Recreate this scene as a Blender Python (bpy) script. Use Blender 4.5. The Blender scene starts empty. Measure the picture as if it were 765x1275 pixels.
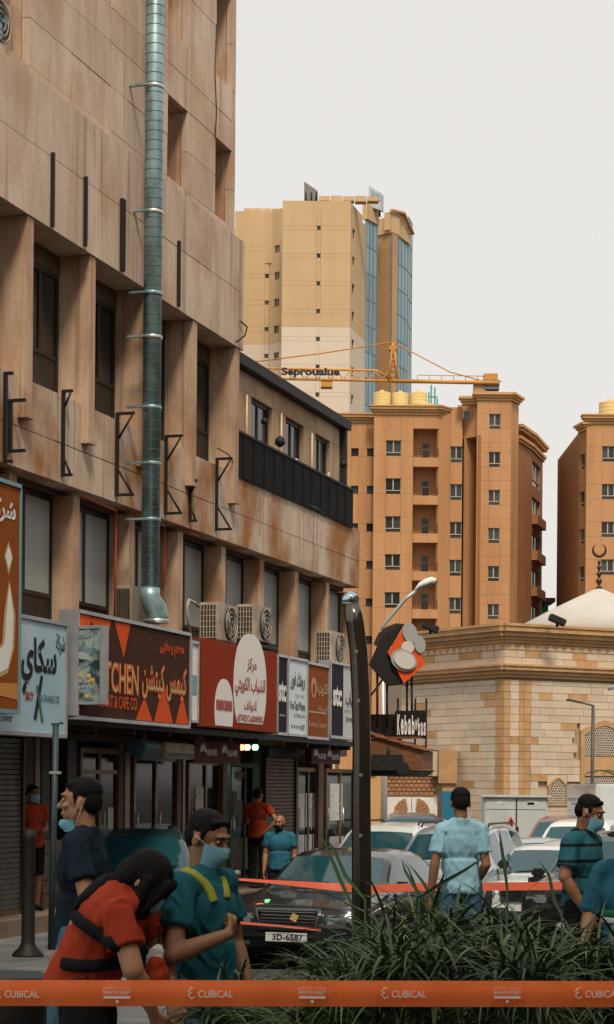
import bpy, bmesh, math, random
from mathutils import Vector, Matrix
random.seed(7)
RAD = math.radians
scene = bpy.context.scene
COL = scene.collection
# ---------------------------------------------------------------- camera, sky, sun, exposure
FPX, EYE, ROLL = 2400.0, 1.75, -RAD(0.5)
cam_data = bpy.data.cameras.new('camera')
cam_data.sensor_fit = 'VERTICAL'; cam_data.sensor_height = 36.0
cam_data.lens = 36.0 * FPX / 1275.0
cam_data.shift_y = 342.5 / 1275.0
cam_data.clip_start = 0.1; cam_data.clip_end = 6000.0
camera = bpy.data.objects.new('camera', cam_data)
camera.location = (0, 0, EYE); camera.rotation_euler = (RAD(90), ROLL, 0)
COL.objects.link(camera); scene.camera = camera

SUN_ELEV, SUN_AZ = RAD(55), RAD(171)          # azimuth clockwise from +Y: behind the camera, to the left
world = bpy.data.worlds.new('World'); scene.world = world; world.use_nodes = True
wn = world.node_tree.nodes; wl = world.node_tree.links; wn.clear()
w_out = wn.new('ShaderNodeOutputWorld')
w_bg = wn.new('ShaderNodeBackground'); w_bg2 = wn.new('ShaderNodeBackground'); w_mix = wn.new('ShaderNodeMixShader')
w_sky = wn.new('ShaderNodeTexSky'); w_sky.sky_type = 'NISHITA'; w_sky.sun_disc = False
w_sky.sun_elevation = SUN_ELEV; w_sky.sun_rotation = SUN_AZ
w_sky.dust_density = 6.0; w_sky.air_density = 1.2; w_sky.ozone_density = 1.0
w_bg.inputs['Strength'].default_value = 0.10
w_bg2.inputs['Color'].default_value = (0.80, 0.765, 0.72, 1)      # even bright dust haze over the whole sky
w_bg2.inputs['Strength'].default_value = 0.98
w_mix.inputs[0].default_value = 0.84
wl.new(w_sky.outputs[0], w_bg.inputs['Color'])
wl.new(w_bg.outputs[0], w_mix.inputs[1]); wl.new(w_bg2.outputs[0], w_mix.inputs[2])
wl.new(w_mix.outputs[0], w_out.inputs['Surface'])
sun_data = bpy.data.lights.new('sun', 'SUN'); sun_data.energy = 2.7; sun_data.angle = RAD(12)
sun_data.color = (1.0, 0.87, 0.70)
sun = bpy.data.objects.new('sun', sun_data); COL.objects.link(sun)
sd = Vector((math.sin(SUN_AZ) * math.cos(SUN_ELEV), math.cos(SUN_AZ) * math.cos(SUN_ELEV), math.sin(SUN_ELEV)))
sun.rotation_euler = sd.to_track_quat('Z', 'Y').to_euler(); sun.location = sd * 100
scene.view_settings.view_transform = 'Standard'; scene.view_settings.look = 'None'
scene.view_settings.gamma = 1.0; scene.view_settings.use_curve_mapping = False
scene.view_settings.exposure = 0.25
scene.cycles.max_bounces = 6; scene.cycles.diffuse_bounces = 3

# ---------------------------------------------------------------- geometry helpers
_R = Vector((math.cos(ROLL), 0, -math.sin(ROLL))); _U = Vector((math.sin(ROLL), 0, math.cos(ROLL)))
def P(x, y, Y):
    """world point seen at photograph pixel (x, y) when it stands Y metres away"""
    return Vector((0, Y, EYE)) + _R * ((x - 382.5) * Y / FPX) + _U * ((980 - y) * Y / FPX)
def tag(o, label=None, cat=None, group=None, kind=None):
    if label: o['label'] = label
    if cat: o['category'] = cat
    if group: o['group'] = group
    if kind: o['kind'] = kind
    return o
def empty(name, loc=(0, 0, 0), rz=0.0, parent=None):
    o = bpy.data.objects.new(name, None); COL.objects.link(o)
    o.location = loc; o.rotation_euler = (0, 0, rz); o.empty_display_size = 0.2
    if parent: o.parent = parent
    return o
def link(name, me, parent=None, mat=None, loc=None, rot=None, scale=None):
    o = bpy.data.objects.new(name, me); COL.objects.link(o)
    if mat is not None and not me.materials: me.materials.append(mat)
    if parent: o.parent = parent
    if loc is not None: o.location = loc
    if rot is not None: o.rotation_euler = rot
    if scale is not None: o.scale = scale
    return o
def copy_tree(o, parent=None):
    c = o.copy(); COL.objects.link(c); c.parent = parent
    for ch in list(o.children): copy_tree(ch, c)
    return c

class MB:
    """collects shapes of ONE part, then builds one mesh object"""
    def __init__(s): s.v = []; s.f = []; s.sm = []
    def add(s, vs, fs, smooth=False):
        b = len(s.v); s.v += [tuple(v) for v in vs]; s.f += [tuple(i + b for i in f) for f in fs]; s.sm += [smooth] * len(fs)
        return s
    def box(s, c, d, rz=0.0, M=None):
        x, y, z = d[0] / 2, d[1] / 2, d[2] / 2
        vs = [Vector(p) for p in ((-x,-y,-z),(x,-y,-z),(x,y,-z),(-x,y,-z),(-x,-y,z),(x,-y,z),(x,y,z),(-x,y,z))]
        if rz: vs = [Matrix.Rotation(rz, 3, 'Z') @ v for v in vs]
        if M: vs = [M @ v for v in vs]
        vs = [v + Vector(c) for v in vs]
        return s.add(vs, [(0,3,2,1),(4,5,6,7),(0,1,5,4),(1,2,6,5),(2,3,7,6),(3,0,4,7)])
    def box2(s, a, b):
        return s.box([(a[i] + b[i]) / 2 for i in range(3)], [abs(b[i] - a[i]) for i in range(3)])
    def tube(s, pts, r, n=8, caps=True, rs=None):
        pts = [Vector(p) for p in pts]; vs = []; fs = []
        up = None
        for i, p in enumerate(pts):
            a = pts[max(i - 1, 0)]; b = pts[min(i + 1, len(pts) - 1)]
            t = (b - a).normalized()
            if up is None: up = Vector((0, 0, 1)) if abs(t.z) < 0.9 else Vector((1, 0, 0))
            u = t.cross(up).normalized(); w = u.cross(t).normalized(); up = w
            rr = rs[i] if rs else r
            for k in range(n):
                an = 2 * math.pi * k / n
                vs.append(p + u * (math.cos(an) * rr) + w * (math.sin(an) * rr))
        for i in range(len(pts) - 1):
            for k in range(n):
                k2 = (k + 1) % n
                fs.append((i*n+k, i*n+k2, (i+1)*n+k2, (i+1)*n+k))
        s.add(vs, fs, True)
        if caps:
            b = len(s.v) - len(vs)
            s.f += [tuple(b + k for k in range(n))[::-1], tuple(b + (len(pts)-1)*n + k for k in range(n))]; s.sm += [False, False]
        return s
    def lathe(s, prof, c=(0, 0, 0), n=16, axis='Z', cap=True):
        vs = []; fs = []
        for r, z in prof:
            for k in range(n):
                a = 2 * math.pi * k / n
                p = (r*math.cos(a), r*math.sin(a), z)
                if axis == 'X': p = (p[2], p[0], p[1])
                if axis == 'Y': p = (p[1], p[2], p[0])
                vs.append((p[0]+c[0], p[1]+c[1], p[2]+c[2]))
        m = len(prof)
        for i in range(m - 1):
            for k in range(n):
                k2 = (k + 1) % n
                fs.append((i*n+k, i*n+k2, (i+1)*n+k2, (i+1)*n+k))
        s.add(vs, fs, True)
        if cap:
            b = len(s.v) - len(vs)
            s.f += [tuple(b + k for k in range(n))[::-1], tuple(b + (m-1)*n + k for k in range(n))]; s.sm += [False, False]
        return s
    def prism(s, poly, z0, z1):
        n = len(poly)
        vs = [(p[0], p[1], z0) for p in poly] + [(p[0], p[1], z1) for p in poly]
        return s.add(vs, [tuple(range(n))[::-1], tuple(range(n, 2*n))] + [(k, (k+1) % n, n + (k+1) % n, n + k) for k in range(n)])
    def plate(s, poly3, d):
        """flat polygon of 3-d points thickened by vector d"""
        n = len(poly3); d = Vector(d)
        vs = [Vector(p) for p in poly3] + [Vector(p) + d for p in poly3]
        return s.add(vs, [tuple(range(n)), tuple(range(n, 2*n))[::-1]] + [(k, n + k, n + (k+1) % n, (k+1) % n) for k in range(n)])
    def mesh(s, name, mat=None, bevel=0.0, recalc=True):
        me = bpy.data.meshes.new(name); me.from_pydata(s.v, [], s.f)
        me.polygons.foreach_set('use_smooth', s.sm)
        if recalc or bevel:
            bm = bmesh.new(); bm.from_mesh(me)
            if bevel:
                es = [e for e in bm.edges if len(e.link_faces) == 2 and e.calc_face_angle(0) > 0.6]
                bmesh.ops.bevel(bm, geom=es, offset=bevel, segments=2, affect='EDGES', clamp_overlap=True)
            if recalc: bmesh.ops.recalc_face_normals(bm, faces=bm.faces)
            bm.to_mesh(me); bm.free()
        if mat: me.materials.append(mat)
        return me
    def build(s, name, mat=None, parent=None, bevel=0.0, loc=None, rot=None, recalc=True):
        return link(name, s.mesh(name, mat, bevel, recalc), parent, None, loc, rot)

# ---------------------------------------------------------------- material helpers
MATS = {}
def mat(name, col, rough=0.7, metal=0.0, var=0.0, vscale=4.0, stretch=(1, 1, 1), bump=0.0, bscale=30.0, spec=0.4,
        col2=None, lo=0.35, hi=0.65, coat=0.0, obj_var=0.0, emit=None, estr=0.0, trans=0.0, alpha=1.0, detail=5.0, rot=0.0):
    if name in MATS: return MATS[name]
    m = bpy.data.materials.new(name); m.use_nodes = True; MATS[name] = m
    nt = m.node_tree; N = nt.nodes; Lk = nt.links
    b = N['Principled BSDF']; b.inputs['Roughness'].default_value = rough; b.inputs['Metallic'].default_value = metal
    b.inputs['Specular IOR Level'].default_value = spec
    b.inputs['Coat Weight'].default_value = coat; b.inputs['Transmission Weight'].default_value = trans
    b.inputs['Alpha'].default_value = alpha
    c4 = (*col, 1); b.inputs['Base Color'].default_value = c4
    if emit: b.inputs['Emission Color'].default_value = (*emit, 1); b.inputs['Emission Strength'].default_value = estr
    src = None
    if var or col2 or bump:
        geo = N.new('ShaderNodeNewGeometry'); mp = N.new('ShaderNodeMapping'); mp.inputs['Scale'].default_value = stretch
        mp.inputs['Rotation'].default_value = (0, 0, rot)
        Lk.new(geo.outputs['Position'], mp.inputs['Vector'])
    if var or col2:
        nz = N.new('ShaderNodeTexNoise'); nz.inputs['Scale'].default_value = vscale; nz.inputs['Detail'].default_value = detail
        Lk.new(mp.outputs[0], nz.inputs['Vector'])
        rp = N.new('ShaderNodeValToRGB'); rp.color_ramp.elements[0].position = lo; rp.color_ramp.elements[1].position = hi
        d = col2 if col2 else tuple(c * (1 - var) for c in col)
        rp.color_ramp.elements[0].color = (*d, 1); rp.color_ramp.elements[1].color = c4
        Lk.new(nz.outputs['Fac'], rp.inputs['Fac']); src = rp.outputs['Color']
    if obj_var:
        oi = N.new('ShaderNodeObjectInfo'); mr = N.new('ShaderNodeMapRange')
        mr.inputs['To Min'].default_value = 1 - obj_var; mr.inputs['To Max'].default_value = 1 + obj_var
        Lk.new(oi.outputs['Random'], mr.inputs['Value'])
        mx = N.new('ShaderNodeMix'); mx.data_type = 'RGBA'; mx.blend_type = 'MULTIPLY'; mx.inputs[0].default_value = 1.0
        mx.inputs[6].default_value = c4
        if src: Lk.new(src, mx.inputs[6])
        cb = N.new('ShaderNodeCombineColor')
        for k in range(3): Lk.new(mr.outputs[0], cb.inputs[k])
        Lk.new(cb.outputs[0], mx.inputs[7]); src = mx.outputs[2]
    if src: Lk.new(src, b.inputs['Base Color'])
    if bump:
        n2 = N.new('ShaderNodeTexNoise'); n2.inputs['Scale'].default_value = bscale; n2.inputs['Detail'].default_value = 4
        Lk.new(mp.outputs[0], n2.inputs['Vector'])
        bp = N.new('ShaderNodeBump'); bp.inputs['Strength'].default_value = bump; bp.inputs['Distance'].default_value = 0.02
        Lk.new(n2.outputs['Fac'], bp.inputs['Height']); Lk.new(bp.outputs[0], b.inputs['Normal'])
    return m

def concrete(name, base, stain, streak, scale=1.0, oi=0.06, st=(0.48, 0.74)):
    """weathered cladding: vertical rain streaks, blotchy stains, fine grain"""
    m = bpy.data.materials.new(name); m.use_nodes = True; MATS[name] = m
    N = m.node_tree.nodes; Lk = m.node_tree.links; b = N['Principled BSDF']; b.inputs['Roughness'].default_value = 0.88
    b.inputs['Specular IOR Level'].default_value = 0.2
    geo = N.new('ShaderNodeNewGeometry')
    def noise(sc, st, det=5, dist=0.0):
        mp = N.new('ShaderNodeMapping'); mp.inputs['Scale'].default_value = st; Lk.new(geo.outputs['Position'], mp.inputs['Vector'])
        nz = N.new('ShaderNodeTexNoise'); nz.inputs['Scale'].default_value = sc; nz.inputs['Detail'].default_value = det
        nz.inputs['Distortion'].default_value = dist
        Lk.new(mp.outputs[0], nz.inputs['Vector']); return nz.outputs['Fac']
    def ramp(fac, lo, hi, c0=(0, 0, 0, 1), c1=(1, 1, 1, 1)):
        r = N.new('ShaderNodeValToRGB'); r.color_ramp.elements[0].position = lo; r.color_ramp.elements[1].position = hi
        r.color_ramp.elements[0].color = c0; r.color_ramp.elements[1].color = c1; Lk.new(fac, r.inputs['Fac']); return r.outputs['Color']
    def mixc(fac, a, c, mode='MIX'):
        mx = N.new('ShaderNodeMix'); mx.data_type = 'RGBA'; mx.blend_type = mode
        if isinstance(fac, float): mx.inputs[0].default_value = fac
        else: Lk.new(fac, mx.inputs[0])
        for s, v in ((6, a), (7, c)):
            if isinstance(v, tuple): mx.inputs[s].default_value = v
            else: Lk.new(v, mx.inputs[s])
        return mx.outputs[2]
    s1 = noise(3.0 * scale, (1, 1, 0.22), 8, 0.6)          # streaks
    s2 = noise(55.0 * scale, (1, 1, 0.035), 4)              # fine flutes
    s3 = noise(0.9 * scale, (1, 1, 0.8), 6)                # blotches
    s4 = noise(60.0 * scale, (1, 1, 1), 3)
    c = mixc(ramp(s1, 0.36, 0.72), (*base, 1), (*streak, 1))
    s5 = noise(7.0 * scale, (1, 1, 0.025), 4, 0.2)
    c = mixc(ramp(s3, st[0], st[1]), c, (*stain, 1))
    c = mixc(ramp(s5, 0.585, 0.66, (0, 0, 0, 1), (0.38, 0.38, 0.38, 1)), c, tuple(q * 0.42 for q in stain) + (1,))
    c = mixc(0.30, c, ramp(s2, 0.3, 0.7, (0.45, 0.45, 0.45, 1), (1, 1, 1, 1)), 'MULTIPLY')
    c = mixc(0.42, c, ramp(s4, 0.3, 0.7, (0.6, 0.6, 0.6, 1), (1, 1, 1, 1)), 'MULTIPLY')
    if oi:
        o = N.new('ShaderNodeObjectInfo'); c = mixc(1.0, c, ramp(o.outputs['Random'], 0, 1, (1-oi,)*3 + (1,), (1+oi, 1+oi, 1+oi, 1)), 'MULTIPLY')
    Lk.new(c, b.inputs['Base Color'])
    bp = N.new('ShaderNodeBump'); bp.inputs['Strength'].default_value = 0.35; bp.inputs['Distance'].default_value = 0.02
    Lk.new(s2, bp.inputs['Height']); Lk.new(bp.outputs[0], b.inputs['Normal'])
    return m

# ---------------------------------------------------------------- lettering
_AR = {}; _c = 0xFE80
for _ch, _n in zip('ءآأؤإئابةتثجحخدذرزسشصضطظعغفقكلمنهوىي', (1,2,2,2,2,4,2,4,2,4,4,4,4,4,2,2,2,2,4,4,4,4,4,4,4,4,4,4,4,4,4,4,4,2,2,4)):
    _AR[_ch] = (_c, _n); _c += _n
def arabic(s):
    out = []
    for i, ch in enumerate(s):
        if ch not in _AR: out.append(ch); continue
        base, n = _AR[ch]
        p = i > 0 and s[i-1] in _AR and _AR[s[i-1]][1] == 4
        nx = n == 4 and i < len(s) - 1 and s[i+1] in _AR and _AR[s[i+1]][1] > 1
        out.append(chr(base + ((3 if nx else 1) if p else (2 if nx else 0))))
    return ''.join(reversed(out))
def text_mesh(name, body, w, h, mt, bold=0.0, extrude=0.0):
    """flat lettering mesh fitted into w x h, centred, in the XY plane facing +Z"""
    cu = bpy.data.curves.new('tmp', 'FONT'); cu.body = body; cu.size = 1.0; cu.offset = bold; cu.resolution_u = 3
    cu.extrude = extrude / max(h, 1e-3)
    o = bpy.data.objects.new('tmp', cu); COL.objects.link(o)
    bpy.context.view_layer.update()
    dg = bpy.context.evaluated_depsgraph_get()
    me = bpy.data.meshes.new_from_object(o.evaluated_get(dg)); me.name = name
    bpy.data.objects.remove(o); bpy.data.curves.remove(cu)
    bm = bmesh.new(); bm.from_mesh(me); bm.verts.ensure_lookup_table()
    xs = [v.co.x for v in bm.verts]; ys = [v.co.y for v in bm.verts]
    if xs:
        x0, x1, y0, y1 = min(xs), max(xs), min(ys), max(ys)
        sx = w / max(x1 - x0, 1e-5); sy = h / max(y1 - y0, 1e-5)
        seen = set(); k = 0
        for v in bm.verts:
            if v in seen: continue
            st = [v]; seen.add(v)
            while st:
                q = st.pop(); q.co.z += 0.0; q.co.z = q.co.z * 1.0 + (k % 3) * 0.0012 * 1.0
                for e in q.link_edges:
                    z = e.other_vert(q)
                    if z not in seen: seen.add(z); st.append(z)
            k += 1
        for v in bm.verts:
            v.co.x = (v.co.x - (x0 + x1) / 2) * sx; v.co.y = (v.co.y - (y0 + y1) / 2) * sy
    bm.to_mesh(me); bm.free(); me.materials.clear(); me.materials.append(mt)
    return me
# ================================================================ facade frame
_d = Vector((787.0, FPX)); DIRF = _d.normalized(); NRM = Vector((DIRF.y, -DIRF.x))
F0 = P(0, 980, 22.64); F0 = Vector((F0.x, F0.y, 0)); ANG = math.atan2(DIRF.y, DIRF.x)
def FT(x, y, n=0.0):
    """(t along the facade, height) of the point seen at pixel (x, y) on the plane n metres in front of the facade"""
    q = P(x, y, 1.0) - Vector((0, 0, EYE))
    k = (F0.x * NRM.x + F0.y * NRM.y + n) / (q.x * NRM.x + q.y * NRM.y)
    p = q * k
    return (p.x - F0.x) * DIRF.x + (p.y - F0.y) * DIRF.y, p.z + EYE
def FW(t, n, z):
    return Vector((F0.x + DIRF.x * t + NRM.x * n, F0.y + DIRF.y * t + NRM.y * n, z))
# ---- ground
m_pave = mat('paving_slabs', (0.17, 0.18, 0.18), 0.75, var=0.35, vscale=2.0, bump=0.3, bscale=40, obj_var=0.18)
m_pave_bed = mat('paving_bed', (0.05, 0.05, 0.05), 0.9)
m_asph = mat('asphalt', (0.06, 0.062, 0.065), 0.85, var=0.4, vscale=1.2, bump=0.5, bscale=120)
m_kerb = mat('kerb_stone', (0.30, 0.28, 0.25), 0.8, var=0.3, vscale=3)
m_soil = mat('soil', (0.045, 0.035, 0.025), 0.95, var=0.4, vscale=8)
ROAD_Z = -0.75
def ground_z(x, y):
    """low ground beyond the raised pavement: it slopes down away from the camera"""
    n = (x - F0.x) * NRM.x + (y - F0.y) * NRM.y
    a = min(max((y - 17.0) / 11.0, 0), 1); a = a * a * (3 - 2 * a)
    return (ROAD_Z + 0.02) * a - 0.02
gm = MB(); NX, NY = 60, 90
ys = [-60 + i * 2.0 for i in range(31)] + [i * 1.0 for i in range(1, 45)] + [50, 60, 80, 110, 150, 220, 320, 500, 900, 1600, 3500]
xs = [-3000, -1200, -500, -200, -100, -60, -40, -25] + [-20 + i for i in range(0, 41)] + [25, 40, 60, 100, 200, 500, 1200, 3000]
vs = [(x, y, ground_z(x, y)) for y in ys for x in xs]
fs = [(j*len(xs)+i, j*len(xs)+i+1, (j+1)*len(xs)+i+1, (j+1)*len(xs)+i) for j in range(len(ys)-1) for i in range(len(xs)-1)]
gm.add(vs, fs, True); road = gm.build('road', m_asph, recalc=False); tag(road, kind='structure')
pv = empty('pavement', F0, ANG); tag(pv, kind='structure')
MB().box2((-24, -2.7, -0.9), (0.9, 0.9, -0.03)).build('paving_bed', m_pave_bed, pv)
slab = MB().box((0, 0, -0.02), (0.593, 0.593, 0.05)).mesh('paving_slab', m_pave, 0.004)
for i in range(-14, 2):
    for j in range(4):
        link('paving_slab', slab, pv, loc=(i * 0.6, -2.2 + j * 0.6, random.uniform(-0.003, 0.003)), rot=(random.uniform(-.004, .004), random.uniform(-.004, .004), 0))
kb = MB().box((0, 0, 0), (0.99, 0.15, 0.2)).mesh('kerb_stone', m_kerb, 0.015)
for i in range(-9, 1): link('kerb_stone', kb, pv, loc=(i * 1.0, -2.6, -0.09))
# lower footway along the shops
pl_ = empty('footway', F0, ANG); tag(pl_, kind='structure')
MB().box2((3.6, -2.05, -0.9), (22, 0.9, -0.40)).build('paving_bed', m_pave_bed, pl_)
for i in range(6, 30):
    for j in range(4): link('paving_slab', slab, pl_, loc=(.3 + i * 0.6, -1.7 + j * 0.6, -.37 + random.uniform(-0.003, 0.003)))
for i in range(4, 20): link('kerb_stone', kb, pl_, loc=(.15 + i * 1.0, -2.1, -0.46))
# forecourt where the people stand, nearer to the camera
fc = empty('forecourt', (0, 0, 0)); tag(fc, kind='structure')
MB().box2((-6, 3, -0.3), (8.0, 17.2, -0.03)).build('paving_bed', m_pave_bed, fc)
for i in range(8):
    for j in range(24):
        if (i * 0.6 - 4.4) > -1.6 * 0 - 0.2: continue
        link('paving_slab', slab, fc, loc=(-4.4 + i * 0.6, 3.4 + j * 0.6, random.uniform(-0.003, 0.002)))

# ================================================================ the concrete building on the left
m_conc = concrete('travertine_cladding', (0.58, 0.425, 0.315), (0.47, 0.285, 0.165), (0.72, 0.575, 0.46))
m_conc3 = concrete('rust_stained_cladding', (0.60, 0.46, 0.35), (0.40, 0.185, 0.07), (0.74, 0.61, 0.49), 1.0, .05, (0.44, 0.62))
m_conc2 = concrete('travertine_fins', (0.55, 0.36, 0.24), (0.34, 0.165, 0.075), (0.68, 0.51, 0.37), 1.4)
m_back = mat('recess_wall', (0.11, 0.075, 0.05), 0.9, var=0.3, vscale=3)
m_darkfr = mat('dark_window_frame', (0.035, 0.028, 0.022), 0.55, var=0.3, vscale=10)
m_glassdk = mat('dark_glass', (0.02, 0.024, 0.024), 0.12, spec=0.6, var=0.4, vscale=1.5)
m_frost = mat('film_covered_glass', (0.43, 0.48, 0.48), 0.45, var=0.22, vscale=1.3, stretch=(1, 1, 0.35), spec=0.5)
m_metalblk = mat('black_steel', (0.02, 0.018, 0.017), 0.6, metal=0.3, var=0.4, vscale=25)
m_rust = mat('rusty_steel', (0.05, 0.028, 0.018), 0.8, col2=(0.1, 0.045, 0.02), vscale=18)
BAY, T0 = 1.79, 0.47
TEND, TTALL = 14.66, 7.70
bld = empty('concrete_building', F0, ANG)
tag(bld, 'weathered tan concrete building with vertical fins and a row of shops below', 'building')
CUBE = {}
def cube_mesh(m, bev=0.0):
    if m.name not in CUBE: CUBE[m.name] = MB().box((0, 0, 0), (1, 1, 1)).mesh('panel', m)
    return CUBE[m.name]
def bbox(name, a, b, m, parent):
    """box part between corners, sharing one unit mesh per material"""
    return link(name, cube_mesh(m), parent, loc=[(a[i] + b[i]) / 2 for i in range(3)], scale=[abs(b[i] - a[i]) for i in range(3)])
def FB(name, t0, t1, n0, n1, z0, z1, m, parent=bld):
    return bbox(name, (t0, -n1, z0), (t1, -n0, z1), m, parent)
def panels(name, t_cuts, z_cuts, n0, n1, m, parent=bld, holes=(), gap=0.012):
    for i in range(len(t_cuts) - 1):
        for j in range(len(z_cuts) - 1):
            tc = (t_cuts[i] + t_cuts[i+1]) / 2; zc = (z_cuts[j] + z_cuts[j+1]) / 2
            if any(h[0] < tc < h[1] and h[2] < zc < h[3] for h in holes): continue
            FB(name, t_cuts[i] + gap/2, t_cuts[i+1] - gap/2, n0 + random.uniform(-.002, .002) * 0, n1 + random.uniform(-.004, .004), z_cuts[j] + gap/2, z_cuts[j+1] - gap/2, m, parent)
ZP0, ZP1, ZB0, ZB1, ZTOP = 5.53, 6.64, 8.54, 10.24, 17.5
TL = -9.0
fins = [T0 + BAY * k for k in range(-5, 9)]
# parapet below the first floor windows
pc = [TL] + [T0 + BAY * k + 0.9 for k in range(-5, 8)] + [TEND]
panels('cladding_panel', pc, [ZP0, 6.03, ZP1], -0.30, 0.0, m_conc3)
FB('parapet_core', TL, TEND - 0.02, -0.40, -0.30, ZP0 + 0.02, ZP1 - 0.01, m_back)
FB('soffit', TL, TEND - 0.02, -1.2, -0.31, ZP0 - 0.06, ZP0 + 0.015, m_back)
# fins
for k, t in enumerate(fins):
    if t < TTALL + 0.1: FB('fin', t - 0.09, t + 0.09, -0.45, 0.10, 6.18, ZB0 - 0.003, m_conc2); FB('fin_foot', t - 0.105, t + 0.105, 0.003, 0.125, 6.13, 6.177, m_conc2)
    FB('fin', t - 0.10, t + 0.10, -0.55, -0.10, 3.2, ZP0 - 0.063, m_conc2)
def win_unit(t0, t1, z0, z1, n, sill_h, panes, parent=bld, frame=m_darkfr, glass=m_glassdk, lower=True):
    """a recessed metal window: frame with mullions, separate panes, panel below"""
    w = empty('window', (t0, -n, z0), 0, parent); W = t1 - t0; H = z1 - z0
    f = MB(); fw = 0.055
    f.box2((0, -0.03, 0), (fw, 0.03, H)); f.box2((W - fw, -0.03, 0), (W, 0.03, H)); f.box2((fw, -0.03, H - fw), (W - fw, 0.03, H)); f.box2((fw, -0.03, 0), (W - fw, 0.03, fw))
    if sill_h: f.box2((fw, -0.028, sill_h - fw/2), (W - fw, 0.028, sill_h + fw/2))
    for i in range(1, panes): x = W * i / panes; f.box2((x - 0.03, -0.026, (sill_h + fw/2) if sill_h else fw), (x + 0.03, 0.026, H - fw))
    f.build('frame', frame, w)
    for i in range(panes):
        MB().box2((W*i/panes + 0.03, -0.006, (sill_h or fw) + 0.02), (W*(i+1)/panes - 0.03, 0.006, H - fw - 0.003)).build('pane', glass, w)
    if sill_h: MB().box2((fw, -0.012, fw), (W - fw, 0.012, sill_h - 0.03)).build('lower_panel', frame, w)
    return w
for k in range(len(fins) - 1):
    a, b = fins[k] + 0.09, fins[k+1] - 0.09
    if fins[k+1] < TTALL + 0.1 and fins[k+1] > -2:
        win_unit(a, b, ZP1 + 0.02, ZB0 - 0.25, -0.36, 0.55, 3)
    if fins[k+1] > -2:
        win_unit(a, b, 3.75, ZP0 - 0.08, -0.42, 0.42, 2, glass=m_frost)
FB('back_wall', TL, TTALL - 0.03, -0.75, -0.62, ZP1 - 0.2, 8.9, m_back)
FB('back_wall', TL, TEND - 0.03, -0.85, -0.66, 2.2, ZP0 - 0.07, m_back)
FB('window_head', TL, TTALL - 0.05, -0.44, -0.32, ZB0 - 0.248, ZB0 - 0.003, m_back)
# band above the windows
bc = [TL] + [T0 + BAY * 1.5 * k + 0.55 for k in range(-3, 3)] + [TTALL]
panels('cladding_panel', bc, [ZB0, 9.42, ZB1], -0.5, 0.12, m_conc)
FB('band_return', TTALL + 0.001, TTALL + 0.14, -6, 0.118, ZB0 + 0.002, ZB1 - 0.002, m_conc)
# upper storeys with plain openings
ops = [(4.88, 5.62, 10.38, 11.54), (6.76, 7.44, 10.38, 11.54), (4.95, 5.65, 12.48, 14.0), (6.78, 7.47, 12.48, 14.0), (-0.6, 0.52, 10.36, 12.6)]
tcs = sorted(set([TL, -4.0, -0.6, 0.52, 1.7, 2.9, 3.45, 4.88, 5.63, 6.77, 7.455, 7.62]))
zcs = [ZB1, 10.38, 10.96, 11.54, 12.0, 12.48, 13.2, 14.0, 15.1, 16.3, ZTOP]
ops2 = [(4.88, 5.63, 10.38, 11.54), (6.77, 7.455, 10.38, 11.54), (4.88, 5.63, 12.48, 14.0), (6.77, 7.455, 12.48, 14.0), (-0.6, 0.52, 10.38, 12.48),
        (4.88, 5.63, 15.1, 16.3), (6.77, 7.455, 15.1, 16.3)]
panels('cladding_panel', tcs, zcs, -0.06, 0.04, m_conc, holes=ops2, gap=0.008)
# left part of the upper wall stands a little proud of the part right of the pipe
m_reveal = m_conc2
for (a, b, c, d) in ops2:
    FB('reveal', a - 0.05, a, -0.75, -0.07, c - 0.05, d + 0.05, m_reveal); FB('reveal', b, b + 0.05, -0.75, -0.07, c - 0.05, d + 0.05, m_reveal)
    FB('reveal', a + .001, b - .001, -0.75, -0.07, d, d + 0.05, m_reveal); FB('reveal', a + .001, b - .001, -0.75, -0.07, c - 0.05, c, m_reveal)
    win_unit(a + .002, b - .002, c + .002, d - .002, -0.66, 0, 2)
# solid core so that no light leaks through the openings
core = MB().box2((TL, 0.9, 0.0), (TTALL - 0.2, 9, ZTOP - 0.2)).build('core', m_back, bld)
FB('core_front', TL, TTALL - 0.16, -0.82, -0.76, ZB1 - 1.4, ZTOP - 0.2, m_back)
FB('end_wall', TTALL - 0.10, TTALL - 0.002, -9, -0.061, ZB1 + 0.02, ZTOP - 0.01, m_conc)
FB('end_wall', TTALL - 0.14, TTALL - 0.02, -9, -0.451, ZP1 + 0.02, ZB0 - 0.004, m_conc)
FB('roof_slab', TL, TTALL, -9, -0.07, ZTOP - 0.1, ZTOP + 0.05, m_conc)
# lower wing with roof terrace
m_wing = concrete('painted_concrete', (0.50, 0.34, 0.22), (0.36, 0.2, 0.1), (0.56, 0.42, 0.29), 1.2)
m_trim = mat('black_roof_edge', (0.018, 0.015, 0.013), 0.7, var=0.3, vscale=10)
nW = -0.5
wx = [(9.93, 11.0), (11.73, 12.72), (13.42, 14.3)]
WE = 15.05
wcuts = [7.72, 8.8, 9.93, 11.0, 11.73, 12.72, 13.42, 14.3, WE]
panels('wall_panel', wcuts, [6.7, 7.2, 8.28, 8.62], nW - 0.12, nW, m_wing, holes=[(a, b, 7.2, 8.28) for a, b in wx], gap=0.006)
for a, b in wx: win_unit(a + .003, b - .003, 7.202, 8.276, nW - 0.10, 0, 2)
FB('back_wall', 7.72, WE - 0.02, nW - 0.5, nW - 0.3, 6.2, 8.6, m_back)
FB('wing_end', WE - 0.1, WE - .002, -7, nW - 0.125, -0.8, 8.6, m_wing)
FB('roof_slab', 7.72, WE + 0.12, -7, nW + 0.16, 8.625, 8.80, m_trim)
FB('corner_post', WE - 0.12, WE + .003, nW + 0.003, nW + 0.12, 6.66, 8.62, m_trim)
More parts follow.
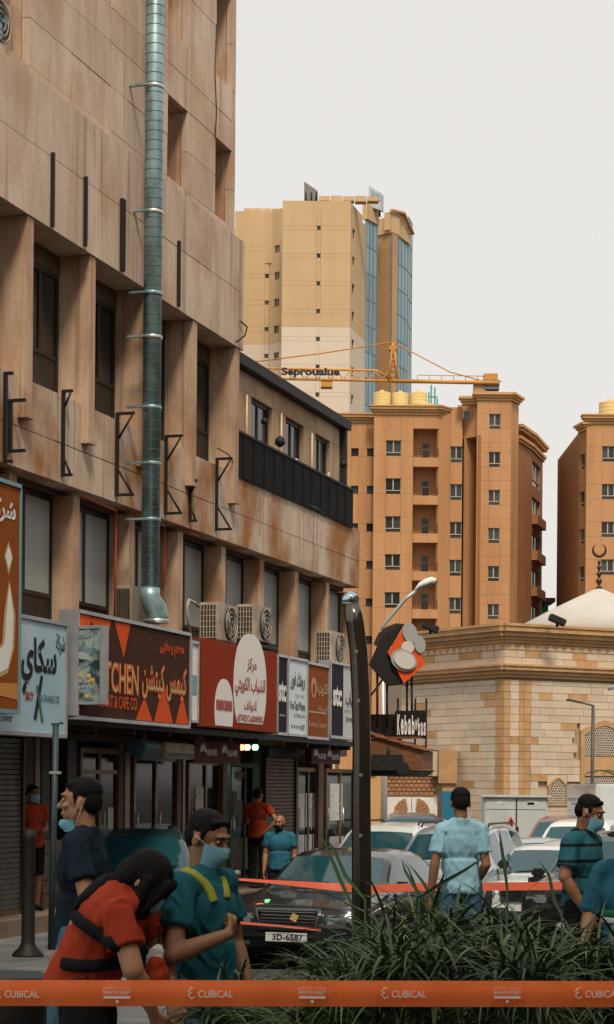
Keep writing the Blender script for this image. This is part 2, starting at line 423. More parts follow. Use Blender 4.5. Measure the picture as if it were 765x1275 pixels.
FB('terrace_floor', 7.72, TEND, -7, -0.31, 6.45, 6.6, m_back)
m_balu = mat('black_sheet_metal', (0.006, 0.0055, 0.005), 0.7, var=0.3, vscale=5, spec=.1)
tt = 7.86; i = 0
while tt < 14.1:
    FB('balustrade_panel', tt, tt + 0.245, 0.012 + 0.008 * (i % 2), 0.03 + 0.008 * (i % 2), 6.60, 7.28, m_balu); tt += 0.25; i += 1
FB('balustrade_rail', 7.86, 14.12, 0.0, 0.055, 7.283, 7.32, m_trim)
FB('end_cap', TEND + 0.002, TEND + 0.05, -7, -0.02, ZP0 + 0.01, ZP1 - 0.01, m_conc)
# things standing on the terrace
m_white = mat('white_paint', (0.72, 0.70, 0.66), 0.6, var=0.12, vscale=6)
m_cream = mat('cream_plastic', (0.62, 0.52, 0.34), 0.55, var=0.15, vscale=3)
def drum(t, n, z, r, h, label):
    q = empty('storage_tub', FW(t, n, z), ANG)
    MB().lathe([(r*.92, 0), (r, .04), (r, h), (r*.96, h + .01), (r*.93, h - .03)], n=18).build('tub', m_white, q)
    tag(q, label, 'tub')
t_, z_ = FT(362, 570, -0.25); drum(t_, -0.25, 6.6, 0.14, 0.82, 'white tub on the terrace below the middle window')
# ================================================================ things fixed to the facade
def fthing(name, t, n, z, label, cat, group=None):
    o = empty(name, FW(t, n, z), ANG); return tag(o, label, cat, group)
m_galv = mat('galvanised_steel', (0.30, 0.44, 0.47), 0.42, metal=0.5, var=0.45, vscale=6, stretch=(1, 1, 0.4))
m_galvd = mat('duct_seam', (0.05, 0.09, 0.10), 0.5, metal=.4)
m_clamp = mat('bright_clamp', (0.55, 0.56, 0.52), 0.35, metal=0.8)
# ---- spiral duct
pt, pn = 3.67, 0.34
duct = fthing('ventilation_duct', pt, pn, 3.95, 'tall teal galvanised spiral duct running up the concrete facade', 'duct')
prof = []; z = 0.45
while z < 13.4: prof += [(0.122, z), (0.1235, z + 0.112), (0.1265, z + 0.116), (0.1265, z + 0.126)]; z += 0.13
MB().lathe([(.123, .45), (.123, 13.4)], n=28).build('pipe', m_galv, duct)
sm_ = MB()
for q in range(99): sm_.lathe([(.1225, .5 + q * .13), (.1255, .503 + q * .13), (.1255, .511 + q * .13), (.1225, .514 + q * .13)], n=24, cap=False)
sm_.build('seams', m_galvd, duct)['kind'] = 'stuff'
el = MB(); pts = [(0, 0, 0.47)] + [(0.11 * (1 - math.cos(a)), -0.02 * a, 0.44 - 0.22 * math.sin(a)) for a in [RAD(18 * i) for i in range(1, 6)]] + [(0.14, -.04, 0.1), (0.14, -.04, -0.02)]
el.tube([(0, 0, 0.47), (0, -0.0, 0.36), (0.02, -0.02, 0.27), (0.06, -0.05, 0.2), (0.08, -0.07, 0.1), (0.08, -0.07, 0.02)], 0.14, 18, rs=[0.13, 0.135, 0.15, 0.155, 0.15, 0.15]).build('elbow', m_galv, duct)
MB().lathe([(0.165, 0), (0.165, 0.05)], (0.08, -0.07, 0.0), 18).build('flange', m_clamp, duct)
for yp in (107, 265, 367, 422, 510, 580, 650):
    zz = FT(188, yp, pn)[1] - 3.95
    MB().lathe([(0.131, 0), (0.136, 0.005), (0.136, 0.045), (0.131, 0.05)], (0, 0, zz), 20).build('clamp', m_clamp if yp in (107, 265, 422) else m_galv, duct)
    MB().box2((-0.17, 0.0, zz + 0.01), (-0.12, 0.30, zz + 0.04)).build('bracket', m_galv, duct)
m_acw0 = mat('dirty_enamel', (0.33, 0.26, 0.19), 0.6, var=0.3, vscale=5)
# ---- vent box behind the elbow
vb = fthing('vent_box', 3.95, -0.02, 3.95, 'dirty white vent box behind the duct elbow', 'vent')
MB().box2((-0.46, -0.16, 0), (0.5, 0.06, 0.5)).build('housing', m_acw0, vb, 0.02)
for i in range(7): MB().box2((-0.475, -0.14 + i * .028, 0.05), (-0.461, -0.125 + i * .028, 0.45)).build('slat', m_metalblk, vb)
# ---- air conditioners
m_acw = mat('aged_white_enamel', (0.47, 0.40, 0.31), 0.6, var=0.35, vscale=5)
m_acd = mat('condenser_fins', (0.03, 0.035, 0.035), 0.6)
def ac_unit(t, n, z, label, W=0.78, H=0.56, D=0.30):
    a = fthing('air_conditioner', t, n, z, label, 'air conditioner', 'outdoor air conditioner units on the facade')
    MB().box2((0, -D, 0.05), (W, 0, 0.05 + H)).build('casing', m_acw, a, 0.012)
    MB().box2((-0.012, -D + 0.03, 0.09), (-0.001, -0.03, 0.01 + H)).build('condenser', m_acd, a)
    g = MB()
    for i in range(6): y = -D + 0.03 + (D - 0.06) * i / 5; g.box2((-0.026, y - 0.006, 0.085), (-0.014, y + 0.006, H + 0.015))
    for i in range(7): zz = 0.09 + (H - 0.08) * i / 6; g.box2((-0.024, -D + 0.03, zz - 0.005), (-0.0145, -0.03, zz + 0.005))
    g.build('side_grille', m_acw, a)
    cx, cz, r = W * 0.60, 0.05 + H / 2, H * 0.42
    MB().lathe([(r, 0), (r, 0.02)], (cx, -D - 0.024, cz), 24, 'Y').build('fan_opening', m_acd, a)
    gg = MB()
    for q in (1.0, 0.72, 0.45): gg.tube([(cx + r*q*math.cos(2*math.pi*i/24), -D - 0.035, cz + r*q*math.sin(2*math.pi*i/24)) for i in range(25)], 0.006, 5, False)
    gg.build('fan_guard', m_acw, a)
    fb = MB()
    for i in range(3):
        an = 2.1 * i + 0.4; p = lambda q, b: (cx + q*math.cos(an + b), -D - 0.028, cz + q*math.sin(an + b))
        fb.plate([p(0.02, 0), p(r*.9, -0.35), p(r*.92, 0.0), p(r*.8, 0.35)], (0, 0.004, 0))
    fb.build('fan', m_galv, a)
    for x in (0.08, W - 0.12): MB().box2((x, -D + 0.01, 0), (x + 0.05, -0.01, 0.049)).build('foot', m_metalblk, a)
    return a
def at_ac(x, y, n): t, z = FT(x, y, n); return t, n, z - 0.05
for (x, y, lab) in ((272, 797, 'white outdoor air conditioner above the left edge of the red phone shop sign'),
                    (317, 797, 'second air conditioner above the red phone shop sign, darker grille'),
                    (413, 825, 'air conditioner above the grey telecom sign, farthest along the facade')):
    t, n, z = at_ac(x, y, 0.45); a = ac_unit(t, 0.15, z, lab)
    sh = MB().box2((-0.1, -0.38, -0.05), (0.9, 0.0, -0.002)).build('shelf', m_metalblk, a)
t_, z_ = FT(18, 72, -0.15); ac_unit(-0.42, -0.42, 10.42, 'air conditioner in the top left wall opening')
hz = fthing('condenser_hose', FT(245, 780, .5)[0], 0.42, 3.85, 'tan insulated hose bent beside the first air conditioner', 'hose')
MB().tube([(0, 0, 0), (-0.12, 0, 0.25), (-0.17, 0, 0.42), (-0.1, 0, 0.52), (0.15, 0, 0.5), (0.3, 0, 0.46)], 0.022, 8).build('hose', m_acw, hz)
# ---- steel sign brackets left on the wall
def k_frame(xv, y0, y1, arm, label, tri=True, n=0.0, double=False):
    t, z1 = FT(xv, y0, n + .03); _, z0 = FT(xv, y1, n + .03)
    b = fthing('steel_bracket', t, n, z0, label, 'bracket', 'empty sign brackets on the facade')
    H = z1 - z0; m = m_metalblk
    MB().box2((-0.02, -0.045, 0), (0.02, -0.003, H)).build('upright', m, b)
    if double: MB().box2((0.05, -0.045, 0), (0.08, -0.003, H)).build('upright', m, b); MB().box2((-0.02, -0.046, H), (0.08, -0.002, H + .03)).build('top_bar', m, b)
    if arm:
        MB().box2((-0.02, -arm, H + .001), (0.02, -0.003, H + 0.036)).build('arm', m, b)
        MB().box2((-0.02, -arm, -0.036), (0.02, -0.003, -0.001)).build('arm', m, b)
        if tri:
            q = min(arm, H * 0.4)
            MB().tube([(0, -arm + .03, H - .005), (0, -0.045, H - q * 1.15)], 0.016, 4).build('brace', m, b)
            MB().tube([(0, -arm + .03, 0.005), (0, -0.045, q * 1.15)], 0.016, 4).build('brace', m, b)
for q in ((8, 467, 573, 0.12, 'tall plain bracket at the far left of the first floor parapet', False), (14, 501, 560, 0.22, 'small square bracket inside the tall one at far left', False),
          (80, 489, 590, 0.15, 'rusty bracket on the parapet above the white and blue sign'), (147, 517, 615, 0.27, 'triangulated bracket just left of the teal duct'),
          (208, 545, 638, 0.27, 'triangulated bracket just right of the teal duct'), (238, 600, 647, 0.13, 'short broken bracket between two larger brackets'),
          (271, 573, 658, 0.27, 'rightmost triangulated bracket at the end of the tall facade')):
    k_frame(*q)
for q in ((67, 190, 283, 0, 'leftmost black bar on the upper concrete band'), (108, 220, 307, 0, 'second black bar on the upper concrete band'),
          (224, 300, 382, 0, 'black bar on the upper band right of the duct')): k_frame(*q, n=0.125)
k_frame(153, 250, 337, 0, 'double black bar on the upper band left of the duct', n=0.125, double=True)
# ---- cables
m_red_c = mat('red_cable', (0.45, 0.06, 0.03), 0.5)
m_blk_c = mat('black_cable', (0.015, 0.014, 0.013), 0.6)
def cable(name, pts, r, m, label):
    w = [FW(*p) for p in pts]; o = w[0]
    c = MB().tube([p - o for p in w], r, 5).build(name, m, loc=o); return tag(c, label, 'cable')
def fp(x, y, n): t, z = FT(x, y, n); return (t, n, z)
cable('red_cable', [fp(101, 618, -.08), fp(112, 622, -.06), fp(130, 630, -.05), fp(145, 636, -.06), fp(145, 660, -.08), fp(144, 700, -.08), fp(143, 768, -.08)], 0.014, m_red_c, 'thin red cable hung around the mezzanine window left of the duct')
cable('red_cable', [fp(168, 640, -.06), fp(185, 648, -.05), fp(205, 655, -.05), fp(206, 700, -.08), fp(203, 735, -.08)], 0.014, m_red_c, 'thin red cable behind the duct on the mezzanine')
cable('red_cable', [fp(231, 659, -.06), fp(240, 664, -.05), fp(248, 668, -.06)], 0.013, m_red_c, 'short red cable end under the parapet')
cable('black_cable', [fp(300, 400, .15), fp(308, 407, .16), fp(305, 418, .17), fp(295, 426, .15)], 0.014, m_blk_c, 'loose black cable loop at the end of the upper band')
cable('black_cable', [fp(270, 30, .06), fp(268, 90, .06), fp(270, 140, .06), fp(268, 172, .06)], 0.008, m_blk_c, 'thin black wire hanging beside the top right opening')
cable('black_cable', [fp(271, 558, .05), fp(285, 566, .1), fp(293, 580, .06)], 0.01, m_blk_c, 'black wire over the rightmost bracket')
# ---- pipes, dish and boards on the terrace
m_pipew = mat('white_conduit', (0.55, 0.47, 0.37), 0.6)
for (x, y, lab) in ((309, 492, 'leftmost'), (352, 515, 'middle'), (390, 540, 'rightmost')):
    t, z = FT(x, y, nW + .04)
    c = MB().tube([(0, 0, 0), (0, 0, -1.1)], 0.02, 6).build('conduit', m_pipew, loc=FW(t - .05, nW + .04, z)); tag(c, lab + ' pale conduit beside a terrace window', 'pipe', 'conduits beside the terrace windows')
t_, z_ = FT(408, 570, -.3)
bd = MB().plate([(0, 0, 0), (0.5, 0, 0.05), (0.46, 0, 0.5)], (0, .03, 0)).build('leaning_board', m_pipew, loc=FW(t_ - .3, -0.3, 7.1), rot=(0, 0, ANG)); tag(bd, 'pale triangular board leaning out over the terrace rail', 'board')
for (x, y, r, lab) in ((349, 550, .09, 'black lump on the terrace rail left of the white tub'), (428, 578, .075, 'black lamp head at the end of the terrace rail'), (360, 523, .06, 'small dark fitting above the middle terrace window')):
    t, z = FT(x, y, 0.0); q = MB().lathe([(r*.3, -r), (r, -r*.4), (r*.9, r*.4), (r*.4, r)], n=10).build('lamp_fitting', m_metalblk, loc=FW(t, 0.0 if r > .07 else nW + .06, z)); tag(q, lab, 'lamp')
cable('black_cable', [fp(385, 629, .06), fp(396, 634, .2), fp(405, 643, .3)], 0.02, m_blk_c, 'short black pipe sticking out below the balustrade')

# ================================================================ shop signs
m_frame_al = mat('aluminium_trim', (0.50, 0.52, 0.53), 0.4, metal=0.6, var=0.2, vscale=6)
m_frame_teal = mat('bluish_trim', (0.22, 0.36, 0.42), 0.45, metal=0.3)
def sign(name, x0, x1, n, z0, z1, depth, face, label, frame=None, t01=None, side=None):
    t0 = t01[0] if t01 else FT(x0, 850, n)[0]; t1 = t01[1] if t01 else FT(x1, 850, n)[0]
    s = empty(name, FW((t0 + t1) / 2, n, z0), ANG); tag(s, label, 'sign', 'shop signs above the pavement')
    W = t1 - t0; H = z1 - z0
    MB().box2((-W/2, 0.012, 0), (W/2, depth, H)).build('cabinet', side or m_darkfr, s)
    MB().box2((-W/2 + .01, 0, 0.01), (W/2 - .01, 0.0118, H - 0.01)).build('face', face, s)
    if frame:
        f = MB(); q = 0.035
        f.box2((-W/2 - .01, -0.02, -q), (W/2 + .01, depth + .003, 0.008)); f.box2((-W/2 - .01, -0.02, H - .008), (W/2 + .01, depth + .003, H + q))
        f.box2((-W/2 - .025, -0.018, .008), (-W/2 + .006, depth + .002, H - .008)); f.box2((W/2 - .006, -0.018, .008), (W/2 + .025, depth + .002, H - .008))
        f.build('frame', frame, s)
    s['W'] = W; s['H'] = H
    return s, W, H
def letters(s, body, cx, cz, w, h, m, bold=0.0, ar=False, y=-0.006, nm='lettering'):
    return link(nm, text_mesh(nm, arabic(body) if ar else body, w, h, m, bold), s, loc=(cx, y, cz), rot=(RAD(90), 0, 0))
def flat(s, poly, m, name, y=-0.004):
    return MB().plate([(p[0], y, p[1]) for p in poly], (0, 0.0015, 0)).build(name, m, s)
def ell(cx, cz, a, b, n=28, p=2.0):
    out = []
    for i in range(n):
        q = 2 * math.pi * i / n; c, sn = math.cos(q), math.sin(q)
        out.append((cx + a * math.copysign(abs(c) ** (2 / p), c), cz + b * math.copysign(abs(sn) ** (2 / p), sn)))
    return out
c_black = mat('print_black', (0.012, 0.012, 0.014), 0.5); c_white = mat('print_white', (0.82, 0.82, 0.80), 0.6, spec=.1)
c_orange = mat('print_orange', (0.68, 0.10, 0.025), 0.7, spec=.08); c_red = mat('print_red', (0.40, 0.05, 0.03), 0.5)
c_green = mat('print_green', (0.05, 0.2, 0.08), 0.5); c_tan = mat('print_tan', (0.50, 0.28, 0.14), 0.5); c_gold = mat('print_gold', (0.55, 0.40, 0.16), 0.5)
# brown banner at the far left
m_brown = mat('banner_brown', (0.30, 0.085, 0.016), 0.7, var=0.15, vscale=3, spec=.08)
s, W, H = sign('banner_sign', 0, 0, 0.95, 2.55, 4.98, 0.16, m_brown, 'tall brown banner sign with white script at the left edge', m_frame_teal, (-3.6, FT(24, 740, .95)[0]))
letters(s, 'شركة', W/2 - 0.42, H - 0.3, 0.62, 0.26, c_white, 0.03, True)
q = W / 2 - 0.36
flat(s, [(q + .1, H - .62), (q + .2, H - .78), (q + .1, H - .98), (q, H - .78)], c_gold, 'diamond', -0.0035); flat(s, [(q + .1, H - .67), (q + .17, H - .78), (q + .1, H - .92), (q + .03, H - .78)], c_white, 'diamond', -0.006)
for (dd, m, yy) in ((0.05, c_gold, -.0035), (0.0, c_white, -.0065)):
    pts = [(q + .12, H - 1.08 + dd), (q + .22 + dd, H - 1.4), (q + .20 + dd, H - 1.75), (q + .10, H - 1.98 - dd), (q - .15, H - 2.06 - dd), (q - .5, H - 1.98 - dd), (q - .52, H - 1.88 + dd), (q - .2, H - 1.88 + dd), (q + .02 - dd, H - 1.72), (q + .06 - dd, H - 1.4)]
    flat(s, pts, m, 'letter_stroke', yy)
letters(s, 'بو', -0.2, H - 1.5, 1.2, 0.9, c_white, 0.03, True)
flat(s, [(-W/2 + .02, .10), (0, .19), (W/2 - .02, .12), (W/2 - .02, .30), (0, .26), (-W/2 + .02, .22)], mat('print_amber', (0.55, 0.24, 0.05), 0.5), 'swoosh')
# white and blue exchange sign
m_skyblue = mat('sign_pale_blue', (0.55, 0.70, 0.77), 0.6, spec=.1, col2=(0.33, 0.53, 0.66), vscale=0.8, lo=0.3, hi=0.7)
s, W, H = sign('shop_sign', 0, 83, 0.62, 2.34, 3.64, 0.18, m_skyblue, 'pale blue sign with black script SKY XCHANGE', m_frame_al, (-1.9, FT(82, 850, .62)[0]))
R_ = W / 2
letters(s, 'سكاي', R_ - 0.72, 0.80, 0.92, 0.60, c_black, 0.035, True)
letters(s, 'شركة', R_ - 0.16, 1.06, 0.24, 0.26, c_black, 0.02, True)
letters(s, 'SKY', R_ - 0.96, 0.42, 0.22, 0.10, c_red, 0.03); letters(s, '& CHANGE CO', R_ - 0.43, 0.41, 0.50, 0.08, c_black, 0.0)
flat(s, [(R_ - .86, .16), (R_ - .78, .16), (R_ - .62, .66), (R_ - .68, .68)], c_black, 'cross_stroke', -0.008); flat(s, [(R_ - .66, .14), (R_ - .60, .14), (R_ - .76, .56), (R_ - .80, .54)], c_green, 'cross_stroke', -0.011)
flat(s, [(R_ - 1.10, .56), (R_ - 1.05, .49), (R_ - 1.10, .42), (R_ - 1.15, .49)], c_black, 'diamond')
letters(s, 'Tower', R_ - 1.55, 0.16, 0.36, 0.10, c_black)
# picture box standing out from the wall
m_notes = mat('banknote_print', (0.28, 0.36, 0.36), 0.4, col2=(0.02, 0.035, 0.045), vscale=7.0, lo=0.42, hi=0.58, detail=8)
pb_t = FT(84, 830, .62)[0] + 0.08
pb = empty('picture_box', FW(pb_t, 0.62, 2.72), ANG); tag(pb, 'projecting light box printed with coins and banknotes', 'sign', 'shop signs above the pavement')
MB().box2((0.012, -0.42, 0), (0.16, 0.0, 0.92)).build('cabinet', m_frame_teal, pb)
MB().box2((0.0, -0.39, 0.03), (0.0118, -0.03, 0.89)).build('face', m_notes, pb)
fr = MB(); fr.box2((-.012, -.425, -.01), (.165, -.392, .93)); fr.box2((-.012, -.028, -.01), (.165, .005, .93)); fr.box2((-.01, -.39, .892), (.163, -.03, .93)); fr.box2((-.01, -.39, -.01), (.163, -.03, .028)); fr.build('frame', m_frame_al, pb)
for i in range(16):
    y_, z_ = random.uniform(-.35, -.07), random.uniform(.08, .42); r = random.uniform(.025, .05)
    MB().lathe([(r, 0), (r, .004), (r * .8, .006)], (-.008, y_, z_), 14, 'X').build('coin', random.choice([c_gold, m_frame_al, m_galv]), pb)
for i in range(5):
    y_, z_ = -.2 + random.uniform(-.06, .06), .5 + i * .075; a = random.uniform(-.5, .5)
    MB().box((0, 0, 0), (.004, .22, .09), M=Matrix.Rotation(a, 3, 'X')).build('banknote', random.choice([m_frost, m_galv, m_notes]), pb, loc=(-.005 - i * .001, y_, z_))
# restaurant sign
m_choc = mat('sign_chocolate', (0.07, 0.03, 0.018), 0.7, var=0.12, vscale=4, spec=.08)
s, W, H = sign('shop_sign', 97, 236, 0.72, 2.57, 3.81, 0.25, m_choc, 'dark brown restaurant sign with orange triangles reading KITCHEN', m_frame_al)
l = -W / 2
flat(s, [(l + .02, H - .02), (l + .42, H - .02), (l + .02, H - .45)], c_orange, 'triangle')
for (a, b, c) in ((.35, .95, .52), (1.05, 1.55, .36)): flat(s, [(l + a, H - .02), (l + b, H - .02), (l + (a + b) / 2 + .05, H - .02 - c * 1.2)], c_orange, 'triangle')
for (a, b, c) in ((1.75, 2.3, .30), (2.35, 3.0, .52), (3.1, W - .02, .40)): flat(s, [(l + a, .02), (l + b, .02), (l + (a + b) / 2, .02 + c)], c_orange, 'triangle')
letters(s, 'كيمس كيتشن', l + 2.70, H - .70, 1.55, 0.50, c_orange, 0.05, True); letters(s, 'كيمس كيتشن', l + 2.70, H - .70, 1.52, 0.46, c_gold, 0.0, True, y=-0.011)
letters(s, 'مطعم و مقهى', l + 2.95, H - .24, 0.85, 0.22, c_orange, 0.03, True)
letters(s, 'KITCHEN', l + 1.15, H - .72, 1.35, 0.40, c_orange, 0.05); letters(s, 'KITCHEN', l + 1.15, H - .72, 1.32, 0.37, c_gold, 0.0, y=-0.010)
letters(s, 'RESTAURANT & CAFE CO.', l + 0.98, H - 1.02, 1.65, 0.16, c_orange, 0.02)
# narrow white end box
s, W, H = sign('side_sign', 238, 246, 0.70, 2.66, 3.72, 0.2, c_white, 'narrow white panel between the brown and red signs', m_frame_al, (FT(238, 850, .7)[0], FT(246, 850, .7)[0]))
flat(s, [(-W/2 + .03, .35), (W/2 - .03, .35), (W/2 - .03, .62), (-W/2 + .03, .62)], m_frame_teal, 'print')
# red phone shop sign
m_redsign = mat('sign_red_brown', (0.30, 0.038, 0.010), 0.7, var=0.12, vscale=2, spec=.08)
m_redside = mat('sign_red_side', (0.16, 0.03, 0.012), 0.6)
s, W, H = sign('shop_sign', 253, 345, 0.74, 2.58, 3.82, 0.38, m_redsign, 'red sign with two white ovals and a phone number', None, side=m_redside)
l = -W / 2
flat(s, [p for p in ell(l + 1.93, .66, .72, .78, 34, 2.3) if p[1] > 0.03], c_white, 'oval')
flat(s, [p for p in ell(l + 0.83, .25, .38, .46, 28, 2.2) if p[1] > 0.03], c_white, 'oval')
letters(s, 'مركز', l + 1.98, H - .26, .42, .22, c_red, 0.02, True, y=-.008); letters(s, 'الشباب الكويتي', l + 1.93, H - .60, 1.32, .30, c_red, 0.03, True, y=-.008)
letters(s, 'للهواتف', l + 1.93, H - .88, .55, .18, c_red, 0.02, True, y=-.008); letters(s, '60740312-60049001', l + 1.93, H - 1.06, 1.1, .11, c_red, 0.03, y=-.008)
letters(s, '8880888', l + .83, .33, .66, .16, c_red, 0.05, y=-.008)
# telecom / phone / exchange signs
m_purple = mat('sign_navy', (0.025, 0.022, 0.035), 0.7, spec=.08); m_pale = mat('sign_pale', (0.70, 0.82, 0.90), 0.6, spec=.1); m_brick = mat('sign_rust', (0.27, 0.075, 0.02), 0.7, spec=.08); m_grey = mat('sign_grey', (0.58, 0.57, 0.57), 0.6, spec=.1)
a0, a1, a2, a3 = FT(345, 850, .62)[0], FT(358, 850, .62)[0], FT(382, 850, .62)[0], FT(409, 850, .62)[0]
s, W, H = sign('shop_sign', 0, 0, 0.62, 2.60, 3.80, 0.22, m_purple, 'narrow dark navy telecom sign with white stc letters', m_frame_al, (a0 + .03, a1 - .02))
letters(s, 'stc', 0, .66, W * .82, .34, c_white, .04); letters(s, 'sales partner', 0, .28, W * .6, .05, c_white)
s, W, H = sign('shop_sign', 0, 0, 0.63, 2.60, 3.80, 0.22, m_pale, 'pale blue phone shop sign reading Pro-Tech Phone', m_frame_al, (a1 + .02, a2 - .02))
letters(s, 'برونتك فون', 0.0, .86, W * .78, .30, c_black, .02, True); letters(s, 'للاجهزة الذكية', .1, .62, W * .5, .07, c_black, 0, True)
letters(s, 'Pro-Tech Phone', 0.0, .46, W * .8, .14, c_black, .02); letters(s, 'For Mobile Services', .1, .31, W * .6, .07, c_black)
for i in range(4): flat(s, ell(-W/2 + .2 + i * .13, .12, .03, .03, 10), c_black, 'icon')
letters(s, 'ACT', W/2 - .2, .12, .2, .08, c_black, .03)
s, W, H = sign('shop_sign', 0, 0, 0.62, 2.58, 3.78, 0.22, m_brick, 'rust brown exchange sign with tan script', m_frame_al, (a2 + .02, a3))
letters(s, 'الكويتية', .22, .80, W * .5, .24, c_tan, .03, True); letters(s, 'للصرافة', .25, .48, W * .44, .12, c_tan, .02, True)
letters(s, 'Exchange Company', 0, .20, W * .82, .13, c_tan, .01); flat(s, [(-W/2 + .1, .40), (W/2 - .1, .40), (W/2 - .1, .43), (-W/2 + .1, .43)], c_tan, 'line')
flat(s, ell(-W/2 + .36, .82, .14, .17), c_tan, 'emblem'); flat(s, ell(-W/2 + .36, .80, .07, .10), m_brick, 'emblem_centre', -.007)
s, W, H = sign('shop_sign', 0, 0, 0.64, 2.62, 3.87, 0.22, m_grey, 'grey and plum telecom sign behind the curved steel pole', m_frame_al, (FT(412, 850, .64)[0], FT(446, 850, .64)[0]))
flat(s, [(-W/2 + .02, .02), (-W/2 + .72, .02), (-W/2 + .72, H - .02), (-W/2 + .02, H - .02)], m_purple, 'band')
letters(s, 'stc', -W/2 + .37, .70, .52, .36, c_white, .04, y=-.008); letters(s, 'شباب', W/2 - .45, .66, .6, .28, c_black, .03, True); letters(s, 'ZAIN MOBILE', W/2 - .45, .32, .6, .08, c_black, .01)
for i in range(3): flat(s, ell(-W/2 + .86 + i * .14, .46, .02, .03, 8), c_black, 'icon')
# dark canopy under the signs
und = fthing('sign_canopy', 0, 0, 2.2, 'dark steel canopy carrying the shop signs', 'canopy')
MB().box2((-4, -0.60, 0.28), (12.9, 0.30, 0.36)).build('deck', m_metalblk, und)
for i in range(14): MB().box2((-3.4 + i * 1.2, -0.58, 0.21), (-3.34 + i * 1.2, 0.3, 0.279)).build('beam', m_rust, und)
MB().box2((-4, -0.30, 1.5), (12.9, 0.1, 1.53)).build('top_sheet', m_rust, und)
# small brand signs under the canopy
m_hua = mat('sign_maroon', (0.11, 0.028, 0.018), 0.7, spec=.08)
for (x0, x1, y0, y1, n, lab) in ((243, 300, 918, 950, 0.35, 'small maroon sign with white emblem under the red sign'), (388, 424, 930, 950, 0.30, 'small maroon sign hanging under the rust brown sign')):
    t0, zt = FT(x0, y0, n); t1, _ = FT(x1, y0, n); _, zb = FT(x0, y1, n)
    s, W, H = sign('hanging_sign', 0, 0, n, zb, zt, 0.12, m_hua, lab, None, (t0, t1))
    for cx in ((-W * .22, W * .24) if W > 1.4 else (0,)):
        letters(s, 'HUAWEI', cx + .12, H * .45, .42, .1, c_white, .02)
        for k in range(7):
            an = RAD(90 + (k - 3) * 24); e = [(cx - .2 + .1 * math.cos(an) + .02 * math.cos(an + 1.57) * q1 + .045 * math.cos(an) * q2, H * .42 + .1 * math.sin(an) + .02 * math.sin(an + 1.57) * q1 + .045 * math.sin(an) * q2) for q1, q2 in ((0, -1.6), (1, 0), (0, 1.2), (-1, 0))]
            flat(s, e, c_white, 'petal')
# ================================================================ shop fronts at pavement level
m_shut = mat('shutter_grey', (0.20, 0.20, 0.19), 0.6, metal=0.3, var=0.3, vscale=4, stretch=(1, 1, .3)); m_shut_b = mat('shutter_brown', (0.19, 0.12, 0.085), 0.65, var=0.25, vscale=4)
m_tanfr = mat('bronze_aluminium', (0.22, 0.135, 0.075), 0.45, metal=0.4, var=0.25, vscale=5)
m_shopglass = mat('shop_glass', (0.010, 0.02, 0.022), 0.10, spec=0.22)
m_tealint = mat('teal_interior', (0.05, 0.13, 0.14), 0.7, var=0.5, vscale=6)
m_wood = mat('brown_timber', (0.16, 0.085, 0.045), 0.7, var=0.4, vscale=6, stretch=(1, 1, .2))
m_paper = mat('paper_notice', (0.60, 0.60, 0.57), 0.7, var=0.5, vscale=14, lo=.3, hi=.5)
m_stonebase = mat('stone_base', (0.22, 0.16, 0.12), 0.8, var=0.3, vscale=5, obj_var=.15)
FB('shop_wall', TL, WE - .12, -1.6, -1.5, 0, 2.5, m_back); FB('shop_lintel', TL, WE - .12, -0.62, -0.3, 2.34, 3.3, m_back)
# entrance step
FB('entrance_step', TL, 1.9, -1.4, 0.45, -0.02, 0.2, m_stonebase); FB('entrance_step', 1.95, WE, -1.4, 0.28, -0.8, 0.12, m_stonebase)
def shutter(x0, x1, n, z1, m, label, y=1000):
    t0, t1 = FT(x0, y, n)[0], FT(x1, y, n)[0]
    s = fthing('roller_shutter', t0, n, 0.2, label, 'shutter', 'roller shutters'); W = t1 - t0; H = z1 - .2
    z = 0.06; sl = MB().box((W/2, 0, 0.028), (W - .1, .022, 0.05), M=Matrix.Rotation(.22, 3, 'X')).mesh('slat', m)
    while z < H - .06: link('slat', sl, s, loc=(0, 0, z)); z += 0.062
    for x in (0, W - .05): MB().box2((x, -.05, 0), (x + .05, .05, H)).build('guide_rail', m_darkfr, s)
    MB().box2((.05, -.03, 0), (W - .05, .03, .058)).build('bottom_bar', m_tanfr, s)
    MB().box2((0, -.09, H), (W, .2, H + .2)).build('shutter_box', m_darkfr, s)
shutter(-75, 27, 0.0, 2.32, m_shut, 'grey closed roller shutter at the left edge')
shutter(328, 367, -0.25, 2.25, m_shut_b, 'brown closed roller shutter beside the red shirted man')
def glazed(x0, x1, n, z0, z1, label, leaves=2, frame=m_tanfr, back=None, transom=0, y=1000):
    t0, t1 = FT(x0, y, n)[0], FT(x1, y, n)[0]; W = t1 - t0; H = z1 - z0
    s = fthing('shop_door', t0, n, z0, label, 'door', 'glazed shop doors'); f = MB(); fw = .07
    f.box2((0, -.04, 0), (fw, .04, H)); f.box2((W - fw, -.04, 0), (W, .04, H)); f.box2((fw, -.04, H - fw), (W - fw, .04, H)); f.box2((fw, -.04, 0), (W - fw, .04, .1))
    if transom: f.box2((fw, -.038, transom), (W - fw, .038, transom + .06))
    for i in range(1, leaves): f.box2((W*i/leaves - .035, -.036, .1), (W*i/leaves + .035, .036, H - fw))
    f.build('frame', frame, s)
    for i in range(leaves):
        MB().box2((W*i/leaves + .036, -.006, .1), (W*(i+1)/leaves - .036, .006, H - fw)).build('pane', m_shopglass, s)
        MB().tube([(W*i/leaves + .09, -.06, .85), (W*i/leaves + .09, -.06, 1.25)], .012, 6).build('handle', m_clamp, s)
    return s, W, H
def notice(s, x, z, w, h, m=None): return MB().box2((x, -.016, z), (x + w, -.009, z + h)).build('notice', m or m_paper, s)
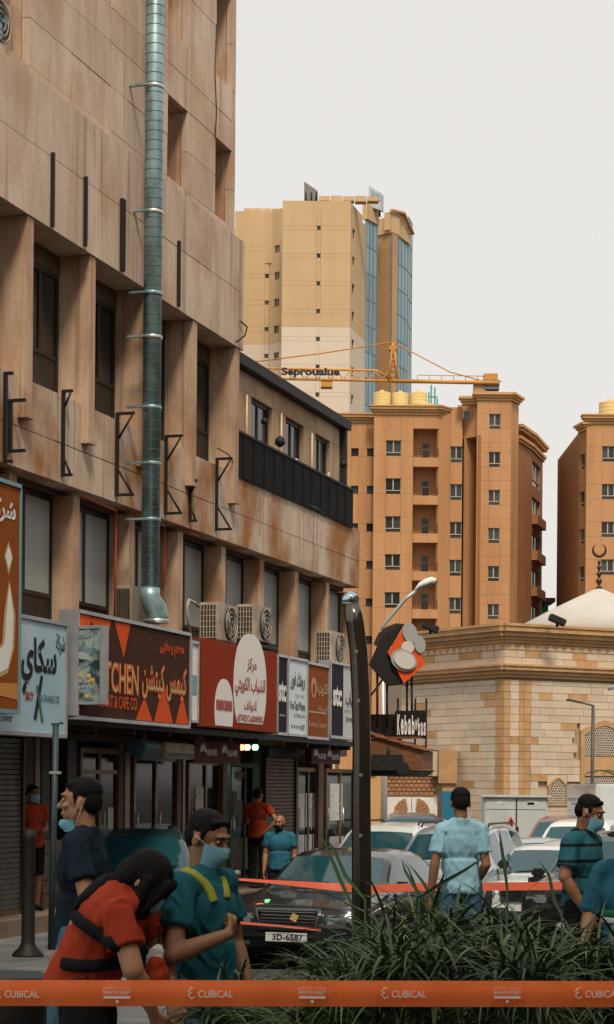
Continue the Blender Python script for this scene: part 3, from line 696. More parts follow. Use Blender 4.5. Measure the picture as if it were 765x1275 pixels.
s, W, H = glazed(97, 146, -0.35, 0.15, 2.25, 'bronze framed glazed door under the picture box', 2, transom=1.75); notice(s, .95, 1.0, .18, .3)
s, W, H = glazed(164, 219, -0.35, 0.12, 2.18, 'bronze shop window with teal interior under the restaurant sign', 2); notice(s, W * .55, .35, W * .4, .16, m_paper)
s, W, H = glazed(232, 276, -0.4, 0.12, 2.15, 'dark shop door with paper notices under the maroon sign', 2); notice(s, .35, 1.2, .34, .42); notice(s, .12, .5, .5, .55); notice(s, .7, .6, .4, .5)
s, W, H = glazed(284, 322, -0.9, 0.12, 2.15, 'open shop entrance with greenish light inside', 2, frame=mat('green_frame', (0.10, 0.2, 0.13), 0.5)); notice(s, .4, .9, .28, .5); notice(s, .1, .2, 1.2, .55); notice(s, .2, 1.15, .2, .4)
letters(s, 'oppo', W * .35, 1.8, .5, .16, c_white, .03, y=-.02)
s, W, H = glazed(368, 396, -0.4, 0.12, 2.1, 'shop door covered with white paper notices', 2)
for i in range(6): notice(s, .1 + (i % 3) * .45, .15 + (i // 3) * .75, .38, .62)
s, W, H = glazed(404, 440, -0.4, 0.12, 2.1, 'dark shop window at the far end of the row', 2); notice(s, .3, 1.0, .8, .7); notice(s, .3, .1, .9, .6)
# piers between the shops
for (x0, x1, m) in ((30, 42, m_wood), (44, 50, m_tanfr), (52, 62, m_darkfr), (84, 95, m_darkfr), (148, 154, m_wood), (156, 162, m_tanfr), (221, 226, m_wood), (228, 231, m_tanfr), (278, 283, m_wood), (323, 327, mat('green_pier', (0.10, 0.17, 0.09), .6)), (397, 403, m_wood)):
    FB('pier', FT(x0, 1000, -.3)[0], FT(x1, 1000, -.3)[0], -.42, -.3, .125 if x0 > 80 else .203, 2.335, m)
for j in range(5):   # stone courses on the pier base by the doorway
    for i in range(2): FB('stone_block', FT(52, 1000, -.28)[0] + i * .38, FT(52, 1000, -.28)[0] + i * .38 + .37, -.296, -.25, .205 + j * .17, .205 + j * .17 + .16, m_stonebase)
# shelves and lamps inside the shops
m_tube = mat('lit_tube', (0.8, 0.9, 0.85), .5, emit=(0.55, 1.0, 0.80), estr=9.0)
for (x0, x1) in ((166, 217), (286, 320)):
    t0, t1 = FT(x0, 1000, -.4)[0], FT(x1, 1000, -.4)[0]
    q = fthing('display_shelf', t0 + .1, -1.40, .125, 'shop shelves seen through the glass of ' + ('the bronze shop window' if x0 < 200 else 'the greenish entrance'), 'shelf')
    MB().box2((0, .06, 0), (t1 - t0, .09, 2.0)).build('back', m_tealint, q)
    for k in range(6):
        MB().box2((0, -.1, .15 + k * .33), (t1 - t0, .059, .17 + k * .33)).build('shelf', m_darkfr, q)
        for b in range(7): MB().box2((.08 + b * .2, -.06, .172 + k * .33), (.2 + b * .2, .02, .172 + k * .33 + random.uniform(.1, .24))).build('product_box', random.choice([m_tealint, m_frost, m_notes, c_gold]), q)
    lt = fthing('ceiling_tube_lamp', t0 + .15, -1.12, 2.24, 'lit fluorescent tube inside ' + ('the bronze shop window' if x0 < 200 else 'the greenish entrance'), 'lamp')
    MB().lathe([(.02, 0), (.02, (t1 - t0) * .8)], n=8, axis='X').build('tube', m_tube, lt); MB().box2((0, -.04, .022), ((t1 - t0) * .8, .04, .06)).build('housing', c_white, lt)
# small lit lamps above the entrance
for i, (x, c, nm) in enumerate(((301, (1, .25, .12), 'red'), (308, (1, .35, .2), 'orange red'), (318, (.25, 1, .4), 'green'))):
    t, z = FT(x, 931, .2); q = MB().lathe([(.03, 0), (.05, .03), (.05, .07), (.03, .09)], n=10).build('sign_lamp', mat('lamp_' + nm.replace(' ', '_'), c, .4, emit=c, estr=4.0), loc=FW(t, .2, z - .04)); tag(q, 'small glowing %s lamp above the greenish entrance' % nm, 'lamp')
m_postt0 = mat('dark_teal_metal', (0.03, 0.06, 0.07), 0.5)
# flood light, air outlet and boxes under the restaurant sign
q = fthing('floodlight', FT(178, 925, .5)[0], 0.5, 2.12, 'black floodlight bracketed under the restaurant sign', 'lamp'); MB().box((0, 0, .12), (.5, .3, .22), M=Matrix.Rotation(.5, 3, 'X')).build('head', m_postt0, q, .02); MB().box2((-.02, -.02, .2), (.02, .02, .38)).build('arm', m_metalblk, q)
q = fthing('air_curtain', FT(196, 930, .1)[0] - .3, 0.15, 2.13, 'cream air curtain box above the bronze shop window', 'fan unit'); MB().box2((0, -.2, 0), (1.1, .1, .22)).build('housing', m_acw, q, .02); MB().box2((.06, -.205, .03), (1.04, -.2, .08)).build('outlet', m_darkfr, q)
q = fthing('orange_cylinder', FT(226, 1050, -.1)[0], -0.08, .125, 'narrow orange box beside the dark shop door', 'box'); MB().box2((-.06, -.1, 0), (.06, 0, .55)).build('box_body', mat('dull_orange', (0.5, 0.18, 0.04), .6), q, .01)
# ================================================================ helpers for walls between two plan points
def seg_frame(p0, p1):
    p0 = Vector(p0[:2]); p1 = Vector(p1[:2]); u = (p1 - p0); L = u.length; u /= L
    d = Vector((-u.y, u.x))                  # inward (away from the viewer when p0 is left of p1)
    return p0, u, d, L, math.atan2(u.y, u.x)
def wbox(name, p0, p1, u0, u1, d0, d1, z0, z1, m, parent, frac=False):
    a, u, d, L, ang = seg_frame(p0, p1)
    if frac: u0, u1 = u0 * L, u1 * L
    c = a + u * ((u0 + u1) / 2) + d * ((d0 + d1) / 2); b = parent.location
    return link(name, cube_mesh(m), parent, loc=(c.x - b.x, c.y - b.y, (z0 + z1) / 2 - b.z), rot=(0, 0, ang), scale=(abs(u1 - u0), abs(d1 - d0), abs(z1 - z0)))
def seg_panels(name, p0, p1, us, zs, m, parent, holes=(), gap=0.014, depth=0.3, d0=0.0):
    for i in range(len(us) - 1):
        for j in range(len(zs) - 1):
            uc, zc = (us[i] + us[i+1]) / 2, (zs[j] + zs[j+1]) / 2
            if any(h[0] < uc < h[1] and h[2] < zc < h[3] for h in holes): continue
            wbox(name, p0, p1, us[i] + gap/2, us[i+1] - gap/2, d0, d0 + depth, zs[j] + gap/2, zs[j+1] - gap/2, m, parent)
WCACHE = {}
def far_window(p0, p1, u0, u1, z0, z1, parent, frame, glass, rec=0.18, panes=2, low=0.24):
    a, u, d, L, ang = seg_frame(p0, p1); c = a + u * u0 + d * rec; b = parent.location
    w = empty('window', (c.x - b.x, c.y - b.y, z0 - b.z), ang, parent)
    W, H = u1 - u0, z1 - z0; key = (round(W, 2), round(H, 2), frame.name, panes, low)
    if key not in WCACHE:
        f = MB(); q = 0.07
        if low: f.box2((0, -.05, H * low - q/2), (W, .03, H * low + q/2))
        for i in range(1, panes): f.box2((W*i/panes - q*.7, -.05, H * low), (W*i/panes + q*.7, .03, H))
        f.box2((0, -.04, 0), (q*.5, .03, H)); f.box2((W - q*.5, -.04, 0), (W, .03, H)); f.box2((0, -.04, H - q*.5), (W, .03, H))
        WCACHE[key] = (f.mesh('frame', frame), MB().box2((0, .0, H * low), (W / panes, .02, H)).mesh('pane', glass), MB().box2((0, .0, 0), (W, .02, H * low)).mesh('lower_pane', glass))
    f, p, l = WCACHE[key]
    link('frame', f, w)
    for i in range(panes): link('pane', p, w, loc=(W * i / panes, .031, 0))
    if low: link('lower_pane', l, w, loc=(0, .031, 0))
    return w
# ================================================================ ochre apartment block
m_ochre = mat('ochre_render', (0.49, 0.255, 0.115), 0.85, col2=(0.40, 0.195, 0.08), vscale=0.9, stretch=(1, 1, .12), lo=.25, hi=.6, obj_var=0.03)
m_ochre_c = mat('ochre_cornice', (0.55, 0.30, 0.12), 0.8, var=0.1, vscale=0.4)
m_ochre_shade = mat('shaded_ochre_render', (0.36, 0.165, 0.065), 0.85, var=0.12, vscale=0.3)  # darker copy of the ochre: shade on turned faces and shaft put into the colour
m_wfr = mat('beige_window_frame', (0.42, 0.34, 0.24), 0.6); m_wgl = mat('far_glass', (0.030, 0.036, 0.038), 0.15, spec=0.5, obj_var=.7)
m_rail = mat('balcony_railing', (0.07, 0.035, 0.02), 0.7)
YO = 158.0
def oX(x, y=640): return P(x, y, YO).x
def oZ(y, x=550): return P(x, y, YO).z
GZ = ROAD_Z - 0.05
ob = empty('apartment_block', (oX(550), YO, GZ)); tag(ob, 'ochre apartment block with stacked balconies and yellow water tanks on its roof', 'building')
A, B_, C_, D_, E_, F_ = (oX(465), YO), (oX(514), YO), (oX(546), YO), (oX(560.5), YO + .6), (oX(576), YO + .6), (oX(592.5), YO - .6)
pitch = 47.25 * YO / FPX
ztops = [oZ(548.8 + 47.25 * k) for k in range(-0, 6)]; wh = 19.5 * YO / FPX
zc = sorted([GZ, oZ(517)] + [z for t in ztops for z in (t, t - wh)])
# main bay
u0, u1 = oX(480) - A[0], oX(499) - A[0]
seg_panels('wall_panel', A, B_, [0, u0, u1, B_[0] - A[0]], zc, m_ochre, ob, [(u0, u1, t - wh, t) for t in ztops])
for t in ztops: far_window(A, B_, u0, u1, t - wh, t, ob, m_wfr, m_wgl)
# balcony bay
rt = [oZ(534 + 47.25 * k) for k in range(6)]; rb = [oZ(570 + 47.25 * k) for k in range(6)]
L = C_[0] - B_[0]
wbox('wall_panel', B_, C_, .015, L - .015, 0, .3, rt[0] + .015, oZ(517), m_ochre, ob)
for k in range(6):
    zb = rb[k]; zt_next = rt[k+1] if k < 5 else GZ
    wbox('balcony_front', B_, C_, .015, L - .015, -0.03, .25, zt_next, zb, m_ochre, ob)
    wbox('balcony_back', B_, C_, 0, L, 1.5, 1.7, zb - .5, rt[k] + .2, m_ochre, ob)
    wbox('balcony_side', B_, C_, L - .06, L + .12, .26, 1.5, zb - .3, rt[k] + .2, m_ochre, ob); wbox('balcony_side', B_, C_, -.14, .0, .31, 1.5, zb - .3, rt[k] + .2, m_ochre, ob)
    wbox('balcony_ceiling', B_, C_, .01, L - .07, .31, 1.49, rt[k] + .02, rt[k] + .2, m_ochre, ob); wbox('balcony_floor', B_, C_, .01, L - .07, .26, 1.49, zb - .2, zb - .02, m_ochre, ob)
    uu = oX(526) - B_[0]
    far_window(B_, C_, uu, uu + .62, zb - .02, zb + 1.45, ob, m_wfr, m_wgl, rec=1.40, panes=1, low=0.62)
    rl = MB(); W = L - .08
    for q in (.25, .5, .72): rl.box2((0, -.02, q), (W, .02, q + .035))
    for i in range(9): rl.box2((W*i/8 - .015, -.015, 0), (W*i/8 + .015, .015, .72))
    rl.build('railing', m_rail, ob, loc=(B_[0] + .04 - ob.location.x, YO + .04 - ob.location.y, zb - GZ))
# slanted pier, window strip, dark shaft
wbox('wall_panel', C_, D_, 0.0, 1, .0, .3, GZ, oZ(513), m_ochre, ob, True)
ztE = [oZ(554 + 47.25 * k) for k in range(6)]; wE = 20 * YO / FPX; LE = E_[0] - D_[0]
zcE = sorted([GZ, oZ(505)] + [z for t in ztE for z in (t, t - wE)])
seg_panels('wall_panel', D_, E_, [0, .04, LE], zcE, m_ochre, ob, [(.03, LE, t - wE, t) for t in ztE])
for t in ztE: far_window(D_, E_, .04, LE - .01, t - wE, t, ob, m_wfr, m_wgl)
wbox('shaft_back', E_, F_, 0, 1, 2.4, 2.6, GZ, oZ(543), m_ochre_shade, ob, True); wbox('shaft_head', E_, F_, -.6, 1, .4, 2.6, oZ(543), oZ(500), m_ochre, ob, True)
wbox('shaft_side', E_, F_, .98, 1.15, .05, 2.4, GZ, oZ(543), m_ochre_shade, ob, True); wbox('shaft_side', E_, F_, -.1, 0, .35, 2.4, GZ, oZ(543), m_ochre, ob, True)
far_window((oX(574), YO + .3), (oX(592), YO + .3), .1, .75, oZ(520.5), oZ(511), ob, m_wfr, m_wgl, rec=-.2, panes=1, low=0)
# stair tower
G_ = (oX(634.8), YO - .6); H_ = (oX(647), YO + 1.2)
zt4 = [oZ(516.5 + 47.2 * k) for k in range(6)]; w4 = 18.5 * YO / FPX; zc4 = sorted([GZ, oZ(499)] + [z for t in zt4 for z in (t, t - w4)] + [oZ(552 + 47.2 * k) for k in range(5)])
a4, b4 = oX(607.5) - F_[0], oX(621.5) - F_[0]
seg_panels('wall_panel', F_, G_, [0, a4, b4, G_[0] - F_[0]], zc4, m_ochre, ob, [(a4, b4, t - w4, t) for t in zt4])
for t in zt4: far_window(F_, G_, a4, b4, t - w4, t, ob, m_wfr, m_wgl)
seg_panels('wall_panel', G_, H_, [0, (Vector(H_) - Vector(G_)).length], [GZ] + sorted([oZ(552 + 47.2 * k) for k in range(5)]) + [oZ(501)], m_ochre, ob)
# right wing
I_, J_, K_ = (P(645, 640, YO + 3).x, YO + 3), (P(661, 640, YO + 7).x, YO + 7), (P(675.5, 640, YO + 13).x, YO + 13)
wbox('wall_panel', I_, J_, 0, 1, 0, .3, GZ, oZ(536), m_ochre_shade, ob, True)
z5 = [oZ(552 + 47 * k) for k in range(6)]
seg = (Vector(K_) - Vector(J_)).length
seg_panels('wall_panel', J_, K_, [0, .7, seg * .8, seg], sorted([GZ, oZ(536)] + [q for z in z5 for q in (z, z - 2.1)]), m_ochre_shade, ob, [(.7, seg * .8, z - 2.1, z) for z in z5])
for z in z5: far_window(J_, K_, .7, seg * .8, z - 2.1, z, ob, m_wfr, m_wgl, panes=2, low=.3)
for k, z in enumerate(z5[1:]): wbox('balcony_front', J_, K_, .6, seg * .85, -.5, .0, z - 2.4, z - 1.6, m_ochre_shade, ob)
# left wing
M_, N_ = (oX(425), YO + 1.5), (oX(466), YO + 1.5)
zw = [oZ(555 + 47.2 * k) for k in range(6)]; s_ = .62
ua, ub = oX(437.5) - M_[0], oX(457.5) - M_[0]
seg_panels('wall_panel', M_, N_, [0, ua, ua + .6, ub, ub + .6, N_[0] - M_[0]], sorted([GZ, oZ(522)] + [q for z in zw for q in (z, z - .66)]), m_ochre, ob, [(q, q + .6, z - .66, z) for z in zw for q in (ua, ub)])
for z in zw:
    for q in (ua, ub): far_window(M_, N_, q, q + .6, z - .66, z, ob, m_wgl, m_wgl, panes=1, low=0)
# cornices: stepped courses
def cornice(pts, z, steps, m, parent):
    for (dz0, dz1, out) in steps:
        for i in range(len(pts) - 1):
            a, u, d, L, ang = seg_frame(pts[i], pts[i+1]); wbox('cornice', pts[i], pts[i+1], -out * .9 - .002 * i, L + out * .9 + .002 * i, -out, .5, z + dz0 + .003 * i, z + dz1 + .003 * i, m, parent)
ST = [(0, .22, .10), (.22, .42, .25), (.42, .62, .42), (.62, .74, .50)]
cornice([(oX(466), YO), (oX(545), YO), (oX(556), YO + .8)], oZ(517), ST, m_ochre_c, ob)
cornice([(oX(425), YO + 1.5), (oX(466), YO + 1.5)], oZ(523), ST, m_ochre_c, ob)
cornice([(oX(576), YO - .2), (oX(593), YO - .2)], oZ(504), ST[:3], m_ochre_c, ob)
cornice([F_, G_, H_], oZ(500), ST[:3], m_ochre_c, ob)
cornice([I_, J_, K_], oZ(541), [(0, .25, .15), (.25, .5, .3), (.9, 1.15, .35), (1.15, 1.4, .5)], m_ochre_c, ob); wbox('wall_panel', I_, J_, 0, 1, .1, .5, oZ(536), oZ(530), m_ochre_shade, ob, True)
# solid core
MB().prism([(oX(467) - ob.location.x, 1.75), (oX(590) - ob.location.x, 2.65), (oX(632) - ob.location.x, .3), (oX(646) - ob.location.x, 2), (I_[0] - ob.location.x, 4), (J_[0] - ob.location.x - .2, 7.8), (K_[0] - ob.location.x - .4, 13.3), (K_[0] - ob.location.x - .4, 22), (oX(560) - ob.location.x, 22), (oX(424) - ob.location.x, 18), (oX(424) - ob.location.x, 2.2)], 0, oZ(537) - GZ).build('core', m_ochre_shade, ob)
MB().box2((oX(467) - ob.location.x, 2.0, oZ(540) - GZ), (oX(588) - ob.location.x, 18, oZ(514) - GZ)).build('core', m_ochre, ob)
MB().box2((oX(594) - ob.location.x, .0, oZ(560) - GZ), (oX(633) - ob.location.x, 8, oZ(499) - GZ)).build('core', m_ochre, ob)
wbox('roof_kiosk', (oX(458.5), YO + 4), (oX(482), YO + 4), 0, 1, 0, 3, oZ(516), oZ(509), m_ochre, ob, True); wbox('roof_kiosk_cornice', (oX(457), YO + 3.7), (oX(483), YO + 3.7), 0, 1, 0, 3.5, oZ(508.9), oZ(505), m_ochre_c, ob, True)
# water tanks
m_tank = mat('yellow_tank', (0.70, 0.53, 0.22), 0.6, var=0.12, vscale=0.8)
def tank(x0, x1, y0, y1, Y, label, group='yellow water tanks on the roofs'):
    a, b = P(x0, y1, Y), P(x1, y0, Y); r = (b.x - a.x) / 2; h = b.z - a.z
    t = empty('water_tank', ((a.x + b.x) / 2, Y + r, a.z)); tag(t, label, 'tank', group)
    pr = [(r * .97, 0)]
    for k in range(6): z = h * .84 * k / 5; pr += [(r, z), (r, z + h * .07), (r * .975, z + h * .09)]
    pr += [(r * .97, h * .9), (r * .85, h * .955), (r * .4, h * .985), (r * .3, h)]
    MB().lathe(pr, n=22).build('shell', m_tank, t); MB().lathe([(r * .27, h), (r * .27, h + .12), (r * .2, h + .16)], n=14).build('lid', m_tank, t)
tank(465, 487.5, 486, 508, YO + 5.0, 'leftmost tall yellow water tank on the apartment roof'); tank(488, 510, 487, 508, YO + 5.2, 'middle tall yellow water tank on the apartment roof'); tank(511, 533, 486, 508, YO + 5.2, 'rightmost tall yellow water tank on the apartment roof')
tank(480, 511, 507, 518, YO + 2.0, 'low yellow water tank in front of the tall ones'); tank(512, 543, 500, 518, YO + 2.0, 'broad yellow water tank at the front right of the apartment roof')
m_greenp = mat('green_pipe', (0.02, 0.22, 0.17), 0.5)
gp = empty('roof_pipes', P(537, 512, YO + 4)); tag(gp, 'bright green pipes rising beside the roof tanks', 'pipes')
for x, h in ((-.2, 1.6), (0, 2.2), (.3, 2.0), (.5, 1.1)): MB().tube([(x, 0, -1), (x, 0, h)], .07, 6).build('pipe', m_greenp, gp)
MB().tube([(-.2, 0, 1.2), (.5, 0, 1.2)], .06, 6).build('cross_pipe', m_greenp, gp)
# ================================================================ second ochre block at the right edge
YR = 155.0
def rX(x, y=620): return P(x, y, YR).x
def rZ(y): return P(745, y, YR).z
rbk = empty('apartment_block', (rX(760), YR, GZ)); tag(rbk, 'ochre apartment block cut off by the right edge of the photo', 'building')
A2, B2 = (rX(730), YR), (rX(830), YR); z2 = [rZ(555.5 + 47 * k) for k in range(6)]; h2 = 19 * YR / FPX
us = [0, rX(749.5) - A2[0], rX(773) - A2[0], rX(796) - A2[0], rX(815) - A2[0], B2[0] - A2[0]]
seg_panels('wall_panel', A2, B2, us, sorted([GZ, rZ(528)] + [q for z in z2 for q in (z, z - h2)]), m_ochre, rbk, [(us[1], us[2], z - h2, z) for z in z2] + [(us[3], us[4], z - h2, z) for z in z2])
for z in z2: far_window(A2, B2, us[1], us[2], z - h2, z, rbk, m_wfr, m_wgl, panes=3); far_window(A2, B2, us[3], us[4], z - h2, z, rbk, m_wfr, m_wgl)
C2 = (rX(724.5), YR + 1.6)
Ls = (Vector(A2) - Vector(C2)).length; zs2 = [rZ(563 + 47 * k) for k in range(6)]
seg_panels('wall_panel', C2, (A2[0] - .01, YR + .31), [0, .1, Ls * .7, Ls * .85], sorted([GZ, rZ(530)] + [q for z in zs2 for q in (z, z - 1.2)]), m_ochre_shade, rbk, [(.05, Ls * .7, z - 1.2, z) for z in zs2])
for z in zs2: far_window(C2, A2, .1, Ls * .7, z - 1.2, z, rbk, m_wfr, m_wgl, panes=1)
cornice([A2, B2], rZ(528), ST, m_ochre_c, rbk); cornice([C2, (A2[0] - .05, YR + .2)], rZ(535), ST[:3], m_ochre_c, rbk)
MB().prism([(rX(726) - rbk.location.x, 2.6), (rX(731) - rbk.location.x, .6), (rX(830) - rbk.location.x, .6), (rX(830) - rbk.location.x, 16), (rX(726) - rbk.location.x, 16)], 0, rZ(531) - GZ).build('core', m_ochre_shade, rbk)
tank(748, 778, 497, 524, YR + 4, 'yellow water tank on the roof of the right edge block'); wbox('roof_kiosk', (rX(735), YR + 3.5), (rX(752), YR + 3.5), 0, 1, 0, 4, rZ(526), rZ(514), m_ochre, rbk, True)
# ================================================================ tall tower far behind
YT = 222.0
m_tw = mat('tower_tan', (0.53, 0.37, 0.205), 0.85, col2=(0.47, 0.32, 0.165), vscale=0.5, stretch=(1, 1, .15), lo=.25, hi=.6, obj_var=0.02); m_twl = mat('tower_cream', (0.62, 0.52, 0.41), 0.85, var=0.07, vscale=0.15, obj_var=0.02)
m_twb = mat('tower_brown', (0.42, 0.26, 0.13), 0.85, var=0.1, vscale=0.2)
m_curt = mat('curtain_glass', (0.15, 0.25, 0.29), 0.25, spec=0.5, obj_var=0.2); m_mull = mat('curtain_mullion', (0.16, 0.22, 0.24), 0.5, metal=0.3)
def tX(x, Y=YT, y=380): return P(x, y, Y).x
def tZ(y, x=400, dY=0.0): return P(x, y, YT + dY).z
tw = empty('tower_block', (tX(400), YT, GZ)); tag(tw, 'tall tan and cream tower block with a blue glass side, farthest of the buildings', 'building')
a, b = (tX(351), YT), (tX(436), YT)
c = (tX(452), YT + 5); d = (tX(457.5), YT + 7)
step = 34.6 * YT / FPX
zsw = [tZ(281 + 34.6 * k) for k in range(10)]
zcut = tZ(407)
def tower_wall(p0, p1, ztop, u_w, ww, hh, panes=1):
    L = (Vector(p1) - Vector(p0)).length; us = [0, u_w, u_w + ww, L] if u_w else [0, L]
    zc = sorted([GZ, ztop, zcut] + [q for z in zsw for q in (z, z - hh)])
    hs = [(u_w, u_w + ww, z - hh, z) for z in zsw] if u_w else []
    for lo, hi, m in ((GZ, zcut, m_twl), (zcut, ztop, m_tw)):
        seg_panels('wall_panel', p0, p1, us, [z for z in zc if lo <= z <= hi], m, tw, hs, gap=.018, depth=.4)
    if u_w:
        for z in zsw: far_window(p0, p1, u_w, u_w + ww, z - hh, z, tw, m_twb, m_wgl, rec=.15, panes=panes, low=0)
tower_wall(a, b, tZ(250), tX(394) - a[0], .45, .5)
tower_wall((b[0] + .02, b[1]), c, tZ(252), .8, 1.1, 1.1, 1)
tower_wall((c[0] + .02, c[1]), d, tZ(260), 0, 0, 0)
e0, e1, e2 = (tX(288), YT + 9), (tX(334), YT + 9), (tX(350.5), YT + 7.5)
tower_wall(e0, e1, tZ(263, 320, 9), tX(327.5) - e0[0], .5, .5); tower_wall(e1, e2, tZ(263, 320, 9), .75, .85, .9, 2)
# glass bay, brown slab, glass side
def glass_wall(p0, p1, z0, z1, nu, nz):
    L = (Vector(p1) - Vector(p0)).length
    for i in range(nu):
        for j in range(nz): wbox('glass_panel', p0, p1, L*i/nu + .06, L*(i+1)/nu - .06, .05, .15, z0 + (z1 - z0)*j/nz + .07, z0 + (z1 - z0)*(j+1)/nz - .07, m_curt, tw)
    for i in range(nu + 1): wbox('mullion', p0, p1, L*i/nu - .055, L*i/nu + .055, 0, .16, z0, z1, m_mull, tw)
    for j in range(nz + 1): wbox('transom', p0, p1, .06, L - .06, .012, .155, z0 + (z1 - z0)*j/nz - .06, z0 + (z1 - z0)*j/nz + .06, m_mull, tw)
g0, g1 = (tX(457.8), YT + 7), (tX(473), YT + 9.5)
glass_wall(g0, g1, GZ + 20, tZ(276, 465, 8), 3, 16); wbox('bay_head', g0, g1, -.03, 1.03, -.15, .5, tZ(276, 465, 8), tZ(257, 465, 8), m_tw, tw, True)
k0, k1, k2, k3 = (tX(474), YT + 13), (tX(493.5), YT + 11.5), (tX(517.5), YT + 17), (tX(524.5), YT + 20)
wbox('brown_slab', k0, k1, -.1, 1, 0, 1, GZ, tZ(294, 480, 13), m_twb, tw, True); wbox('brown_slab_head', k0, k1, -.15, 1.02, -.2, 1.3, tZ(294, 480, 13), tZ(274, 480, 13), m_tw, tw, True)
glass_wall(k1, k2, GZ + 20, tZ(294, 500, 13), 5, 16); glass_wall(k2, k3, GZ + 20, tZ(276, 520, 19), 2, 16)
pp = [(k1[0] - .3, k1[1] - .2), (k2[0] + .2, k2[1] - .2)]
gbl = MB(); L3 = (Vector(pp[1]) - Vector(pp[0])).length
o3 = Vector((pp[0][0] - tw.location.x, pp[0][1] - tw.location.y)); u3 = (Vector(pp[1]) - Vector(pp[0])) / L3
def q3(u, z): return (o3.x + u3.x * u, o3.y + u3.y * u, z - GZ)
tZ_ = lambda y: tZ(y, 500, 14)
gbl.plate([q3(0, tZ_(294)), q3(L3, tZ_(296)), q3(L3, tZ_(284)), q3(L3 * .55, tZ_(266)), q3(0, tZ_(272))], (-u3.y * .8, u3.x * .8, 0)); gbl.build('gable', m_tw, tw)
gb2 = MB(); gb2.plate([q3(-.2, tZ_(272)), q3(L3 * .55, tZ_(266)), q3(L3 * 1.03, tZ_(284)), q3(L3 * 1.03, tZ_(282)), q3(L3 * .55, tZ_(263.5)), q3(-.2, tZ_(269.5))], (u3.y * .5, -u3.x * .5, 0)); gb2.build('gable_cornice', m_ochre_c, tw)
MB().prism([(p[0] - tw.location.x, p[1] - tw.location.y + .6) for p in (a, b, c, g0, g1, k0, (k1[0] - .5, k1[1] + .8))] + [(k2[0] - tw.location.x - .6, k2[1] - YT + 1.4), (k3[0] - tw.location.x - .8, k3[1] - YT + 1.5), (k3[0] - tw.location.x, 35), (e0[0] - tw.location.x + .2, 35), (e0[0] - tw.location.x + .2, 10.5), (tX(350) - tw.location.x, 10.5)], 0, tZ(301) - GZ).build('core', m_twb, tw)
MB().prism([(p[0] - tw.location.x, p[1] - tw.location.y + .6) for p in (a, b, c, g0)] + [(g1[0] - tw.location.x - .2, g1[1] - YT + .8), (g1[0] - tw.location.x - .2, 26), (a[0] - tw.location.x, 26)], tZ(302) - GZ, tZ(261) - GZ).build('core', m_tw, tw)
wbox('core', e0, e2, .02, .98, .9, 10, tZ(302), tZ(264, 320, 9), m_tw, tw, True); wbox('core', k0, k2, .05, .9, 2.2, 9, tZ(302), tZ(280), m_twb, tw, True)
# roof signs and plant on the tower
rs = empty('roof_billboard', P(379, 248, YT + 3)); tag(rs, 'slanted grey billboard on the left of the tower roof', 'billboard')
p_ = lambda x, y, Y=YT + 3: P(x, y, Y) - rs.location
MB().plate([p_(379, 249), p_(379, 226), p_(395, 237), p_(395, 249)], (.1, .8, 0)).build('board', m_shut, rs)
for x in (381, 388, 394): MB().tube([p_(x, 253), p_(x, 240)], .12, 5).build('post', m_metalblk, rs)
rs2 = empty('roof_billboard', P(467, 256, YT + 8)); tag(rs2, 'pale lettered billboard on the right of the tower roof', 'billboard')
p2_ = lambda x, y, Y=YT + 8: P(x, y, Y) - rs2.location
MB().plate([p2_(459.5, 257), p2_(459.5, 231), p2_(475, 241), p2_(475, 262)], (.3, .9, 0)).build('board', m_frost, rs2)
for i in range(4): MB().plate([p2_(463 + i * 3, 236 + i * 2, YT + 7.9), p2_(465 + i * 3, 237 + i * 2, YT + 7.9), p2_(465 + i * 3, 244 + i * 2, YT + 7.9), p2_(463 + i * 3, 243 + i * 2, YT + 7.9)], (0, .05, 0)).build('letter_block', m_galv, rs2)
for x in (461, 473): MB().tube([p2_(x, 270, YT + 8.6), p2_(x, 240, YT + 8.6)], .12, 5).build('post', m_metalblk, rs2)
rp = empty('roof_plant', P(415, 250, YT + 1.2) - Vector((0, 0, .25))); tag(rp, 'low rooftop machinery along the middle of the tower roof', 'machinery')
for i in range(5): MB().box((i * 1.4 - 1, 0, .35), (1.3, 1.2, .5 + .15 * (i % 2))).build('unit', m_tw, rp)
rp2 = empty('roof_plant', P(322, 263, YT + 10.5) - Vector((0, 0, .2))); tag(rp2, 'low machinery on the lower left wing of the tower roof', 'machinery')
for i in range(4): MB().box((i * 1.1 - 1.2, 0, .2), (1.0, 1.0, .4)).build('unit', m_tw, rp2)
# ================================================================ construction crane
m_crane = mat('crane_yellow', (0.55, 0.25, 0.04), 0.6, var=0.2, vscale=0.6)
YC = 185.0
cr = empty('tower_crane', P(596, 640, YC) * 1.0); cr.location.z = GZ
tag(cr, 'yellow construction crane with a lattice jib in front of the tall tower', 'crane')
def cp(x, y, dy=0): return P(x, y, YC + dy) - cr.location
jb = MB()
for dy in (-.6, .6): jb.tube([cp(250, 470, dy), cp(489, 474.5, dy)], .13, 5)
jb.tube([cp(250, 457), cp(470, 461.5), cp(489, 474)], .11, 5)
x = 252; up = True
while x < 484:
    y0 = 470 + (x - 250) * .019; y1 = 457 + (x - 250) * .02
    for dy in (-.6, .6): jb.tube([cp(x, y0, dy), cp(x + 8, y1 + .3)], .055, 4); jb.tube([cp(x + 8, y1 + .3), cp(x + 16, y0 + .3, dy)], .055, 4)
    x += 16
jb.build('jib', m_crane, cr)
cj = MB()
for dy in (-.7, .7): cj.tube([cp(489, 474.5, dy), cp(622, 477, dy)], .2, 5)
for x in range(492, 620, 12): cj.tube([cp(x, 474.7, -.7), cp(x + 12, 474.9, .7)], .08, 4)
cj.build('counter_jib', m_crane, cr)
hr = MB()
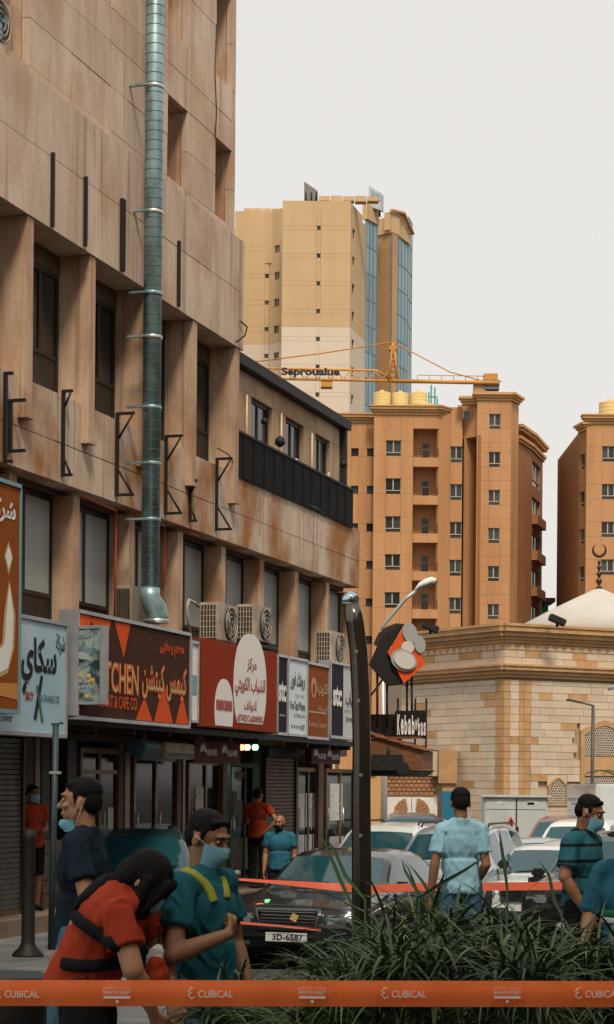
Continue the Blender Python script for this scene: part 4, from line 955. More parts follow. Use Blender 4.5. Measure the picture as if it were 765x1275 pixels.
for x in range(520, 612, 15): hr.tube([cp(x, 475), cp(x, 467)], .035, 4)
hr.tube([cp(520, 467), cp(612, 468.5)], .035, 4); hr.build('handrail', m_crane, cr)
pk = MB()
for (x0, dy) in ((484, -.7), (484, .7), (496, -.7), (496, .7)): pk.tube([cp(x0, 474, dy), cp(489.5, 425, dy * .3)], .11, 5)
for i in range(7):
    y = 472 - i * 6.5; w = 6 * (1 - i / 8.0); pk.tube([cp(490 - w, y), cp(490 + w * .8, y - 6)], .06, 4); pk.tube([cp(490 + w, y), cp(490 - w * .8, y - 6)], .06, 4)
pk.build('peak_frame', m_crane, cr)
MB().box(cp(489.5, 434), (.8, .8, .35)).build('peak_platform', m_crane, cr)
MB().tube([cp(489.5, 426), cp(400, 440), cp(300, 452.5)], .06, 4).build('tie_rod', m_crane, cr); MB().tube([cp(489.5, 426), cp(560, 463), cp(600, 474)], .055, 4).build('tie_rod', m_crane, cr)
MB().box(cp(597, 487), (1.1, 1.1, 1.9)).build('mast_head', m_twb, cr)
ms = MB()
for sx in (-.45, .45):
    for sy in (-.45, .45): ms.tube([cp(597, 487) + Vector((sx, sy, 0)), Vector((sx, sy, 0))], .1, 4)
ms.build('mast', m_crane, cr)
cw = MB().box(cp(611, 480), (1.6, 1.2, .9)).build('counterweight', m_shut, cr); MB().box(cp(611, 471.5), (1.3, 1.0, .8)).build('winch', m_crane, cr)
MB().box(cp(407, 478.5), (1.1, 1.2, .7)).build('trolley', m_crane, cr)
tm = text_mesh('lettering', 'Seproualue', 5.6, .95, c_black, .05); tm_o = link('lettering', tm, cr, loc=cp(387, 464, -.9), rot=(RAD(90), 0, 0)); tm_o['label'] = 'black block letters on the jib'
# ================================================================ pale building glimpsed beside the ochre block
sb = empty('low_annex', P(678, 762, 172.0)); sb.location.z = GZ; tag(sb, 'small flat roofed annex with a teal wall beside the ochre block', 'building')
zt = P(678, 745, 172).z - GZ
MB().box2((-3, 0, 0), (.35, 3, zt - .6)).build('wall', m_greenp, sb); MB().box2((-3.2, -.6, zt - .35), (.9, 3.2, zt)).build('roof', m_rail, sb)
# ================================================================ the mosque
YM = 60.0
m_stone = mat('pale_limestone', (0.56, 0.46, 0.35), 0.85, var=0.22, vscale=1.6, obj_var=0.09, bump=.3, bscale=20, col2=(0.52, 0.38, 0.24), lo=.2, hi=.55)
m_sand = mat('ochre_sandstone', (0.50, 0.30, 0.14), 0.85, var=0.2, vscale=2.5, obj_var=0.10, bump=.2, bscale=25)
m_joint = mat('mortar', (0.40, 0.29, 0.18), 0.95)
def mX(x, Y=YM, y=880): return P(x, y, Y).x
def mZ(y, x=640, Y=YM): return P(x, y, Y).z
ms_ = empty('mosque', (mX(640), YM, GZ)); tag(ms_, 'sandstone mosque with pale block walls and ochre cornices', 'building')
m0, m1, m2, m3 = (mX(500, 64.5), 64.5), (mX(628), YM), (mX(655), YM + .35), (mX(860, 63.5), 63.5)
MB().prism([(p[0] - ms_.location.x, p[1] - YM + .12) for p in (m0, m1, m2, m3)] + [(m3[0] - ms_.location.x, 20), (m0[0] - ms_.location.x, 20)], 0, mZ(786) - GZ).build('core', m_joint, ms_)
zbase, zmold, ztop_m = GZ, mZ(846), mZ(800)
CH = 9.3 * YM / FPX
# tall blind arch at the right with lattice windows
la, lb = mX(724) , mX(775)
sw = (mX(681), mX(707))
def ucoord(p0, p1, x, Yg): return (x - p0[0]) / (p1[0] - p0[0]) * (Vector(p1) - Vector(p0)).length
rows = int((zmold - zbase) / CH) + 1
def course_wall(p0, p1, pil0, pil1, holes=()):
    L = (Vector(p1) - Vector(p0)).length
    for j in range(rows):
        z0 = zbase + j * CH; z1 = min(z0 + CH, zmold)
        if z1 < P(640, 1075, YM).z - .1: continue
        if z1 - z0 < .05: continue
        u = 0.0
        segs = []
        if pil0: segs.append((0, pil0 * (1.06 if j % 2 else .96), m_sand)); u = segs[-1][1]
        end = L - (pil1 * (1.06 if j % 2 else .96) if pil1 else 0)
        first = True
        while u < end - .05:
            w = random.uniform(.45, .85); w = w * .5 if first and j % 2 else w; first = False
            e = min(u + w, end); e = end if end - e < .2 else e
            segs.append((u, e, m_sand if random.random() < .06 else m_stone)); u = e
        if pil1: segs.append((end, L, m_sand))
        for (a_, b_, m) in segs:
            cu = (a_ + b_) / 2; cz = (z0 + z1) / 2
            if any(h[0] < cu < h[1] and h[2] < cz < h[3] for h in holes):
                continue
            for h in holes:
                if h[2] < cz < h[3]:
                    if a_ < h[0] < b_: b_ = h[0]
                    if a_ < h[1] < b_: a_ = h[1]
            if b_ - a_ < .03: continue
            pr = random.uniform(0, .008)
            wbox('stone_block', p0, p1, a_ + .006, b_ - .006, -pr, .15, z0 + .006, z1 - .006, m, ms_)
course_wall(m0, m1, 0, .42); course_wall(m1, m2, .22, .20)
uC = lambda x: ucoord(m2, m3, mX(x, 61.2), 61.2)
small = (uC(681), uC(707), mZ(1003), mZ(967)); big = (uC(724), uC(790), mZ(1020), mZ(898))
course_wall(m2, m3, .24, 0, [small, big])
# mouldings
def mould(pts, z, steps, parent, m=m_sand):
    for (dz0, dz1, out) in steps:
        for i in range(len(pts) - 1):
            a, u, d, L, ang = seg_frame(pts[i], pts[i+1]); wbox('moulding', pts[i], pts[i+1], -.5 * out - .001 * i, L + .5 * out + .001 * i, -out, .2, z + dz0 + .002 * i, z + dz1 + .002 * i, m, parent)
PT = [m0, m1, m2, m3]
mould(PT, mZ(843), [(0, .10, .06), (.10, .22, .14), (.22, .34, .24), (.34, .40, .28)], ms_)
mould(PT, mZ(800), [(0, .10, .05), (.10, .2, .12), (.2, .34, .24), (.34, .5, .34), (.5, .58, .38)], ms_)
# frieze between the mouldings
for (p0, p1) in ((m0, m1), (m1, m2), (m2, m3)):
    L = (Vector(p1) - Vector(p0)).length; z0 = mZ(843) + .41; z1 = mZ(800) - .003
    for j in range(3):
        za, zb = z0 + (z1 - z0) * j / 3, z0 + (z1 - z0) * (j + 1) / 3; u = 0
        while u < L - .01:
            e = min(u + random.uniform(.45, .8), L); wbox('stone_block', p0, p1, u + .006, e - .006, -random.uniform(0, .008), .15, za + .006, zb - .006, m_sand if (j == 2 or random.random() < .2) else m_stone, ms_); u = e
    u = .15
    zt_ = z1 - .19
    while u < L - .2:                                    # carved triangles under the cornice
        a, uu, d, L_, ang = seg_frame(p0, p1); bl = ms_.location
        f = lambda q, z: Vector((a.x + uu.x * q - d.x * .012 - bl.x, a.y + uu.y * q - d.y * .012 - bl.y, z - bl.z))
        MB().plate([f(u, zt_), f(u + .3, zt_), f(u + .15, zt_ + .17)], (d.x * .02, d.y * .02, 0)).build('carved_triangle', m_stone, ms_); u += .34
# arched lattice windows
m_lat = mat('lattice_stone', (0.50, 0.43, 0.33), 0.85, var=0.15, vscale=4)
m_void = mat('dark_void', (0.015, 0.013, 0.012), 0.9)
def arch_outline(w, h, rise, n=5):
    pts = [(0, 0), (w, 0), (w, h - rise)]
    for i in range(1, n): q = i / n; pts.append((w - w/2 * q, h - rise + rise * (math.sin(q * math.pi / 2) * .6 + q * .4)))
    pts.append((w/2, h))
    for i in range(n - 1, 0, -1): q = i / n; pts.append((w/2 * q, h - rise + rise * (math.sin(q * math.pi / 2) * .6 + q * .4)))
    pts.append((0, h - rise)); return pts
def lattice_window(p0, p1, u0, u1, z0, z1, rise, label=None, split=None):
    a, u, d, L, ang = seg_frame(p0, p1); c = a + u * u0; b = ms_.location
    w = empty('lattice_window', (c.x - b.x, c.y - b.y, z0 - b.z), ang, ms_); W, H = u1 - u0, z1 - z0
    out = arch_outline(W, H, rise)
    MB().plate([(p[0], .008, p[1]) for p in out], (0, .02, 0)).build('void', m_void, w)
    ins = [(W/2 + (p[0] - W/2) * .84, H * .46 + (p[1] - H * .46) * .90) for p in out]
    fr = MB(); n = len(out)
    vs = [(p[0], -.05, p[1]) for p in out] + [(p[0], -.05, p[1]) for p in ins] + [(p[0], .03, p[1]) for p in out] + [(p[0], .03, p[1]) for p in ins]
    fs = []
    for i in range(n):
        k = (i + 1) % n; fs += [(i, k, n + k, n + i), (2*n + i, 3*n + i, 3*n + k, 2*n + k), (i, 2*n + i, 2*n + k, k), (n + i, n + k, 3*n + k, 3*n + i)]
    fr.add(vs, fs); fr.build('surround', m_sand, w)
    def inside(x, z):
        c = False; j = n - 1
        for i in range(n):
            xi, zi = ins[i]; xj, zj = ins[j]
            if (zi > z) != (zj > z) and x < (xj - xi) * (z - zi) / (zj - zi) + xi: c = not c
            j = i
        return c
    lt = MB(); s = .088; R = s * .60; row = 0; z = .0
    while z < H:
        x = (s * .5 if row % 2 else 0)
        while x < W:
            if inside(x, z) and not (split and split[0] < z < split[1]):
                o_ = [(x + R*math.cos(math.pi/6 + math.pi/3*k), z + R*math.sin(math.pi/6 + math.pi/3*k)) for k in range(6)]; i_ = [(x + R*.62*math.cos(math.pi/3*k), z + R*.62*math.sin(math.pi/3*k)) for k in range(6)]
                i_ = [(x + R*.60*math.cos(math.pi/6 + math.pi/3*k), z + R*.60*math.sin(math.pi/6 + math.pi/3*k)) for k in range(6)]
                lt.add([(p[0], -.03, p[1]) for p in o_ + i_] + [(p[0], .006, p[1]) for p in i_], [q for k in range(6) for q in ((k, (k+1) % 6, 6 + (k+1) % 6, 6 + k), (6 + k, 6 + (k+1) % 6, 12 + (k+1) % 6, 12 + k))])
            x += s
        z += s * .866; row += 1
    q = lt.build('lattice', m_lat, w, recalc=False); q['kind'] = 'stuff'
    if split: MB().box2((W * .08, -.02, split[0] + .03), (W * .92, .006, split[1] - .03)).build('spandrel', m_sand, w)
for h in (small, big): wbox('window_field', m2, m3, h[0] + .004, h[1] - .004, .012, .11, h[2], h[3] + .1, m_stone, ms_)
lattice_window(m2, m3, small[0], small[1], small[2], small[3], .28)
lattice_window(m2, m3, big[0], big[1], big[2], big[3] + .12, .35, split=(mZ(966) - big[2], mZ(939) - big[2]))
# tent roof and finial
m_domew = mat('white_roof_membrane', (0.50, 0.47, 0.43), 0.8, var=0.12, vscale=1.0, bump=.2, bscale=8)
YD = 68.0; ap = P(746, 733, YD); bs = P(652, 777, YD); rad = ap.x - bs.x; hgt = ap.z - bs.z
dm = empty('tent_roof', (ap.x, YD, bs.z)); tag(dm, 'low white tent shaped roof rising behind the mosque cornice', 'roof')
MB().lathe([(rad, -.6), (rad, 0), (rad * .62, hgt * .42), (rad * .3, hgt * .75), (rad * .05, hgt * .99), (.05, hgt)], n=16).build('membrane', m_domew, dm)
m_fin = mat('dark_bronze', (0.06, 0.03, 0.015), 0.4, metal=0.6)
fn = empty('finial', (ap.x, YD, ap.z - .02)); tag(fn, 'dark bronze finial with a crescent on top of the tent roof', 'finial')
fh = P(746, 676, YD).z - ap.z
pr = [(.10, 0), (.14, .03), (.05, .12)]
for (zc_, r) in ((.24, .12), (.46, .10), (.66, .08), (.82, .06)):
    zc_ *= fh * .72; pr += [(.04, zc_ - r), (r, zc_ - r * .1), (r * .9, zc_ + r * .3), (.04, zc_ + r)]
MB().lathe(pr, n=14).build('spindle', m_fin, fn)
cz = fh * .86; R = fh * .14
MB().tube([(R * math.sin(an), 0, cz - R * math.cos(an)) for an in [RAD(-150 + 300 * i / 16) for i in range(17)]], .05, 6, rs=[.012 + .05 * math.sin(math.pi * i / 16) for i in range(17)]).build('crescent', m_fin, fn)
# floodlights on the cornice
for x, y, lab in ((536, 785, 'black floodlight on the mosque cornice at the left'), (694, 776, 'black floodlight on the mosque cornice below the tent roof')):
    q = empty('floodlight', P(x, y, YM - .1)); tag(q, lab, 'lamp'); MB().box((0, 0, .1), (.55, .3, .22), M=Matrix.Rotation(.4, 3, 'Y')).build('head', m_metalblk, q, .03); MB().box2((-.04, -.04, -.12), (.04, .04, .05)).build('stand', m_metalblk, q)
# ================================================================ gateway left of the mosque
gx = lambda x, Y=62.0: P(x, 960, Y).x
gz = lambda y: P(510, y, 62.0).z
gw = empty('gateway', (gx(512), 62.0, GZ)); tag(gw, 'ochre gateway with brick screen beside the mosque wall', 'gate')
wbox('post', (gx(550), 61.6), (gx(566), 61.6), 0, 1, 0, .5, GZ, gz(975), m_sand, gw, True); wbox('post_cap', (gx(545), 61.5), (gx(568), 61.5), 0, 1, 0, .7, gz(974.8), gz(934), m_sand, gw, True); wbox('post_cap', (gx(538), 61.7), (gx(544.5), 61.7), 0, 1, 0, .7, gz(966), gz(934), m_stone, gw, True)
wbox('post', (gx(455), 61.6), (gx(474), 61.6), 0, 1, 0, .5, GZ, gz(964), m_ochre_c, gw, True); wbox('post_cap', (gx(452), 61.5), (gx(468), 61.5), 0, 1, 0, .7, gz(963.8), gz(936), m_sand, gw, True)
wbox('lintel', (gx(474.2), 61.9), (gx(549.5), 61.9), 0, 1, .02, .3, gz(966), gz(938), m_sand, gw, True)
m_brk = mat('screen_brick', (0.34, 0.17, 0.08), 0.85, obj_var=.15)
for j in range(5):
    for i in range(10):
        x0 = 479 + i * 6.2 + (3.1 if j % 2 else 0)
        wbox('brick', (gx(x0), 61.95), (gx(x0 + 5.4), 61.95), 0, 1, 0, .12, gz(990 - j * 5), gz(986 - j * 5), m_brk, gw, True)
wbox('screen_back', (gx(474.2), 62.02), (gx(549.5), 62.02), 0, 1, 0.03, .2, gz(992), gz(966.3), m_stone, gw, True)
wbox('gate_leaf', (gx(481), 61.95), (gx(512.5), 61.95), 0, 1, 0, .08, GZ, gz(992.5), m_white, gw, True); wbox('gate_leaf', (gx(513.5), 61.95), (gx(545), 61.95), 0, 1, 0, .08, GZ, gz(992.5), m_white, gw, True)
for cx, sg in ((509, -1), (517, 1)):
    for k in range(4):
        c0 = P(cx, 1012, 61.9) - gw.location; a0_, a1_ = RAD(92 + sg * -(10 + k * 20)), RAD(92 + sg * -(27 + k * 20)); r0, r1 = .12, .47
        pts = [c0 + Vector((r * math.cos(an), 0, r * math.sin(an))) for r, an in ((r0, a0_), (r1, a0_), (r1 * 1.01, (a0_ + a1_)/2), (r1, a1_), (r0, a1_))]
        MB().plate(pts, (0, .03, 0)).build('fan_ornament', m_brk, gw)
# blue notice beside the gateway
bn = empty('notice_board', P(557, 1010, 45.0)); bn.location.z = ROAD_Z; tag(bn, 'narrow blue notice board behind the blue shirted man', 'sign')
zb = P(557, 1020, 45).z - ROAD_Z; MB().box2((-.13, 0, zb), (.2, .05, P(557, 985, 45).z - ROAD_Z)).build('board', mat('blue_panel', (0.02, 0.16, 0.26), .5), bn); MB().box2((-.02, .05, 0), (.04, .1, zb + .2)).build('post', m_metalblk, bn)
# ================================================================ electrical cabinet in front of the mosque
YE = 54.0
m_cab = mat('pale_grey_cabinet', (0.50, 0.54, 0.53), 0.6, var=0.18, vscale=2, stretch=(1, 1, .4))
ca, cb_ = P(602, 1000, YE), P(684, 1000, YE); zt = P(640, 990, YE).z; W = cb_.x - ca.x; Hc = zt - ROAD_Z
eb = empty('electrical_cabinet', (ca.x, YE, ROAD_Z)); tag(eb, 'large pale grey electrical cabinet with two doors and a warning triangle', 'cabinet')
MB().box2((.04, 0.05, 0), (W - .04, .95, Hc - .06)).build('body', m_cab, eb); MB().box2((-.06, -.06, Hc - .058), (W + .06, 1.05, Hc)).build('roof', m_cab, eb)
dv = W * .505
for (a_, b_) in ((.08, dv - .02), (dv + .02, W - .08)):
    MB().box2((a_, .02, .1), (b_, .049, Hc - .42)).build('door', m_cab, eb, .008); MB().box2((a_, .025, Hc - .40), (b_, .049, Hc - .09)).build('top_panel', m_cab, eb, .006)
MB().box2((dv - .012, .0, .1), (dv + .012, .022, Hc - .1)).build('seam_strip', m_darkfr, eb)
MB().box2((dv + .0, -.02, Hc * .55), (dv + .06, .018, Hc * .55 + .16)).build('handle', m_metalblk, eb)
tri = lambda s, y: [(.78 - s, y, Hc - .72 - s * .8), (.78 + s, y, Hc - .72 - s * .8), (.78, y, Hc - .72 + s)]
MB().plate(tri(.13, .012), (0, .007, 0)).build('warning_triangle', c_orange, eb); MB().plate(tri(.07, .008), (0, .003, 0)).build('warning_mark', c_black, eb)
for (x, z, w, h) in ((.4, Hc - .27, .25, .1), (W - .6, Hc - .27, .3, .13), (dv + .3, Hc - .3, .2, .1)): MB().box2((x, .019, z), (x + w, .024, z + h)).build('sticker', m_paper, eb)
# yellow bollard beside the cabinet
bl = empty('bollard', P(634, 1052, 50)); bl.location.z = ROAD_Z; tag(bl, 'small orange bollard in front of the electrical cabinet', 'bollard'); MB().lathe([(.07, 0), (.07, P(634, 1040, 50).z - ROAD_Z - .04), (.04, P(634, 1040, 50).z - ROAD_Z)], n=10).build('post', c_orange, bl)
# ================================================================ street lamps
m_lampm = mat('lamp_post_grey', (0.38, 0.37, 0.34), 0.45, metal=0.5); m_lampd = mat('lamp_post_dark', (0.07, 0.065, 0.06), 0.5, metal=0.4)
YL = 46.0
sl = empty('street_lamp', P(478, 1000, YL)); sl.location.z = ROAD_Z; tag(sl, 'grey street lamp with a long slanted arm above the diamond sign', 'street lamp')
f = lambda x, y: P(x, y, YL) - sl.location
b0 = f(478, 1000); b0.z = 0
MB().tube([b0, f(478.5, 990), f(476.2, 785)], .07, 12, rs=[.085, .08, .06]).build('pole', m_lampm, sl); MB().tube([f(476.2, 787), f(477, 779), f(490, 764), f(505, 746), f(520, 734)], .045, 8).build('arm', m_lampm, sl)
hd = MB()
prof_ = [(517, 735, .05, .05), (522, 730, .12, .09), (530, 726.5, .16, .12), (537, 724, .14, .11), (543, 723, .08, .06)]
vs, fs = [], []; n = 12
for (x, y, ry, rz) in prof_:
    c = f(x, y)
    for k in range(n): an = 2*math.pi*k/n; vs.append(c + Vector((0, ry * math.cos(an), rz * math.sin(an) * (1 if math.sin(an) > 0 else .7))))
for i in range(len(prof_) - 1):
    for k in range(n): fs.append((i*n + k, i*n + (k+1) % n, (i+1)*n + (k+1) % n, (i+1)*n + k))
hd.add(vs, fs + [tuple(range(n)), tuple(range((len(prof_)-1)*n, len(prof_)*n))], True); hd.build('lamp_head', m_white, sl)
MB().box(f(531, 729.5), (.34, .2, .05), M=Matrix.Rotation(-.5, 3, 'Y')).build('lens', m_lampd, sl)
YS = 50.0
s2 = empty('street_lamp', P(736.5, 1000, YS)); s2.location.z = ROAD_Z; tag(s2, 'slim dark street lamp with a short arm in front of the lattice windows', 'street lamp')
f = lambda x, y: P(x, y, YS) - s2.location
b0 = f(737, 1000); b0.z = 0
MB().tube([b0, f(738.6, 878)], .045, 10, rs=[.06, .04]).build('pole', m_lampd, s2); MB().tube([f(738.8, 878.5), f(722, 874.5)], .025, 6).build('arm', m_lampd, s2)
MB().box(f(714, 872.8), (.36, .12, .05), M=Matrix.Rotation(.2, 3, 'Y')).build('lamp_head', m_lampd, s2, .01)
s3 = empty('wall_lamp', P(762, 857, YS)); tag(s3, 'grey lamp head entering at the right edge above the lattice window', 'lamp'); f = lambda x, y: P(x, y, YS) - s3.location
MB().tube([f(757, 857.5), f(775, 853)], .06, 8, rs=[.05, .08]).build('lamp_head', m_lampm, s3); MB().tube([f(775, 853), f(790, 850)], .03, 6).build('arm', m_lampm, s3); MB().tube([f(790, 850), Vector((f(790, 850).x, 0, ROAD_Z - s3.location.z))], .05, 8).build('pole', m_lampm, s3)
# ================================================================ restaurant awning and signs at the end of the row
kb_t = 15.6
aw = fthing('tiled_awning', kb_t, 0.0, 2.0, 'small brown tiled awning projecting over the pavement', 'awning')
m_tile = mat('terracotta_tile', (0.26, 0.09, 0.04), 0.7, var=0.3, vscale=6, obj_var=.15); m_awood = mat('awning_timber', (0.20, 0.085, 0.035), 0.7, var=0.35, vscale=5, stretch=(1, 1, 3))
MB().plate([(0, .3, .1), (0, -1.02, .12), (0, -1.02, .46), (0, .3, .86)], (.8, 0, 0)).build('body', m_awood, aw)
MB().plate([(-.04, .3, -.02), (-.04, -.9, -.02), (-.04, -1.06, .10), (-.04, .3, .10)], (.88, 0, 0)).build('soffit', m_metalblk, aw)
for i in range(4):
    for j in range(6):
        y0 = -1.09 + j * .25; z0 = .47 + (j * .25) * .285
        MB().plate([(-.06 + i * .26, y0, z0), (.19 + i * .26, y0, z0), (.19 + i * .26, y0 + .27, z0 + .06), (-.06 + i * .26, y0 + .27, z0 + .06)], (0, 0, .03)).build('tile', m_tile, aw)
MB().box2((-.03, -1.0, .70), (.0, .3, .74)).build('edge_strip', m_awood, aw)
# low continuation of the row behind the awning
rw = fthing('restaurant_front', 15.1, -1.3, ROAD_Z, 'dark restaurant front below the tiled awning', 'building')
MB().box2((0, .15, 0), (2.6, 6, 3.9)).build('wall', m_awood, rw); MB().box2((.3, .08, .9), (2.2, .149, 2.6)).build('window', m_shopglass, rw); MB().box2((.25, .04, .8), (.31, .16, 2.7)).build('post', m_metalblk, rw)
# box letters on the awning
ks = fthing('box_letter_sign', kb_t + .5, 0.62, 2.72, 'black sign with white letters reading Kebab W bas on the awning', 'sign')
def toward(s, m_, body, cy, cz, w, h, x, bold=.03):
    return link('lettering', text_mesh('lettering', body, w, h, m_, bold), s, loc=(x, cy, cz), rot=(RAD(90), 0, RAD(-90)))
ks.scale = (1, .74, .88)
MB().box2((.012, -.44, .0), (.12, .42, .62)).build('board', m_metalblk, ks, .02)
for i, (ch, h) in enumerate(zip('Kebab', (.46, .36, .44, .36, .44))): toward(ks, c_white, ch, .30 - i * .10, .08 + h / 2, .075, h, .004)
toward(ks, c_white, 'W', -.185, .30, .07, .24, .004); 
for i, (ch, h) in enumerate(zip('bas', (.40, .30, .30))): toward(ks, c_white, ch, -.26 - i * .075, .06 + h / 2, .055, h, .002)
for y in (.38, -.1, -.40): MB().box2((.13, y - .02, -.3), (.17, y + .02, .9)).build('post', m_metalblk, ks)
MB().box2((.2, .3, -.1), (.24, 1.2, .55)).build('side_panel', m_metalblk, ks)
# diamond emblem board
YK = FW(kb_t + .4, .6, 0).y
dk = empty('diamond_sign', P(500, 850, YK)); tag(dk, 'orange diamond board with grey rounded emblem above the awning', 'sign')
g = lambda x, y, o=0: P(x, y, YK + o) - dk.location
def kp(poly, m, nm, o0, o1): return MB().plate([g(x, y, o0) for x, y in poly], (0, o1 - o0, 0)).build(nm, m, dk)
kp([(506, 776), (530, 827), (503, 851), (483, 812)], c_orange, 'board', 0, .06)
kp([(503, 776), (483, 812), (503, 851), (484, 853), (460, 826), (472, 800), (478, 790)], m_metalblk, 'board_side', .062, .5)
def blob(cx, cy, rx, ry, m, nm, o, rot=0):
    pts = []
    for i in range(24):
        a_ = 2*math.pi*i/24; x, y = rx*math.cos(a_), ry*math.sin(a_); pts.append((cx + x*math.cos(rot) - y*math.sin(rot), cy + x*math.sin(rot) + y*math.cos(rot)))
    kp(pts, m, nm, o, o + .03)
m_emb = mat('emblem_grey', (0.34, 0.36, 0.36), .5); m_emb2 = mat('emblem_pale', (0.58, 0.57, 0.53), .5)
blob(511, 788, 9, 13, m_emb, 'emblem_lobe', -.035, -.3); blob(523, 802, 7, 11, m_emb, 'emblem_lobe', -.036, -.2); blob(508, 806, 8, 8, m_emb2, 'emblem_stalk', -.04, .4)
blob(503, 822, 17, 13, m_emb, 'emblem_plate', -.043, .5); blob(504, 822, 14, 10, m_emb2, 'emblem_plate', -.076, .5)
kp([(471, 789), (480, 781), (493, 776), (504, 777), (490, 800), (474, 806), (466, 800)], m_darkfr, 'rear_shape', .52, .9)
for (x, y0, y1) in ((470, 830, 906), (482, 850, 906), (507, 845, 915), (513, 840, 915)): MB().tube([g(x, y0, .2), g(x, y1, .2)], .025, 5).build('post', m_metalblk, dk)
MB().tube([g(462, 866, .2), g(483, 838, .2)], .02, 5).build('brace', m_metalblk, dk)
# spotlights under the awning
q = empty('spotlight', P(484, 960, YK - .3)); tag(q, 'black spotlight cluster hanging under the awning', 'lamp'); g2 = lambda x, y: P(x, y, YK - .3) - q.location
MB().box(g2(482, 950), (.62, .3, .32)).build('housing', m_metalblk, q, .02); MB().lathe([(.12, -.16), (.16, -.05), (.16, .12), (.13, .14)], g2(501, 957), 14, 'Y').build('lamp_head', m_metalblk, q); MB().tube([g2(484, 942), g2(500, 950)], .03, 6).build('arm', m_metalblk, q); MB().tube([g2(484, 946), g2(484, 930)], .03, 6).build('stem', m_metalblk, q)
# ================================================================ curved steel pole and the pavement posts
m_steel = mat('dark_polished_steel', (0.15, 0.135, 0.115), 0.2, metal=0.9, var=0.3, vscale=6, stretch=(1, 1, .15)); m_ball = mat('mirror_steel', (0.45, 0.6, 0.66), 0.08, metal=1.0)
YP = 11.0
cpole = empty('steel_pole', P(452, 1200, YP)); cpole.location.z = 0; tag(cpole, 'curved dark polished steel pole rising from the plants', 'pole')
g = lambda x, y: P(x, y, YP) - cpole.location
b0 = g(451, 1100); b0.z = 0.0
pts = [b0, g(450.5, 1090), g(450, 1000), g(450.5, 930), g(449.5, 870), g(446.5, 810), g(442, 775), g(437, 752)]
MB().tube(pts, .05, 24, rs=[.057, .056, .054, .052, .052, .052, .052, .052]).build('tube', m_steel, cpole)
c = g(436.2, 747); MB().lathe([(.053 * math.cos(RAD(a)), .03 * math.sin(RAD(a)) * 1.6) for a in range(-20, 91, 10)][:-1] + [(.001, .048)], c, 24).build('end_cap', m_ball, cpole)
for (x, y) in ((443.5, 812), (446, 873), (449, 965), (449, 1040)): MB().lathe([(.011, -.062), (.011, -.05)], g(x, y), 8, 'Y').build('bolt', m_clamp, cpole)
m_postt = mat('dark_teal_post', (0.03, 0.06, 0.065), 0.5, var=0.3, vscale=8)
YQ = 20.4
sp = empty('sign_post', P(63, 1186, YQ)); sp.location.z = 0; tag(sp, 'thin dark teal post standing at the kerb below the pale blue sign', 'post'); g = lambda x, y: P(x, y, YQ) - sp.location
b0 = g(63.5, 1186); b0.z = 0
MB().tube([b0, g(69.8, 902)], .034, 12).build('tube', m_postt, sp); MB().tube([g(64, 902), g(79, 900)], .012, 6).build('cross_bar', m_postt, sp); MB().box(g(69, 962), (.12, .07, .03)).build('clip', m_clamp, sp); MB().lathe([(.036, 0), (.03, .02)], g(69.8, 903), 10).build('cap', m_postt, sp)
YB = 19.6
bo = empty('bollard', P(35, 1195, YB)); bo.location.z = 0; tag(bo, 'black bollard with a flared foot at the left', 'bollard')
MB().lathe([(.17, 0), (.16, .03), (.09, .10), (.07, .16), (.065, 1.16), (.07, 1.18), (.075, 1.24), (.05, 1.28), (.02, 1.29)], n=16).build('post', m_metalblk, bo)
bi = empty('litter_bin', (P(6, 1215, 8.6).x, 8.6, 0)); tag(bi, 'black round litter bin in the bottom left corner', 'bin')
bh = P(6, 1213, 8.6).z
MB().lathe([(.15, 0), (.185, .06), (.19, bh - .1), (.185, bh - .08)], n=28).build('body', m_metalblk, bi); MB().lathe([(.20, bh - .078), (.205, bh - .03), (.19, bh), (.15, bh - .01), (.15, bh - .12)], n=28, cap=False).build('rim', m_postt, bi)
MB().box2((.0, -.19, bh - .02), (.2, .12, bh + .0)).build('lid_plate', m_postt, bi, .01)
# ================================================================ barrier tapes
m_tape = mat('orange_barrier_tape', (0.98, 0.20, 0.045), 0.45, var=0.12, vscale=40, stretch=(1, 1, 8)); c_tw = mat('tape_white_print', (0.85, 0.74, 0.62), .5)
YTP = 5.6
tp = empty('barrier_tape', P(382, 1236, YTP)); tag(tp, 'wide orange barrier tape with white print stretched across the bottom', 'tape')
g = lambda x, y, o=0: P(x, y, YTP + o) - tp.location
mb = MB(); n = 80; vs = []
for i in range(n + 1):
    x = -40 + 850 * i / n; w = .004 * math.sin(i * .33) + .003 * math.sin(i * .9)
    for k in range(5): vs.append(g(x, 1220 + 32.5 * k / 4 + x * .002, w + .004 * math.cos(k * 1.57)))
mb.add(vs, [(i*5+k, (i+1)*5+k, (i+1)*5+k+1, i*5+k+1) for i in range(n) for k in range(4)], True); mb.build('ribbon', m_tape, tp, recalc=False)
PXM = YTP / FPX
def tt(body, cx, cy, w, h, bold=0.0, ar=False):
    return link('lettering', text_mesh('lettering', arabic(body) if ar else body, w * PXM, h * PXM, c_tw, bold), tp, loc=g(cx, cy, -.014), rot=(RAD(90), ROLL, 0))
